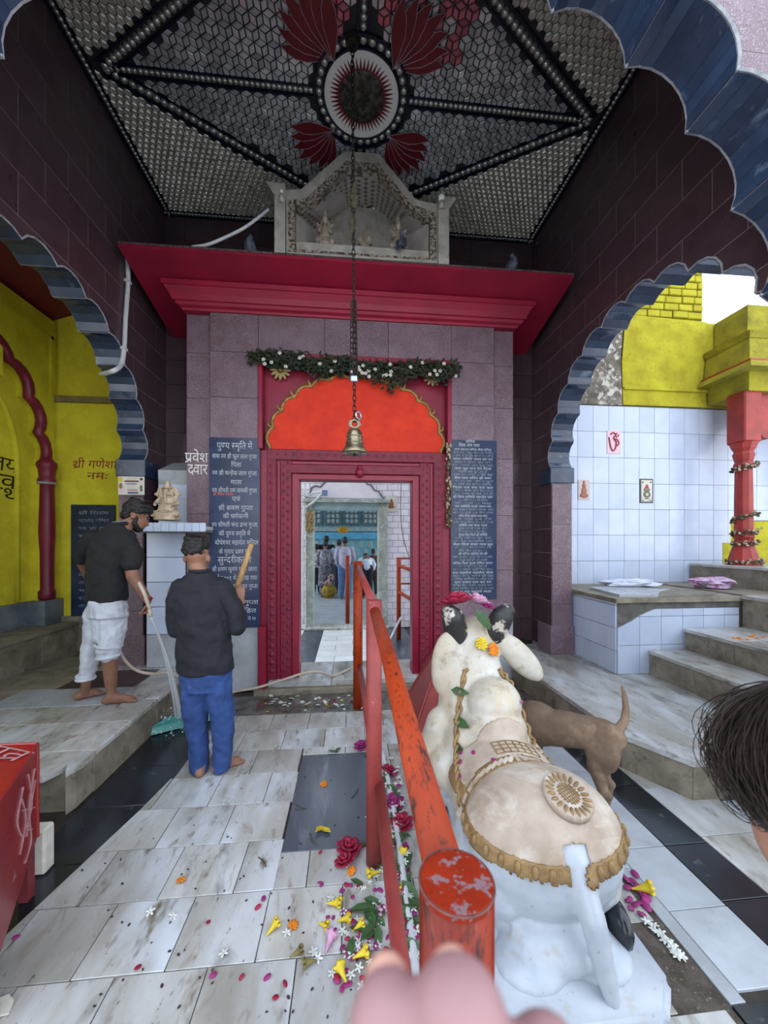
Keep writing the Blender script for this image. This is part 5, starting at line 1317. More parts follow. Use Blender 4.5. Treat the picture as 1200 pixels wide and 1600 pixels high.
for p_ in bm_.polygons:
    c_ = p_.center - BO
    if c_.z < .455 and c_.y < -.10 + .08 * sin(c_.z * 30) or c_.z < .24 + .05 * sin(c_.y * 14) or (c_.y < -.5 and abs(c_.x - .06) < .07): p_.material_index = 1
loc = lambda c: c - BO
def zed(c): return .395 + .05 * (abs(c.x - .02) / .3) ** 2 + max(0, (c.y + .45)) * .0
sadp = lambda c, n_: (lambda p: abs(p.x) < (.6 if p.y < -.05 else .27) and -.62 < p.y < .055 + .12 * p.x * p.x and p.z > .455 - .5 * max(0, p.y + .1) ** 2 and n_.z > -.25 and not (abs(p.x - .035) < .045 and p.y < -.55))(loc(c))
shell(bm_, sadp, .007, 'saddle_cloth', m_sad, bull)
shell(bm_, lambda c, n_: (lambda p: -.64 < p.y < .05 and .425 < p.z < .478 and abs(p.x) > .05 or (-.64 < p.y < -.3 and .425 < p.z < .478 and abs(p.x - .04) > .045))(loc(c)), .013, 'gold_fringe', m_goldp, bull)
shell(bm_, lambda c, n_: (lambda p: abs(p.y + .155 + .06 * abs(p.x) ) < .030 and p.z > .40)(loc(c)), .012, 'rear_girth_band', m_goldp, bull)
from mathutils.bvhtree import BVHTree
bvh = BVHTree.FromPolygons([v.co for v in bm_.vertices], [tuple(p.vertices) for p in bm_.polygons])
def drop(x, y): 
    h = bvh.ray_cast(Vector((x, y, 3)), Vector((0, 0, -1))); return (h[0], h[1]) if h[0] else (Vector((x, y, .5)), Vector((0, 0, 1)))
def on_bull(x, y, off=.0):
    p, n_ = drop(BO.x + x, BO.y + y); return p + n_ * off, n_
for s in (-1, 1):
    base_ = [on_bull(s * x_, y_, .006)[0] for x_, y_ in ((.10, .30), (.15, .24), (.19, .16), (.215, .08), (.235, 0), (.25, -.08), (.262, -.16))]
    sp2 = spline(base_, 8)
    for ph_ in (0, pi): MB().tube([p_ + Vector((.012 * cos(i * .9 + ph_), .004, .012 * sin(i * .9 + ph_))) for i, p_ in enumerate(sp2)], .010, 6).build('neck_rope', m_goldp, bull, True)
# carved blocks along the girth band, grid patch, fringe tassels, rosette
for k in range(21):
    x = -.27 + k * .027; p, n_ = on_bull(x, -.155 - .06 * abs(x), .013); tgt = n_.to_track_quat('Z', 'Y').to_matrix()
    MB().add([p + tgt @ Vector(v_) for v_ in boxv((-.009, -.022, -.01), (.009, .022, .005))], BF).build('band_block', m_sad, bull)
for i in range(7):
    P = [on_bull(-.07 + i * .035, -.105 + j * .03, .009)[0] for j in range(4)]; MB().tube(P, .0028, 4).build('grid_line', m_goldp, bull)
for j in range(4):
    P = [on_bull(-.07 + i * .035, -.105 + j * .03, .009)[0] for i in range(7)]; MB().tube(P, .0028, 4).build('grid_line', m_goldp, bull)
pc_, nc = on_bull(.075, -.44, .008); T = nc.to_track_quat('Z', 'Y').to_matrix()
ros = MB().lathe([(.001, -.02), (.096, -.02), (.096, .006), (.088, .012), (.054, .008), (.051, .012), (.001, .014)], pc_, 28, T).build('rump_rosette', m_sad, bull, True)
for k in range(20):
    a = 2 * pi * k / 20; MB().ell(pc_ + T @ Vector((  .072 * cos(a), .072 * sin(a), .010)), (.019, .008, .007), 8, T @ Matrix.Rotation(a, 3, 'Z')).build('rosette_petal', m_goldp, ros, True)
for k in range(-3, 4):
    w = sqrt(max(0, .044 ** 2 - (k * .0115) ** 2))
    for a in (0, pi / 2):
        Rz = T @ Matrix.Rotation(a + .1, 3, 'Z'); MB().tube([pc_ + Rz @ Vector((-w, k * .0115, .015)), pc_ + Rz @ Vector((w, k * .0115, .015))], .0024, 4).build('rosette_grid', m_goldp, ros)
for k in range(18):
    a = pi * (1.04 + k * .92 / 17)
    d = Vector((cos(a), sin(a), 0)); h = bvh.ray_cast(BO + Vector((.02, -.25, .448)) + d * 1.2, -d)
    if h[0] and abs(h[0].x - BO.x - .04) > .05: MB().ell(h[0] + h[1] * .012, (.014, .014, .026), 8).build('fringe_tassel', m_goldp, bull, True)
for s in (-1, 1):                          # blackened horn stumps
    hm = MB().cap(W(s * .125, .43, 1.07), .080, W(s * .155, .385, 1.175), .070, 16).ell(W(s * .180, .375, 1.215), (.055, .045, .045), 12)
    obj('horn_stump', fuse(hm, .009, 3), bull, m_tar)
MB().ell(W(.262, -.46, .14), (.045, .095, .085), 14).build('dark_hollow_solid', m_black, bull, True)  # solid black ellipsoid standing in for a dark hollow

# ================================================================ dog
m_dog = mat('brown_short_fur', '74604f', '624e3f', 10, rough=.85, bump=.3, bscale=120, spot=('8c7762', 6, .55, .75))
DO = Vector((1.53, 2.03, 0)); dog = thing('dog', 'thin brown dog seen from behind with its tail raised', 'dog', DO)
R = Matrix.Rotation(radians(47), 3, 'Z'); D = lambda x, y, z: DO + R @ Vector((x, y * .82, z))
mb = MB()
mb.ell(D(0, .08, .50), (.085, .14, .095), 16, R); mb.cap(D(0, .10, .50), .092, D(0, .50, .45), .115, 16); mb.ell(D(0, .52, .46), (.11, .16, .14), 16, R)
mb.ell(D(0, .28, .50), (.088, .2, .085), 14, R)
mb.cap(D(0, .62, .46), .075, D(0, .76, .36), .055, 12); mb.ell(D(0, .81, .32), (.062, .075, .065), 12, R); mb.cap(D(0, .85, .29), .042, D(0, .93, .21), .026, 10)
for s in (-1, 1):
    mb.ell(D(s * .055, .06, .42), (.048, .095, .12), 14, R); mb.cap(D(s * .06, .10, .34), .050, D(s * .062, .05, .20), .030, 10)
    mb.cap(D(s * .062, .04, .205), .027, D(s * .065, .02, .19), .026, 8); mb.cap(D(s * .063, .025, .19), .023, D(s * .065, .05, .035), .019, 8); mb.cap(D(s * .065, .05, .025), .022, D(s * .066, .10, .02), .018, 8)
    mb.cap(D(s * .07, .55, .42), .05, D(s * .07, .53, .22), .028, 10); mb.cap(D(s * .07, .53, .22), .026, D(s * .07, .55, .03), .019, 8); mb.cap(D(s * .07, .55, .025), .02, D(s * .07, .60, .02), .017, 8)
    mb.cap(D(s * .05, .79, .37), .022, D(s * .065, .75, .42), .010, 8)
tl = [D(0, -.03, .55), D(.005, -.07, .62), D(.015, -.075, .69), D(.03, -.065, .75), D(.035, -.05, .80)]
for i, (r0, r1) in enumerate(((.030, .025), (.025, .020), (.020, .016), (.016, .011))): mb.cap(tl[i], r0, tl[i + 1], r1, 8)
obj('body', fuse(mb, .009, 4), dog, m_dog)

# ================================================================ donation box, lower left
m_box = mat('scuffed_red_enamel', '971f1c', '841a24', 5, rough=.3, spot=[('c98a92', 12, .66, .78), ('5d1a1c', 30, .70, .8)], rvar=.12, coat=.3)
dbx = thing('donation_box', 'red metal donation box with scratched white lettering, lower left corner', 'box', (-1.6, 1.5, 0))
cB = Vector((-1.47, 1.90, 0)); e1 = Vector((.41, -.91, 0)); e2 = Vector((-.91, -.41, 0))
BP = lambda a_, b_, z_: cB + e1 * a_ + e2 * b_ + Vector((0, 0, z_))
vs = [BP(.62, .5, .06), BP(.62, 0, .06), BP(0, 0, .25), BP(0, .5, .25), BP(.62, .5, .80), BP(.62, 0, .69), BP(0, 0, .69), BP(0, .5, .80)]
add('body', vs, BF, m_box, dbx)
for a_ in (.03, .58):
    for b_ in (.03, .46): MB().tube([BP(a_, b_, -.005), BP(a_, b_, .27)], .028, 4).build('leg', mat('dusky_red_leg', '7d3236', '5f2428', 8, rough=.5), dbx)
MB().tube([vs[5], vs[6]], .008, 6).tube([vs[6], vs[7]], .008, 6).tube([vs[5], vs[1]], .008, 6).tube([vs[6], vs[2]], .008, 6).build('folded_edges', m_box, dbx)
m_scr = mat('scraped_white_lettering', 'b98f92', '9c6c72', 30, rough=.7)
tu = (e1 * .55 - e2 * .83).normalized(); up_ = (vs[7] - vs[6]).normalized(); nl = (vs[5] - vs[6]).cross(up_).normalized(); nl = nl if nl.z > 0 else -nl
text('पात्र', BP(.17, .03, .698) + nl * .004, e1 * .5 - up_ * .86, nl.cross(e1 * .5 - up_ * .86), .14, m_scr, dbx, .22, align='R')
for Q_ in ([(.05, .60), (.10, .52), (.16, .36)], [(.04, .54), (.12, .42), (.10, .30), (.18, .26)], [(.14, .62), (.09, .46), (.16, .40), (.08, .34)], [(.22, .56), (.17, .44), (.24, .34)], [(.20, .60), (.27, .5), (.22, .4)], [(.05, .42), (.2, .50)]):
    MB().tube(spline([BP(a_, -.003, z_) for a_, z_ in Q_], 5), .0035, 4).build('scratch', m_scr, dbx)
tag(box('white_carton', (-1.62, 1.98, -.005), (-1.50, 2.05, .22), m_offw, None, .01), 'small white carton standing behind the red box', 'carton')

# ================================================================ people
m_skin = mat('brown_skin', '8c6551', '7c5745', 10, rough=.55, spec=.35); m_hair = mat('black_hair', '14110f', '0b0908', 60, rough=.45, bump=.8, bscale=160, stretch=(1, 1, .4))
m_nail = mat('nail', 'b98a78', rough=.4); m_eye = mat('eye_white', '9a8f88', rough=.3); m_pup = mat('pupil', '17110e', rough=.2)
def loft(mb, rings, n=18):
    base = len(mb.v)
    for c, rx, ry, rot in rings:
        for k in range(n):
            a = 2 * pi * k / n; x, y = rx * cos(a), ry * sin(a)
            mb.v.append((c[0] + x * cos(rot) - y * sin(rot), c[1] + x * sin(rot) + y * cos(rot), c[2]))
    for i in range(len(rings) - 1):
        for k in range(n): a = base + i * n + k; b = base + i * n + (k + 1) % n; mb.f.append((a, b, b + n, a + n))
    mb.f.append(tuple(base + k for k in range(n))[::-1]); e = base + (len(rings) - 1) * n; mb.f.append(tuple(e + k for k in range(n)))
    return mb
def limb(mb, P, R_, n=12):
    for i in range(len(P) - 1): mb.cap(P[i], R_[i], P[i + 1], R_[i + 1], n)
def hand_into(mb, wrist, tip_dir, side_dir, palm_n, s=1.0, curl=.9, spread=.0, closed=False):
    """palm, four fingers of unequal length, thumb from the side of the palm; fingers bend towards palm_n"""
    t, sd, pn = Vector(tip_dir).normalized(), Vector(side_dir).normalized(), Vector(palm_n).normalized(); w = Vector(wrist)
    pc = w + t * .05 * s
    for k in (-1.4, -.5, .5, 1.4): mb.cap(w + sd * k * .010 * s, .016 * s, w + t * .085 * s + sd * k * .019 * s, .0125 * s, 8)
    tips = []
    for k, L in zip((-1.5, -.5, .5, 1.5), (.062, .076, .080, .070)):
        p = w + t * .085 * s + sd * k * .0185 * s; d = (t + sd * k * spread).normalized(); a = 0.15 if not closed else .5
        for f, r0, r1 in ((.45, .0098, .0088), (.31, .0088, .0078), (.24, .0078, .0066)):
            a += curl * (.62 if closed else .38); dd = d * cos(a) + pn * sin(a); q = p + dd * L * f * s; mb.cap(p, r0 * s, q, r1 * s, 8); p = q
        tips.append(p)
    p = w + t * .028 * s - sd * .026 * s
    for L, an, r0, r1 in ((.042, .9, .0135, .0115), (.034, .55 if not closed else .25, .0112, .0098), (.028, .3 if not closed else -.1, .0096, .0078)):
        d = (t * cos(an) - sd * sin(an) + pn * (.35 if not closed else .75)).normalized(); q = p + d * L * s; mb.cap(p, r0 * s, q, r1 * s, 8); p = q
    return tips
def foot_into(mb, heel, toe, z0, s=1.0):
    h, t = Vector(heel), Vector(toe); d = (t - h); d.z = 0; L = d.length; d /= L; sd = Vector((-d.y, d.x, 0))
    mb.cap(h + Vector((0, 0, .036)), .036 * s, h + d * L * .45 + Vector((0, 0, .045)), .036 * s, 10); mb.cap(h + d * L * .3 + Vector((0, 0, .03)), .034 * s, h + d * L * .72 + Vector((0, 0, .024)), .032 * s, 10)
    mb.cap(h + d * L * .25 + Vector((0, 0, .055)), .034 * s, h + d * L * .55 + Vector((0, 0, .04)), .03 * s, 10)
    for k in range(5):
        o_ = (k - 2) * .0175 * s; mb.cap(h + d * L * .70 + sd * o_ + Vector((0, 0, .02)), .017 * s, h + d * (L * (.95 - .035 * k)) + sd * (o_ * 1.1) + Vector((0, 0, .012)), .0115 * s, 8)

# ---- bearded man hosing the floor
Y1 = 3.36; J = lambda px_, py_, dy=0.0: aty(px_, py_, Y1 + dy)
man1 = thing('person', 'bearded man in black polo shirt and rolled white trousers holding a hose', 'person', (atz(150, 1090, .27).x, Y1, .27))
rot1 = radians(-38)
hc = J(213, 805, .02); fwd = Vector((.80, .42, -.42)).normalized(); sidev = fwd.cross(Vector((0, 0, 1))).normalized(); upv = sidev.cross(fwd)
HM = Matrix((sidev, fwd, upv)).transposed(); HP = lambda x, y, z: hc + HM @ Vector((x, y, z))
sk = MB()
sk.ell(HP(0, -.01, .03), (.074, .094, .088), 18, HM); sk.ell(HP(0, .035, -.045), (.060, .068, .075), 16, HM); sk.ell(HP(0, .055, -.095), (.038, .04, .03), 12, HM)
sk.cap(HP(0, .095, -.01), .011, HP(0, .108, -.042), .015, 8); sk.ell(HP(0, .088, -.072), (.024, .016, .008), 8, HM); sk.ell(HP(0, .088, -.083), (.021, .015, .008), 8, HM)
sk.ell(HP(0, .085, .02), (.052, .016, .010), 10, HM)
for s in (-1, 1):
    sk.ell(HP(s * .076, -.012, -.02), (.012, .022, .033), 10, HM); sk.ell(HP(s * .076, -.01, -.02), (.018, .010, .012), 8, HM)
sk.cap(J(192, 832), .060, HP(0, -.02, -.06), .055, 12)
shR, elR, wrR = J(203, 850, -.04), J(207, 900, -.10), J(231, 938, -.10)
limb(sk, [shR, elR, wrR], [.062, .050, .031]); limb(sk, [J(140, 850, .08), J(130, 880, .16), J(140, 905, .26)], [.058, .047, .034])
tips = hand_into(sk, wrR, Vector((.12, -.1, -1)), Vector((-.5, .85, 0)), Vector((-.6, -.5, .1)), 1.05, .9, 0, True)
hand_into(sk, J(140, 905, .26), Vector((.6, .4, -.5)), Vector((0, 1, .3)), Vector((.4, -.6, -.4)), 1.0, .6)
limb(sk, [J(174, 985, -.05), J(171, 1025, -.05), J(173, 1060, -.03), J(174, 1082, -.02)], [.075, .060, .050, .036]); limb(sk, [J(155, 965, .03), J(146, 1005, .06), J(136, 1052, .08), J(134, 1068, .08)], [.06, .045, .040, .038])
sk.ell(J(168, 945), (.15, .11, .1), 14); sk.ell(J(170, 870), (.16, .10, .2), 14)
hl = atz(166, 1101, .27); tr = atz(218, 1094, .27); foot_into(sk, hl, tr, .27)
sk.cap(J(174, 1082, -.02), .036, hl + Vector((.03, 0, .06)), .034, 10)
hl2 = atz(122, 1094, .27); t2 = atz(163, 1083, .27); foot_into(sk, hl2, t2, .27); sk.cap(J(134, 1068, .08), .037, hl2 + Vector((.04, .02, .06)), .034, 10)
obj('body', fuse(sk, .0085, 3), man1, m_skin)
shirt = MB()
cc = lambda px_, py_, dy=0: tuple(J(px_, py_, dy))
loft(shirt, [(cc(167, 938), .200, .135, rot1), (cc(167, 915), .196, .135, rot1), (cc(167, 890), .192, .135, rot1), (cc(168, 868), .200, .135, rot1), (cc(170, 850), .205, .125, rot1), (cc(174, 836), .185, .105, rot1), (cc(182, 825), .12, .085, rot1), (cc(189, 817), .075, .068, rot1)])
limb(shirt, [J(196, 842, -.03), J(205, 858, -.05), J(206, 882, -.09)], [.080, .080, .074]); limb(shirt, [J(147, 842, .06), J(137, 858, .10), J(131, 872, .14)], [.080, .076, .07])
m_polo = mat('black_polo_cotton', '1c1c1f', '151518', 30, rough=.85, bump=.25, bscale=160)
so = obj('polo_shirt', fuse(shirt, .009, 3, .014, 9), man1, m_polo)
P = [HP(0, 0, 0)] ; cp = []
for k in range(13):
    a = pi * (.9 + 1.25 * k / 12); cp.append(Vector(J(192, 820)) + Vector((.072 * cos(a + rot1), .066 * sin(a + rot1), .012 + .012 * sin(a))))
MB().tube(cp, .020, 8).build('collar', m_polo, so, True); MB().tube([p + Vector((0, -.006, .019)) for p in cp], .003, 5).build('collar_piping', mat('grey_piping', '8d949c', rough=.8), so)
tro = MB()
loft(tro, [(cc(168, 1000, -.02), .105, .10, rot1), (cc(170, 975, -.01), .125, .115, rot1), (cc(172, 950), .14, .13, rot1)])
loft(tro, [(cc(169, 962), .195, .14, rot1), (cc(168, 945), .190, .130, rot1), (cc(167, 930), .165, .11, rot1)])
limb(tro, [J(176, 958, -.02), J(174, 990, -.05), J(171, 1020, -.05)], [.115, .098, .082]); limb(tro, [J(155, 960, .03), J(146, 1005, .06), J(136, 1052, .08)], [.115, .082, .064])
tro.ell(J(170, 1016, -.05), (.095, .092, .04), 14); tro.ell(J(170, 1024, -.05), (.088, .085, .03), 14); tro.ell(J(134, 1056, .08), (.078, .076, .03), 14)
m_chino = mat('white_cotton_trouser', 'c6ccd6', 'b6bcc6', 10, rough=.85, bump=.2, bscale=120)
to = obj('trousers', fuse(tro, .009, 3, .013, 12), man1, m_chino)
torus(MB(), J(170, 1008, -.05), .092, .012, Matrix.Rotation(.15, 3, 'Y') @ Matrix.Rotation(pi / 2, 3, 'X'), 20, 8).build('rolled_cuff', m_chino, to, True); torus(MB(), J(170, 1025, -.05), .080, .013, Matrix.Rotation(-.1, 3, 'Y') @ Matrix.Rotation(pi / 2, 3, 'X'), 20, 8).build('rolled_cuff', m_chino, to, True)
torus(MB(), J(134, 1060, .08), .064, .013, Matrix.Rotation(pi / 2, 3, 'X'), 20, 8).build('rolled_cuff', m_chino, to, True)
hr = MB(); hr.ell(HP(0, -.022, .045), (.086, .100, .088), 18, HM); hr.ell(HP(0, .03, .088), (.070, .060, .045), 14, HM); hr.ell(HP(0, .068, .070), (.058, .034, .03), 12, HM); hr.ell(HP(0, -.065, -.02), (.068, .045, .06), 12, HM)
for k in range(26):
    a = 2 * pi * k / 26; hr.ell(HP(.06 * cos(a), -.01 + .075 * sin(a), .095 + .015 * sin(k * 3.1)), (.026, .026, .022), 8, HM)
obj('hair', fuse(hr, .008, 2, .010, 30), man1, m_hair)
bd = MB(); bd.ell(HP(0, .055, -.098), (.046, .046, .036), 12, HM); bd.ell(HP(0, .088, -.062), (.026, .016, .006), 8, HM)
for s in (-1, 1): bd.cap(HP(s * .062, .012, -.025), .016, HP(s * .058, .022, -.075), .020, 8); bd.cap(HP(s * .058, .022, -.075), .022, HP(s * .03, .06, -.105), .024, 8)
obj('beard', fuse(bd, .006, 2, .004, 60), man1, m_hair)
for s in (-1, 1):
    e = MB().ell(HP(s * .030, .076, .002), (.012, .008, .0055), 10, HM).build('eye', m_eye, man1, True); MB().ell(HP(s * .030, .087, .001), (.005, .003, .005), 8, HM).build('pupil', m_pup, e, True)
    MB().tube([HP(s * .012, .092, .018), HP(s * .032, .090, .026), HP(s * .052, .076, .018)], .0055, 6).build('eyebrow', m_hair, man1)
torus(MB(), J(230, 933, -.10), .034, .010, Matrix.Rotation(.5, 3, 'Y') @ Matrix.Rotation(pi / 2, 3, 'X'), 16, 8).build('thread_bracelet', mat('red_thread', '8a1626', '6a0f1c', 30, rough=.8), man1, True)

# ---- hose, water jet and splash
hose = thing('water_hose', 'cream rubber hose looping from the man to the doorway', 'hose', (-1.9, 3.4, .4))
m_hose = mat('cream_rubber', 'c2b5a6', 'ad9f90', 8, rough=.5)
hp_ = J(234, 952, -.14)
path = [hp_, J(222, 920, -.16), J(208, 905, -.02), J(190, 940, .15), J(176, 985, .20), J(184, 1010, .22), J(196, 1033, .25), J(215, 1048, .25), J(240, 1053, .24), J(268, 1052, .20), J(295, 1072, .30), aty(330, 1090, 3.85), aty(369, 1080, 3.95), aty(400, 1075, 3.98), aty(440, 1063, 4.02), aty(475, 1052, 4.05), aty(500, 1050, 4.08), atz(520, 1056, .135), atz(545, 1046, .135), aty(560, 1040, 4.7)]
MB().tube(spline(path, 6), .014, 9).build('tube', m_hose, hose, True)
MB().tube([hp_, hp_ + Vector((.01, -.01, -.06))], .015, 9).build('nozzle', m_hose, hose, True)
m_wat = mat('clear_water', 'f2f6fa', rough=.15, trans=.55, spec=.5)
wj = thing('water_jet', 'clear jet of water falling from the hose to the wet floor', 'water', atz(283, 1130, 0))
end = atz(282, 1130, .0); p0 = hp_ + Vector((.01, -.01, -.06))
for k in range(9):
    o_ = Vector((random.uniform(-.03, .03), random.uniform(-.03, .03), 0)); pts = [p0 + Vector((random.uniform(-.008, .008), 0, 0))]
    for t in (.25, .5, .75, 1): pts.append(p0.lerp(end + o_, t) + Vector((.07 * t * (1 - t), 0, .30 * t * (1 - t))))
    MB().tube(spline(pts, 5), [.005 + .004 * (i / 20) for i in range(21)], 6).build('water_strand', m_wat, wj, True)
sp_ = MB()
for k in range(170):
    a = random.random() * 2 * pi; rr = random.random() ** .7 * .26; sp_.ell(end + Vector((rr * cos(a), rr * sin(a), .01 + random.random() ** 2 * .26 * (1 - rr / .3))), random.uniform(.003, .009), 6)
sp_.build('splash_drops', m_wat, wj, True)['kind'] = 'stuff'

# ---- young man in dark shirt and jeans
Y2 = 2.75; K = lambda px_, py_, dy=0.0: aty(px_, py_, Y2 + dy); kc = lambda *a: tuple(K(*a))
man2 = thing('person', 'young man in dark navy shirt and blue jeans seen from behind holding a stick', 'person', (K(325, 1210).x, Y2, 0))
sk = MB(); hc2 = K(307, 866)
sk.ell(hc2 + Vector((0, .0, .015)), (.075, .092, .10), 18); sk.ell(hc2 + Vector((-.005, .05, -.05)), (.058, .06, .075), 14); sk.cap(hc2 + Vector((-.005, .10, -.02)), .010, hc2 + Vector((-.005, .115, -.045)), .013, 8)
for s in (-1, 1): sk.ell(hc2 + Vector((s * .080, .01, -.035)), (.014, .020, .032), 10); sk.ell(hc2 + Vector((s * .086, .0, -.03)), (.010, .012, .022), 8)
sk.cap(hc2 + Vector((0, -.01, -.05)), .054, K(313, 900), .056, 12)
limb(sk, [K(352, 922), K(371, 978, -.02), K(376, 940, .12)], [.055, .045, .032]); tips = hand_into(sk, K(376, 938, .12), Vector((-.10, .25, 1)), Vector((1, .2, .1)), Vector((-.5, .8, 0)), 1.0, .95, 0, True)
limb(sk, [K(275, 925), K(274, 985, .02), K(290, 975, .24)], [.055, .045, .034]); hand_into(sk, K(290, 975, .24), Vector((.6, .6, .3)), Vector((0, 0, 1)), Vector((.3, -.6, 0)), 1.0, .8, 0, True)
for pts in ([K(302, 1060), K(308, 1125, .01), K(313, 1195)], [K(340, 1055), K(345, 1120), K(346, 1190)]): limb(sk, pts, [.075, .055, .036])
h1 = atz(312, 1214, 0); foot_into(sk, h1, h1 + Vector((-.06, .22, 0)), 0); sk.cap(K(313, 1195), .036, h1 + Vector((0, .03, .06)), .034, 8)
h2 = atz(338, 1208, 0); foot_into(sk, h2, atz(380, 1188, 0), 0); sk.cap(K(346, 1190), .036, h2 + Vector((.03, .03, .06)), .034, 8)
sk.ell(K(318, 985), (.15, .09, .26), 14)
obj('body', fuse(sk, .0085, 3), man2, mat('light_brown_skin', '976f5b', '87604e', 10, rough=.55, spec=.35))
shirt = MB()
loft(shirt, [(kc(322, 1048), .198, .135, -.1), (kc(321, 1030), .196, .135, -.1), (kc(319, 1000), .186, .128, 0), (kc(317, 965), .190, .125, 0), (kc(315, 935), .196, .115, 0), (kc(314, 915), .185, .10, 0), (kc(313, 902), .12, .08, 0), (kc(312, 893), .068, .064, 0)])
limb(shirt, [K(345, 918), K(362, 945, -.01), K(371, 980, -.02)], [.078, .072, .062]); limb(shirt, [K(371, 980, -.02), K(376, 960, .06)], [.062, .050]); limb(shirt, [K(282, 920), K(275, 950, .0), K(275, 985, .02)], [.075, .066, .058]); limb(shirt, [K(275, 985, .02), K(283, 980, .14)], [.058, .05])
m_navys = mat('dark_navy_cotton', '171924', '10121b', 16, rough=.8, bump=.2, bscale=120)
so = obj('shirt', fuse(shirt, .009, 3, .014, 8), man2, m_navys)
torus(MB(), K(312, 892), .062, .013, Matrix.Rotation(pi / 2, 3, 'X'), 18, 8).build('collar', m_navys, so, True)
je = MB()
loft(je, [(kc(322, 1075), .178, .125, 0), (kc(322, 1045), .176, .122, 0), (kc(321, 1025), .165, .115, 0)])
loft(je, [(kc(311, 1205), .062, .066, 0), (kc(310, 1170), .066, .07, 0), (kc(306, 1130), .078, .082, 0), (kc(303, 1090), .090, .098, 0), (kc(305, 1064), .094, .11, 0)]); loft(je, [(kc(346, 1202), .060, .066, 0), (kc(349, 1165), .070, .074, 0), (kc(348, 1125), .080, .084, 0), (kc(344, 1090), .092, .098, 0), (kc(340, 1062), .094, .11, 0)])
m_jean = mat('blue_denim', '2d4c86', '213a6c', 7, rough=.85, bump=.3, bscale=200, spot=('4a6da6', 5, .56, .8))
jo = obj('jeans', fuse(je, .009, 3, .010, 12), man2, m_jean)
for a, b in (((338, 1052), (362, 1076)),):
    p, q = K(a[0], a[1], -.135), K(b[0], b[1], -.125)
hr = MB(); hr.ell(hc2 + Vector((0, -.005, .058)), (.084, .094, .078), 18); hr.ell(hc2 + Vector((-.005, -.035, .035)), (.078, .066, .06), 14); hr.cap(hc2 + Vector((-.05, .05, .10)), .045, hc2 + Vector((-.115, .07, .06)), .020, 8)
for k in range(22):
    a = 2 * pi * k / 22; hr.ell(hc2 + Vector((.058 * cos(a), -.01 + .062 * sin(a), .108)), (.024, .024, .02), 8)
obj('hair', fuse(hr, .008, 2, .010, 30), man2, m_hair)
torus(MB(), K(377, 944, .10), .036, .005, Matrix.Rotation(pi / 2, 3, 'X'), 16, 6).build('black_bracelet', m_black_p, man2, True)
# floor squeegee held by him: wooden handle and teal blade
sq = thing('floor_squeegee', 'long wooden-handled floor squeegee with a wide teal blade', 'squeegee', atz(280, 1140, 0))
s0, s1 = aty(393, 850, Y2 + .12), atz(300, 1132, .07)
MB().tube([s0, s0.lerp(s1, .25), s1], [.019, .021, .018], 10).build('handle', mat('pale_wood_pole', 'b08a58', '8c6a3e', 8, rough=.6, stretch=(4, 4, .4)), sq, True)
a, b = atz(236, 1149, 0), atz(338, 1124, 0); d = (b - a).normalized(); nn = Vector((-d.y, d.x, 0))
c = [a, b, b + nn * .04, a + nn * .04]
m_tl = mat('teal_plastic', '4f9c98', '438c88', 8, rough=.4)
add('blade', [tuple(p) for p in c] + [tuple(p + Vector((0, 0, .045)) + nn * .03) for p in c], BF, m_tl, sq)
tp_ = [a + Vector((0, 0, .045)) + nn * .03, b + Vector((0, 0, .045)) + nn * .03, b + nn * .16 + Vector((-.05, 0, .07)), a + nn * .16 + Vector((.14, 0, .07))]
add('blade_top', [tuple(p) for p in tp_] + [tuple(p + Vector((0, 0, .012))) for p in tp_], BF, m_tl, sq)

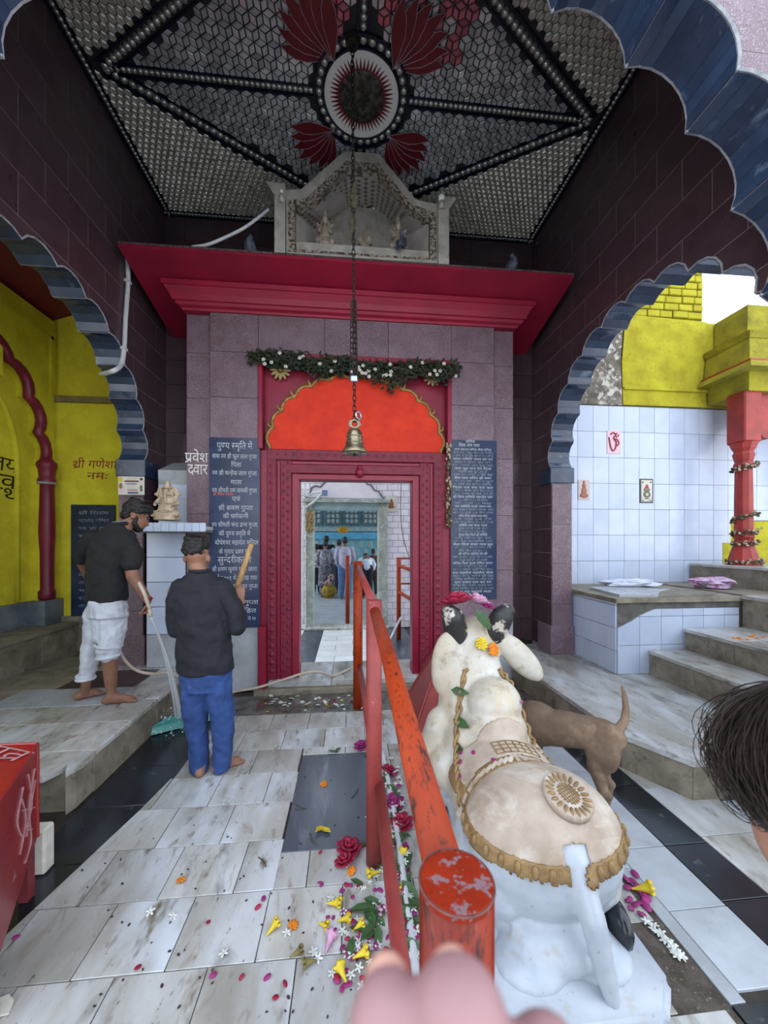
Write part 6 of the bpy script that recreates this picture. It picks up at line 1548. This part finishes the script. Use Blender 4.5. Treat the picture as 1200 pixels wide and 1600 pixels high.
# ---- worshippers in the sanctum
def far_person(label, px_, py_foot, py_head, shirt_c, trouser_c, bend=0.0, sleeve=True, skirt=False, width=1.0):
    g = atz(px_, py_foot, SZ); hgt = aty(px_, py_head, g.y).z - SZ; k = hgt / 1.70 if bend == 0 else 1.12
    t = thing('person', label, 'person', g)
    R = Matrix.Rotation(-bend, 3, 'X'); hip = Vector((0, 0, .92)); 
    def Q(x, y, z):
        p = Vector((x * width, y, z))
        if z > .92: p = hip + R @ (p - hip)
        return g + p * k
    sk = MB(); sk.ell(Q(0, .01, 1.58), tuple(q * k for q in (.075, .09, .11)), 12); sk.cap(Q(0, 0, 1.42), .05 * k, Q(0, 0, 1.52), .05 * k, 8)
    for s in (-1, 1):
        limb(sk, [Q(s * .19, 0, 1.38), Q(s * .24, .02, 1.10), Q(s * .20, .14, .98)], [.05 * k, .042 * k, .03 * k], 8); sk.cap(Q(s * .19, .16, .96), .03 * k, Q(s * .15, .22, .95), .022 * k, 8)
        limb(sk, [Q(s * .09, 0, .88), Q(s * .1, 0, .48), Q(s * .1, 0, .07)], [.08 * k, .055 * k, .038 * k], 8); sk.cap(Q(s * .1, -.03, .03), .033 * k, Q(s * .1, .14, .022), .026 * k, 8)
    sk.ell(Q(0, 0, 1.15), tuple(q * k for q in (.14, .09, .28)), 10)
    obj('body', fuse(sk, .02, 2), t, m_skin)
    sh_ = MB(); sh_.cap(Q(-.14, 0, 1.37), .075 * k, Q(.14, 0, 1.37), .075 * k, 10); sh_.cap(Q(0, 0, 1.28), .17 * k, Q(0, 0, 1.02), .165 * k, 12); sh_.ell(Q(0, 0, .9), tuple(q * k for q in (.185, .13, .10)), 12)
    for s in (-1, 1): limb(sh_, [Q(s * .18, 0, 1.38), Q(s * .245, .02, 1.12)] + ([Q(s * .21, .12, 1.0)] if sleeve else []), [.07 * k, .058 * k, .05 * k], 8)
    obj('shirt', fuse(sh_, .02, 2), t, shirt_c)
    tr_ = MB()
    if skirt: loft(tr_, [(Q(0, 0, .35), .22 * k, .2 * k, 0), (Q(0, 0, .7), .2 * k, .16 * k, 0), (Q(0, 0, .92), .17 * k, .13 * k, 0)])
    for s in (-1, 1): limb(tr_, [Q(s * .09, 0, .88), Q(s * .1, 0, .5), Q(s * .1, 0, .10)], [.115 * k, .085 * k, .066 * k], 8)
    obj('trousers', fuse(tr_, .02, 2), t, trouser_c)
    hh_ = MB(); hh_.ell(Q(0, -.015, 1.61), tuple(q * k for q in (.085, .098, .10)), 12)
    obj('hair', fuse(hh_, .02, 1), t, m_hair)
    return t
cl = lambda n_, c_, c2_=None: mat(n_, c_, c2_, 14, rough=.85, contrast=(.45, .55))
far_person('man in pale checked shirt and faded jeans standing inside the sanctum', 539, 936, 839, cl('pale_check', 'b9b5c4', 'a7a3b4'), cl('faded_denim', '5a76a0', '4a668f'), 0)
far_person('person in white top and dark trousers bending over inside the sanctum', 573, 934, 0, cl('bright_white_cotton', 'cfd6e0'), cl('near_black_trouser', '1b1c24'), 1.15)
far_person('woman in black and white patterned tunic at the left of the sanctum', 495, 929, 850, cl('mono_print', 'c6c6c6', '26262a'), cl('black_leggings', '16161a'), 0, True, True)
far_person('tall man in dark shirt standing behind the others in the sanctum', 510, 928, 837, cl('charcoal_shirt', '23262a', '1a1c20'), cl('dark_grey_trouser', '2c2e33'), 0)
far_person('person in grey patterned clothes crouching over the yellow sack', 508, 933, 868, cl('grey_print', '5c5a60', '9a96a0'), cl('grey_print_low', '4c4a52', '77747e'), 0.2, True, True)
far_person('person in dark brown clothes at the right side of the sanctum', 583, 930, 857, cl('dark_brown_shirt', '33241f', '4a332b'), cl('khaki_shade', '4c4538', '3c362c'), 0)
far_person('person in pale blue shirt mostly hidden behind the checked-shirt man', 530, 929, 843, cl('pale_blue_shirt', '9fb4c8'), cl('slate_trouser', '3a4250'), 0)
sk_ = thing('grain_sack', 'yellow sack with printed bundle on the sanctum floor', 'sack', atz(514, 935, SZ)); g = atz(514, 934, SZ)
obj('sack_body', fuse(MB().ell(g + Vector((0, 0, .22)), (.27, .2, .24), 14).ell(g + Vector((-.08, 0, .36)), (.14, .12, .1), 10), .03, 2, .04, 6), sk_, mat('yellow_sacking', 'a58a2c', '7d6a22', 8, rough=.8))
obj('bundle', fuse(MB().ell(g + Vector((-.02, 0, .50)), (.2, .16, .09), 12).ell(g + Vector((.08, 0, .66)), (.13, .12, .12), 10), .03, 2, .04, 7), sk_, mat('print_bundle', 'c4a69a', '4a3a3a', 12, rough=.8, contrast=(.45, .55)))

# ---- woman at the right edge, close to the camera
WX = .88
wo = thing('person', 'dark-haired woman at the right edge close to the camera', 'person', (WX, .46, 0))
hc3 = Vector((.650, .425, 1.305)); TR = Matrix.Rotation(radians(4), 3, 'Z') @ Matrix.Rotation(radians(-16), 3, 'X') @ Matrix.Rotation(radians(-8), 3, 'Y')
WP = lambda x, y, z: hc3 + TR @ Vector((x, y, z))
sk = MB(); sk.ell(WP(0, 0, .02), (.074, .09, .10), 18, TR); sk.ell(WP(-.004, .056, -.07), (.066, .072, .085), 14, TR); sk.ell(WP(-.004, .072, -.125), (.046, .046, .04), 12, TR); sk.cap(WP(0, .10, -.02), .010, WP(0, .116, -.05), .013, 8); sk.ell(WP(0, .10, -.09), (.022, .014, .010), 8, TR)
for s in (-1, 1): sk.ell(WP(s * .076, -.005, -.03), (.012, .02, .03), 8, TR)
nb = Vector((.735, .43, 1.08)); limb(sk, [nb + Vector((.10, -.01, -.06)), nb, WP(0, .01, -.08)], [.062, .056, .056], 14); sk.cap(Vector((WX - .14, .42, 1.02)), .05, Vector((WX + .16, .40, 1.03)), .05, 10)
for s, x in ((-1, WX - .17), (1, WX + .18)): limb(sk, [Vector((x, .41, 1.01)), Vector((x + s * .05, .44, .76)), Vector((x + s * .01, .58, .62))], [.05, .042, .03], 10); hand_into(sk, Vector((x + s * .01, .58, .62)), Vector((-s * .3, .8, -.2)), Vector((1, .2, 0)), Vector((0, 0, -1)), .92, .6)
sk.ell((WX, .42, .86), (.15, .10, .25), 14)
for s in (-1, 1): limb(sk, [Vector((WX + s * .085, .42, .70)), Vector((WX + s * .09, .43, .40)), Vector((WX + s * .09, .42, .06))], [.08, .055, .036], 10); foot_into(sk, Vector((WX + s * .09, .38, 0)), Vector((WX + s * .10, .60, 0)), 0, .9)
obj('body', fuse(sk, .009, 3), wo, mat('fair_brown_skin', 'b58a74', 'a67a64', 10, rough=.55))
ku = MB(); loft(ku, [((WX, .42, .30), .24, .19, 0), ((WX, .42, .58), .20, .16, 0), ((WX, .42, .80), .165, .125, 0), ((WX, .42, .94), .18, .125, 0), ((WX, .41, 1.03), .17, .095, 0), ((WX - .01, .41, 1.07), .10, .075, 0)])
for s, x in ((-1, WX - .16), (1, WX + .17)): limb(ku, [Vector((x, .41, 1.0)), Vector((x + s * .045, .44, .80))], [.066, .058], 10)
obj('tunic', fuse(ku, .012, 3, .01, 7), wo, mat('plum_cotton', '4a2f42', '3c2636', 8, rough=.85))
lg = MB()
for s in (-1, 1): limb(lg, [Vector((WX + s * .085, .42, .68)), Vector((WX + s * .09, .43, .42)), Vector((WX + s * .09, .42, .10))], [.095, .07, .05], 10)
obj('leggings', fuse(lg, .012, 2), wo, mat('black_leggings_near', '17171b', rough=.85))
hr = MB(); hr.ell(WP(.0, .004, .042), (.102, .118, .112), 20, TR); hr.ell(WP(-.012, .010, .0), (.092, .098, .065), 18, TR); hr.ell(WP(-.006, -.035, -.06), (.092, .085, .13), 16, TR); limb(hr, [WP(-.01, -.045, -.10), WP(.0, -.055, -.20), WP(.02, -.08, -.34)], [.078, .066, .05], 14)
hair = obj('hair', fuse(hr, .007, 3, .005, 50), wo, m_hair)
random.seed(8); st = MB()
for k in range(1000):
    th = random.uniform(1.2, 5.2); lat = random.uniform(0.02, 1.2)
    rr = Vector((.105, .122, .116)) * random.uniform(.985, 1.03)
    P = []; L = random.uniform(.10, .20); sway = random.uniform(-.3, .3); fly = random.random() ** 6 * .035
    for i in range(11):
        t = i / 10; la = min(lat + t * L * 9, 2.0); aa = th + sway * t * .6
        q = Vector((cos(aa) * sin(la) * rr.x, .004 + sin(aa) * sin(la) * rr.y, .036 + cos(la) * rr.z))
        q += Vector((cos(aa), sin(aa), 0)) * (fly * sin(t * pi * .9) + .003 * sin(t * 9 + k)); P.append(WP(*q))
    st.tube(P, [.0007] * 10 + [.0003], 3, False)
so_ = st.build('loose_strands', mat('brown_black_strand', '2a231e', '3a302a', 40, rough=.35), hair); so_['kind'] = 'stuff'

# ---- fingers of the photographer at the lower edge
ha = thing('hand', 'blurred pink fingertips of the photographer at the bottom edge', 'hand', (.02, .05, 1.5))
sk = MB()
def nearp(px_, py__, d_): r = _ray(px_, py__); return Vector((0, 0, CAM_H)) + r * d_
f1, f2 = nearp(608, 1600, .084), nearp(718, 1594, .080)
k1, k2 = nearp(600, 2050, .075), nearp(760, 2050, .072)
b1, b2 = Vector((k1.x - .005, .03, 1.44)), Vector((k2.x + .004, .03, 1.44))
limb(sk, [f1, k1, b1], [.0094, .0098, .0108], 12); limb(sk, [f2, nearp(742, 1720, .078), k2, b2], [.0108, .0112, .0112, .012], 12)
b3, b4 = b1 + Vector((-.021, -.004, -.004)), b2 + Vector((.022, -.006, -.004))
limb(sk, [b3 + Vector((-.006, .02, .030)), b3 + Vector((-.004, .02, .012)), b3], [.008, .009, .010], 10); limb(sk, [nearp(858, 1668, .080), nearp(870, 1900, .075), b4], [.0088, .0098, .011], 10)
wr = Vector((.02, -.03, 1.36))
for b in (b1, b2, b3, b4): sk.cap(b, .0115, wr.lerp(b, .25), .017, 10)
sk.cap(b4 + Vector((.01, -.02, -.02)), .012, wr + Vector((.03, -.005, .03)), .017, 10); limb(sk, [wr + Vector((.03, 0, .03)), wr + Vector((.055, .02, .055)), wr + Vector((.06, .035, .078))], [.016, .012, .010], 10)
limb(sk, [wr, wr + Vector((.02, -.05, -.07)), wr + Vector((.06, -.16, -.2))], [.026, .027, .036], 14)
obj('fingers', fuse(sk, .0022, 3), ha, mat('pink_skin', 'a27c7e', '967072', 12, rough=.6))
for f_, r_ in ((f1, .0094), (f2, .0108)):
    MB().ell(f_ + Vector((0, .0075, .001)), (.0055, .003, .007), 10).build('nail', m_nail, ha, True)

# ================================================================ fallen flowers and leaves
random.seed(44)
m_ros = mat('crimson_rose', 'a3123c', '7c0c30', 30, rough=.6); m_mgt = mat('magenta_petal', '96246e', '7a1a58', 30, rough=.6); m_yfl = mat('yellow_trumpet', 'd8c02c', 'c0a61e', 20, rough=.6); m_wfl = mat('white_jasmine', 'd8dad6', 'c4c8c0', 30, rough=.6)
m_gl = mat('green_leaf', '3f5f34', '2f4a28', 14, rough=.5); m_mar = MATS['marigold_orange']; m_drk = mat('dark_dry_petal', '3a2226', '2a181c', 30, rough=.8); m_pkf = mat('pale_pink_petal', 'c89ab4', 'b07a9c', 20, rough=.6)
def flower_mesh(kind):
    mb = MB()
    if kind == 'rose':
        for ring_, (n_, r_, s_, t_) in enumerate(((7, .030, .020, .35), (6, .020, .017, .75), (4, .010, .013, 1.15))):
            for j in range(n_):
                a = 2 * pi * j / n_ + ring_ * .5; M = Matrix.Rotation(a, 3, 'Z') @ Matrix.Rotation(-t_, 3, 'Y'); mb.ell((r_ * cos(a), r_ * sin(a), .012 + ring_ * .007), (s_, s_ * .85, .004), 8, M)
    elif kind == 'trumpet':
        mb.tube(spline([(-.03, 0, .008), (-.01, 0, .012), (.012, 0, .017), (.026, 0, .02)], 3), [.003, .004, .005, .007, .009, .011, .013, .016, .019, .022], 10, False)
        for j in range(5):
            a = 2 * pi * j / 5; mb.ell((.028, .017 * cos(a), .02 + .014 * sin(a)), (.010, .010, .006), 6)
    elif kind == 'star':
        for j in range(5):
            a = 2 * pi * j / 5; M = Matrix.Rotation(a, 3, 'Z'); mb.ell((.014 * cos(a), .014 * sin(a), .006), (.014, .0065, .003), 6, M)
    elif kind == 'petal': mb.ell((0, 0, .004), (.015, .010, .0035), 8)
    elif kind == 'marigold':
        for j in range(26):
            a = j * 2.4; r_ = .0045 * sqrt(j); mb.ell((r_ * cos(a), r_ * sin(a), .014 - r_ * .35), (.007, .005, .005), 6)
    elif kind == 'leaf': 
        vs_ = [(-.04, 0, .003), (-.015, .018, .009), (.015, .016, .010), (.045, 0, .004), (.015, -.016, .010), (-.015, -.018, .009), (0, 0, .004)]; mb.add(vs_ + [(x, y, z - .002) for x, y, z in vs_], [(i, (i + 1) % 6, 6) for i in range(6)] + [(7 + (i + 1) % 6, 7 + i, 13) for i in range(6)] + [(i, i + 7, (i + 1) % 6 + 7, (i + 1) % 6) for i in range(6)])
    elif kind == 'twig': mb.tube([(-.04, 0, .004), (0, .006, .005), (.04, -.004, .004)], .0025, 5)
    return mb
FM = {}
def strew(kind, m_, p, label, cat, group, s=1.0, nm=None, tilt=.35):
    key = (kind, m_.name)
    if key not in FM:
        k_ = flower_mesh(kind); me = mesh(kind, k_.v, k_.f, kind != 'leaf'); me.materials.append(m_); FM[key] = me
    nm = nm or {'rose': 'rose_flower', 'trumpet': 'trumpet_flower', 'star': 'jasmine_flower', 'petal': 'petal', 'marigold': 'marigold_flower', 'leaf': 'leaf', 'twig': 'twig'}[kind]
    o = bpy.data.objects.new(nm, FM[key]); COL.objects.link(o); o.location = p; o.scale = (s * {'star': .68, 'trumpet': .85, 'petal': .9}.get(kind, 1.0),) * 3
    o.rotation_euler = (random.uniform(-tilt, tilt), random.uniform(-tilt, tilt), random.uniform(0, 6.28)); return tag(o, label, cat, group)
FL = lambda x, y, z=.002: atz(x, y, z)
one = lambda kind, m_, x, y, lab, cat, s=1.0: strew(kind, m_, FL(x, y), lab, cat, None, s)
one('rose', m_ros, 545, 1330, 'large crimson flower at the near corner of the dark slab', 'flower', 1.5); one('rose', m_ros, 540, 1350, 'second crimson flower just below the largest one by the dark slab', 'flower', 1.2)
one('marigold', m_mar, 550, 1362, 'orange marigold touching the crimson flowers by the dark slab', 'flower', 1.0); one('marigold', m_mar, 506, 1226, 'orange marigold lying alone on the dark slab', 'flower', 1.0)
one('marigold', m_mar, 458, 1447, 'orange marigold beside the yellow trumpet flower on pale tile', 'flower', .9); one('marigold', m_mar, 283, 1377, 'lone orange marigold on the marble tiles at left', 'flower', .9)
for i, (x, y) in enumerate(((427, 1455), (520, 1417), (504, 1448), (560, 1452), (562, 1495), (535, 1528), (585, 1368), (627, 1385), (535, 1440))):
    strew('trumpet', m_yfl, FL(x, y, .006), ('leftmost yellow trumpet flower, alone beside an orange marigold', 'farthest yellow trumpet flower on the open tile left of the heap', 'upright-looking yellow trumpet flower at the left of the magenta heap', 'yellow trumpet flower nearest the lower rail in the magenta heap', 'yellow trumpet flower below the green leaves of the heap', 'nearest yellow trumpet flower, just above the fingertips', 'yellow trumpet flower beside the crimson flowers', 'yellow trumpet flower tucked under the railing', 'small yellow trumpet flower in the middle of the heap')[i], 'flower', 'yellow trumpet flowers', random.uniform(.9, 1.25))
for x, y in ((463, 1495), (486, 1508)): strew('trumpet', mat('wilted_green', '7a7440', '5c4a34', 20, rough=.8), FL(x, y, .006), 'wilted greenish bud on the tiles left of the railing', 'flower', 'wilted buds', 1.0)
one('trumpet', m_pkf, 512, 1478, 'pale pink flower lying on the tiles left of the railing', 'flower', 1.3); one('trumpet', m_pkf, 592, 1425, 'pale peach flower leaning on the lower rail', 'flower', 1.2)
for k in range(60):
    x, y = random.gauss(560, 26), random.gauss(1455, 55)
    if x < 615 and 1330 < y < 1580: strew('petal', random.choice((m_mgt, m_mgt, m_ros)), FL(x, y), 'magenta petal in the heap of flowers beside the railing', 'petal', 'magenta petals by the railing', random.uniform(.8, 1.3))
for k in range(46):
    x, y = random.gauss(575, 24), random.gauss(1430, 70)
    if x < 625: strew('star', m_wfl, FL(x, y), 'white jasmine flower in the heap beside the railing', 'flower', 'jasmine by the railing', random.uniform(.8, 1.2))
for x, y in ((350, 1490), (235, 1425), (270, 1432), (490, 1488), (497, 1498), (448, 1458)): strew('star', m_wfl, FL(x, y), 'white jasmine flower lying on the open marble tiles', 'flower', 'jasmine on open tiles', 1.2)
for x, y in ((403, 1418), (418, 1528), (333, 1524), (325, 1442), (378, 1527), (412, 1405), (430, 1560), (25, 1465), (215, 1513), (445, 1538), (500, 1380)): strew('petal', random.choice((m_ros, m_mgt)), FL(x, y), 'single dark pink petal on the open marble tiles', 'petal', 'petals on open tiles', random.uniform(.9, 1.2))
for k in range(70):
    x, y = random.uniform(120, 560), random.uniform(1190, 1590); strew('petal', m_drk, FL(x, y), 'tiny dark dried petal scattered on the marble tiles', 'petal', 'dried petals on the floor', random.uniform(.35, .6))
for k in range(16):
    x, y = random.gauss(575, 18), random.gauss(1420, 60); strew('leaf', m_gl, FL(x, y, .006), 'green leaf among the fallen flowers beside the railing', 'leaf', 'leaves by the railing', random.uniform(.9, 1.5))
for x, y in ((520, 1175), (528, 1172), (500, 1296), (508, 1298), (575, 1180)): strew('leaf', m_gl if x > 510 else m_yfl, FL(x, y, .006), 'small leaf lying at the edge of the dark slab', 'leaf', 'leaves on the dark slab', 1.0)
for x, y in ((555, 1240), (490, 1314), (410, 1348), (470, 1262)): strew('twig', m_dry, FL(x, y), 'thin dry twig lying on the floor by the dark slab', 'twig', 'twigs on the floor', 1.2)
# heap between the railing and the bull
for k in range(190):
    y = random.uniform(1185, 1500); x = 600 + (y - 1185) * .11 + random.uniform(-8, 22); kd, m_ = random.choice((('petal', m_mgt), ('star', m_wfl), ('petal', m_mgt), ('star', m_wfl), ('leaf', m_gl), ('petal', m_ros)))
    nm_, ct = {'petal': ('petal', 'petal'), 'star': ('flower', 'flower'), 'leaf': ('leaf', 'leaf')}[kd]
    strew(kd, m_, FL(x, y, .004 + random.random() * .02), {'petal': 'dark pink petal strewn between the railing and the bull', 'star': 'white jasmine flower strewn between the railing and the bull', 'leaf': 'green leaf strewn between the railing and the bull'}[kd], ct, 'offerings between railing and bull ' + kd, random.uniform(.9, 1.5))
for x, y, m_, lab in ((606, 1208, m_ros, 'dark red rose nearest the far end of the railing strip'), (612, 1260, m_mgt, 'magenta rose lying beside the lower rail'), (628, 1290, m_ros, 'red rose lying beside the thin white floor pipe')): one('rose', m_, x, y, lab, 'flower', 1.5)
one('marigold', m_yfl, 626, 1278, 'yellow marigold between the railing and the bull', 'flower', 1.3); one('trumpet', m_yfl, 628, 1345, 'yellow trumpet flower under the top rail beside the bull', 'flower', 1.4); one('rose', m_mgt, 565, 1168, 'pink rose at the far corner of the dark slab', 'flower', 1.3)
# offerings right of the bull and at the threshold
for k in range(22):
    x, y = random.gauss(1000, 12), random.gauss(1400, 16); strew('petal', m_mgt, FL(x, y, .004), 'magenta petal on the cement strip right of the bull', 'petal', 'magenta petals right of the bull', random.uniform(1.2, 1.8))
one('trumpet', m_yfl, 1003, 1395, 'yellow flower among magenta petals right of the bull', 'flower', 1.6)
for k in range(26):
    t = random.random(); strew('star', m_wfl, FL(1012 + t * 55 + random.uniform(-6, 6), 1440 + t * 60, .004), 'white jasmine flower on the cement strip beside the bull plinth', 'flower', 'jasmine right of the bull', random.uniform(.9, 1.3))
for k in range(60):
    x, y = random.uniform(395, 570), random.gauss(1100, 6); kd, m_ = random.choice((('star', m_wfl), ('star', m_wfl), ('petal', m_ros), ('petal', m_yfl)))
    strew(kd, m_, FL(x, y, .0), {'star': 'small white flower on the wet stone before the doorway', 'petal': 'bright petal on the wet stone before the doorway'}[kd], 'flower' if kd == 'star' else 'petal', 'offerings at the threshold ' + kd, random.uniform(.9, 1.6))
for k in range(30):
    t = random.random(); strew('petal', random.choice((m_drk, m_dry2, m_mgt)), atz(845 + t * 70 + random.uniform(-6, 6), 1090 + t * 50, .004), 'withered petal in the gap between bull and right platform', 'petal', 'petals by the right platform', random.uniform(1.2, 2))
# offerings laid on the bull
def on_b(kind, m_, x, y, lab, cat, s=1.0, off=.006):
    p, n_ = on_bull(x, y, off); o = strew(kind, m_, p, lab, cat, None, s, tilt=.05); o.rotation_mode = 'QUATERNION'; o.rotation_quaternion = n_.to_track_quat('Z', 'Y'); return o
p = W(-.05, .40, 1.20)
strew('rose', m_ros, p + Vector((-.07, 0, .05)), 'crimson hibiscus between the horns of the stone bull', 'flower', None, 2.3); strew('rose', m_pkf, p + Vector((.05, .02, .05)), 'pink and white blossom between the horns of the stone bull', 'flower', None, 1.9)
strew('rose', m_mgt, p + Vector((.11, -.01, .03)), 'magenta bud beside the right horn of the bull', 'flower', None, 1.1)
o = strew('leaf', m_gl, p + Vector((.06, -.06, -.03)), 'broad green leaf hanging between the bull horns', 'leaf', None, 2.0); o.rotation_euler = (1.2, .9, .2)
on_b('marigold', m_yfl, .0, .33, 'yellow marigold on the neck of the bull', 'flower', 1.6, .01); on_b('marigold', m_mar, .065, .33, 'orange marigold on the neck of the bull', 'flower', 1.7, .01)
on_b('leaf', m_gl, -.17, .16, 'green leaf sprig on the left shoulder of the bull', 'leaf', 1.5); on_b('leaf', m_gl, -.20, .09, 'lower green leaf on the left shoulder of the bull', 'leaf', 1.3); on_b('leaf', m_gl, -.15, .26, 'upper green leaf beside the hump of the bull', 'leaf', 1.3)
on_b('leaf', m_gl, .20, .30, 'green leaf under the right ear of the bull', 'leaf', 1.6)
for x, y in ((-.20, .05), (-.22, .0), (-.16, -.02), (-.10, -.13), (-.24, -.06), (.15, .12)): 
    o = on_b('petal', m_mgt, x, y, 'magenta petal stuck on the back of the bull', 'petal', 1.2); o['group'] = 'petals on the bull'
c = tag(add('paper_scrap', [(x, y, .004) for x, y in [tuple(FL(a, b))[:2] for a, b in ((0, 1562), (14, 1556), (22, 1566), (14, 1586), (0, 1590))]] + [(x, y, .010) for x, y in [tuple(FL(a, b))[:2] for a, b in ((0, 1562), (14, 1556), (22, 1566), (14, 1586), (0, 1590))]], [(0, 1, 2, 3, 4), (9, 8, 7, 6, 5)] + [(i, (i + 1) % 5, (i + 1) % 5 + 5, i + 5) for i in range(5)], m_offw), 'torn cream paper scrap on the tiles at the lower left', 'paper')
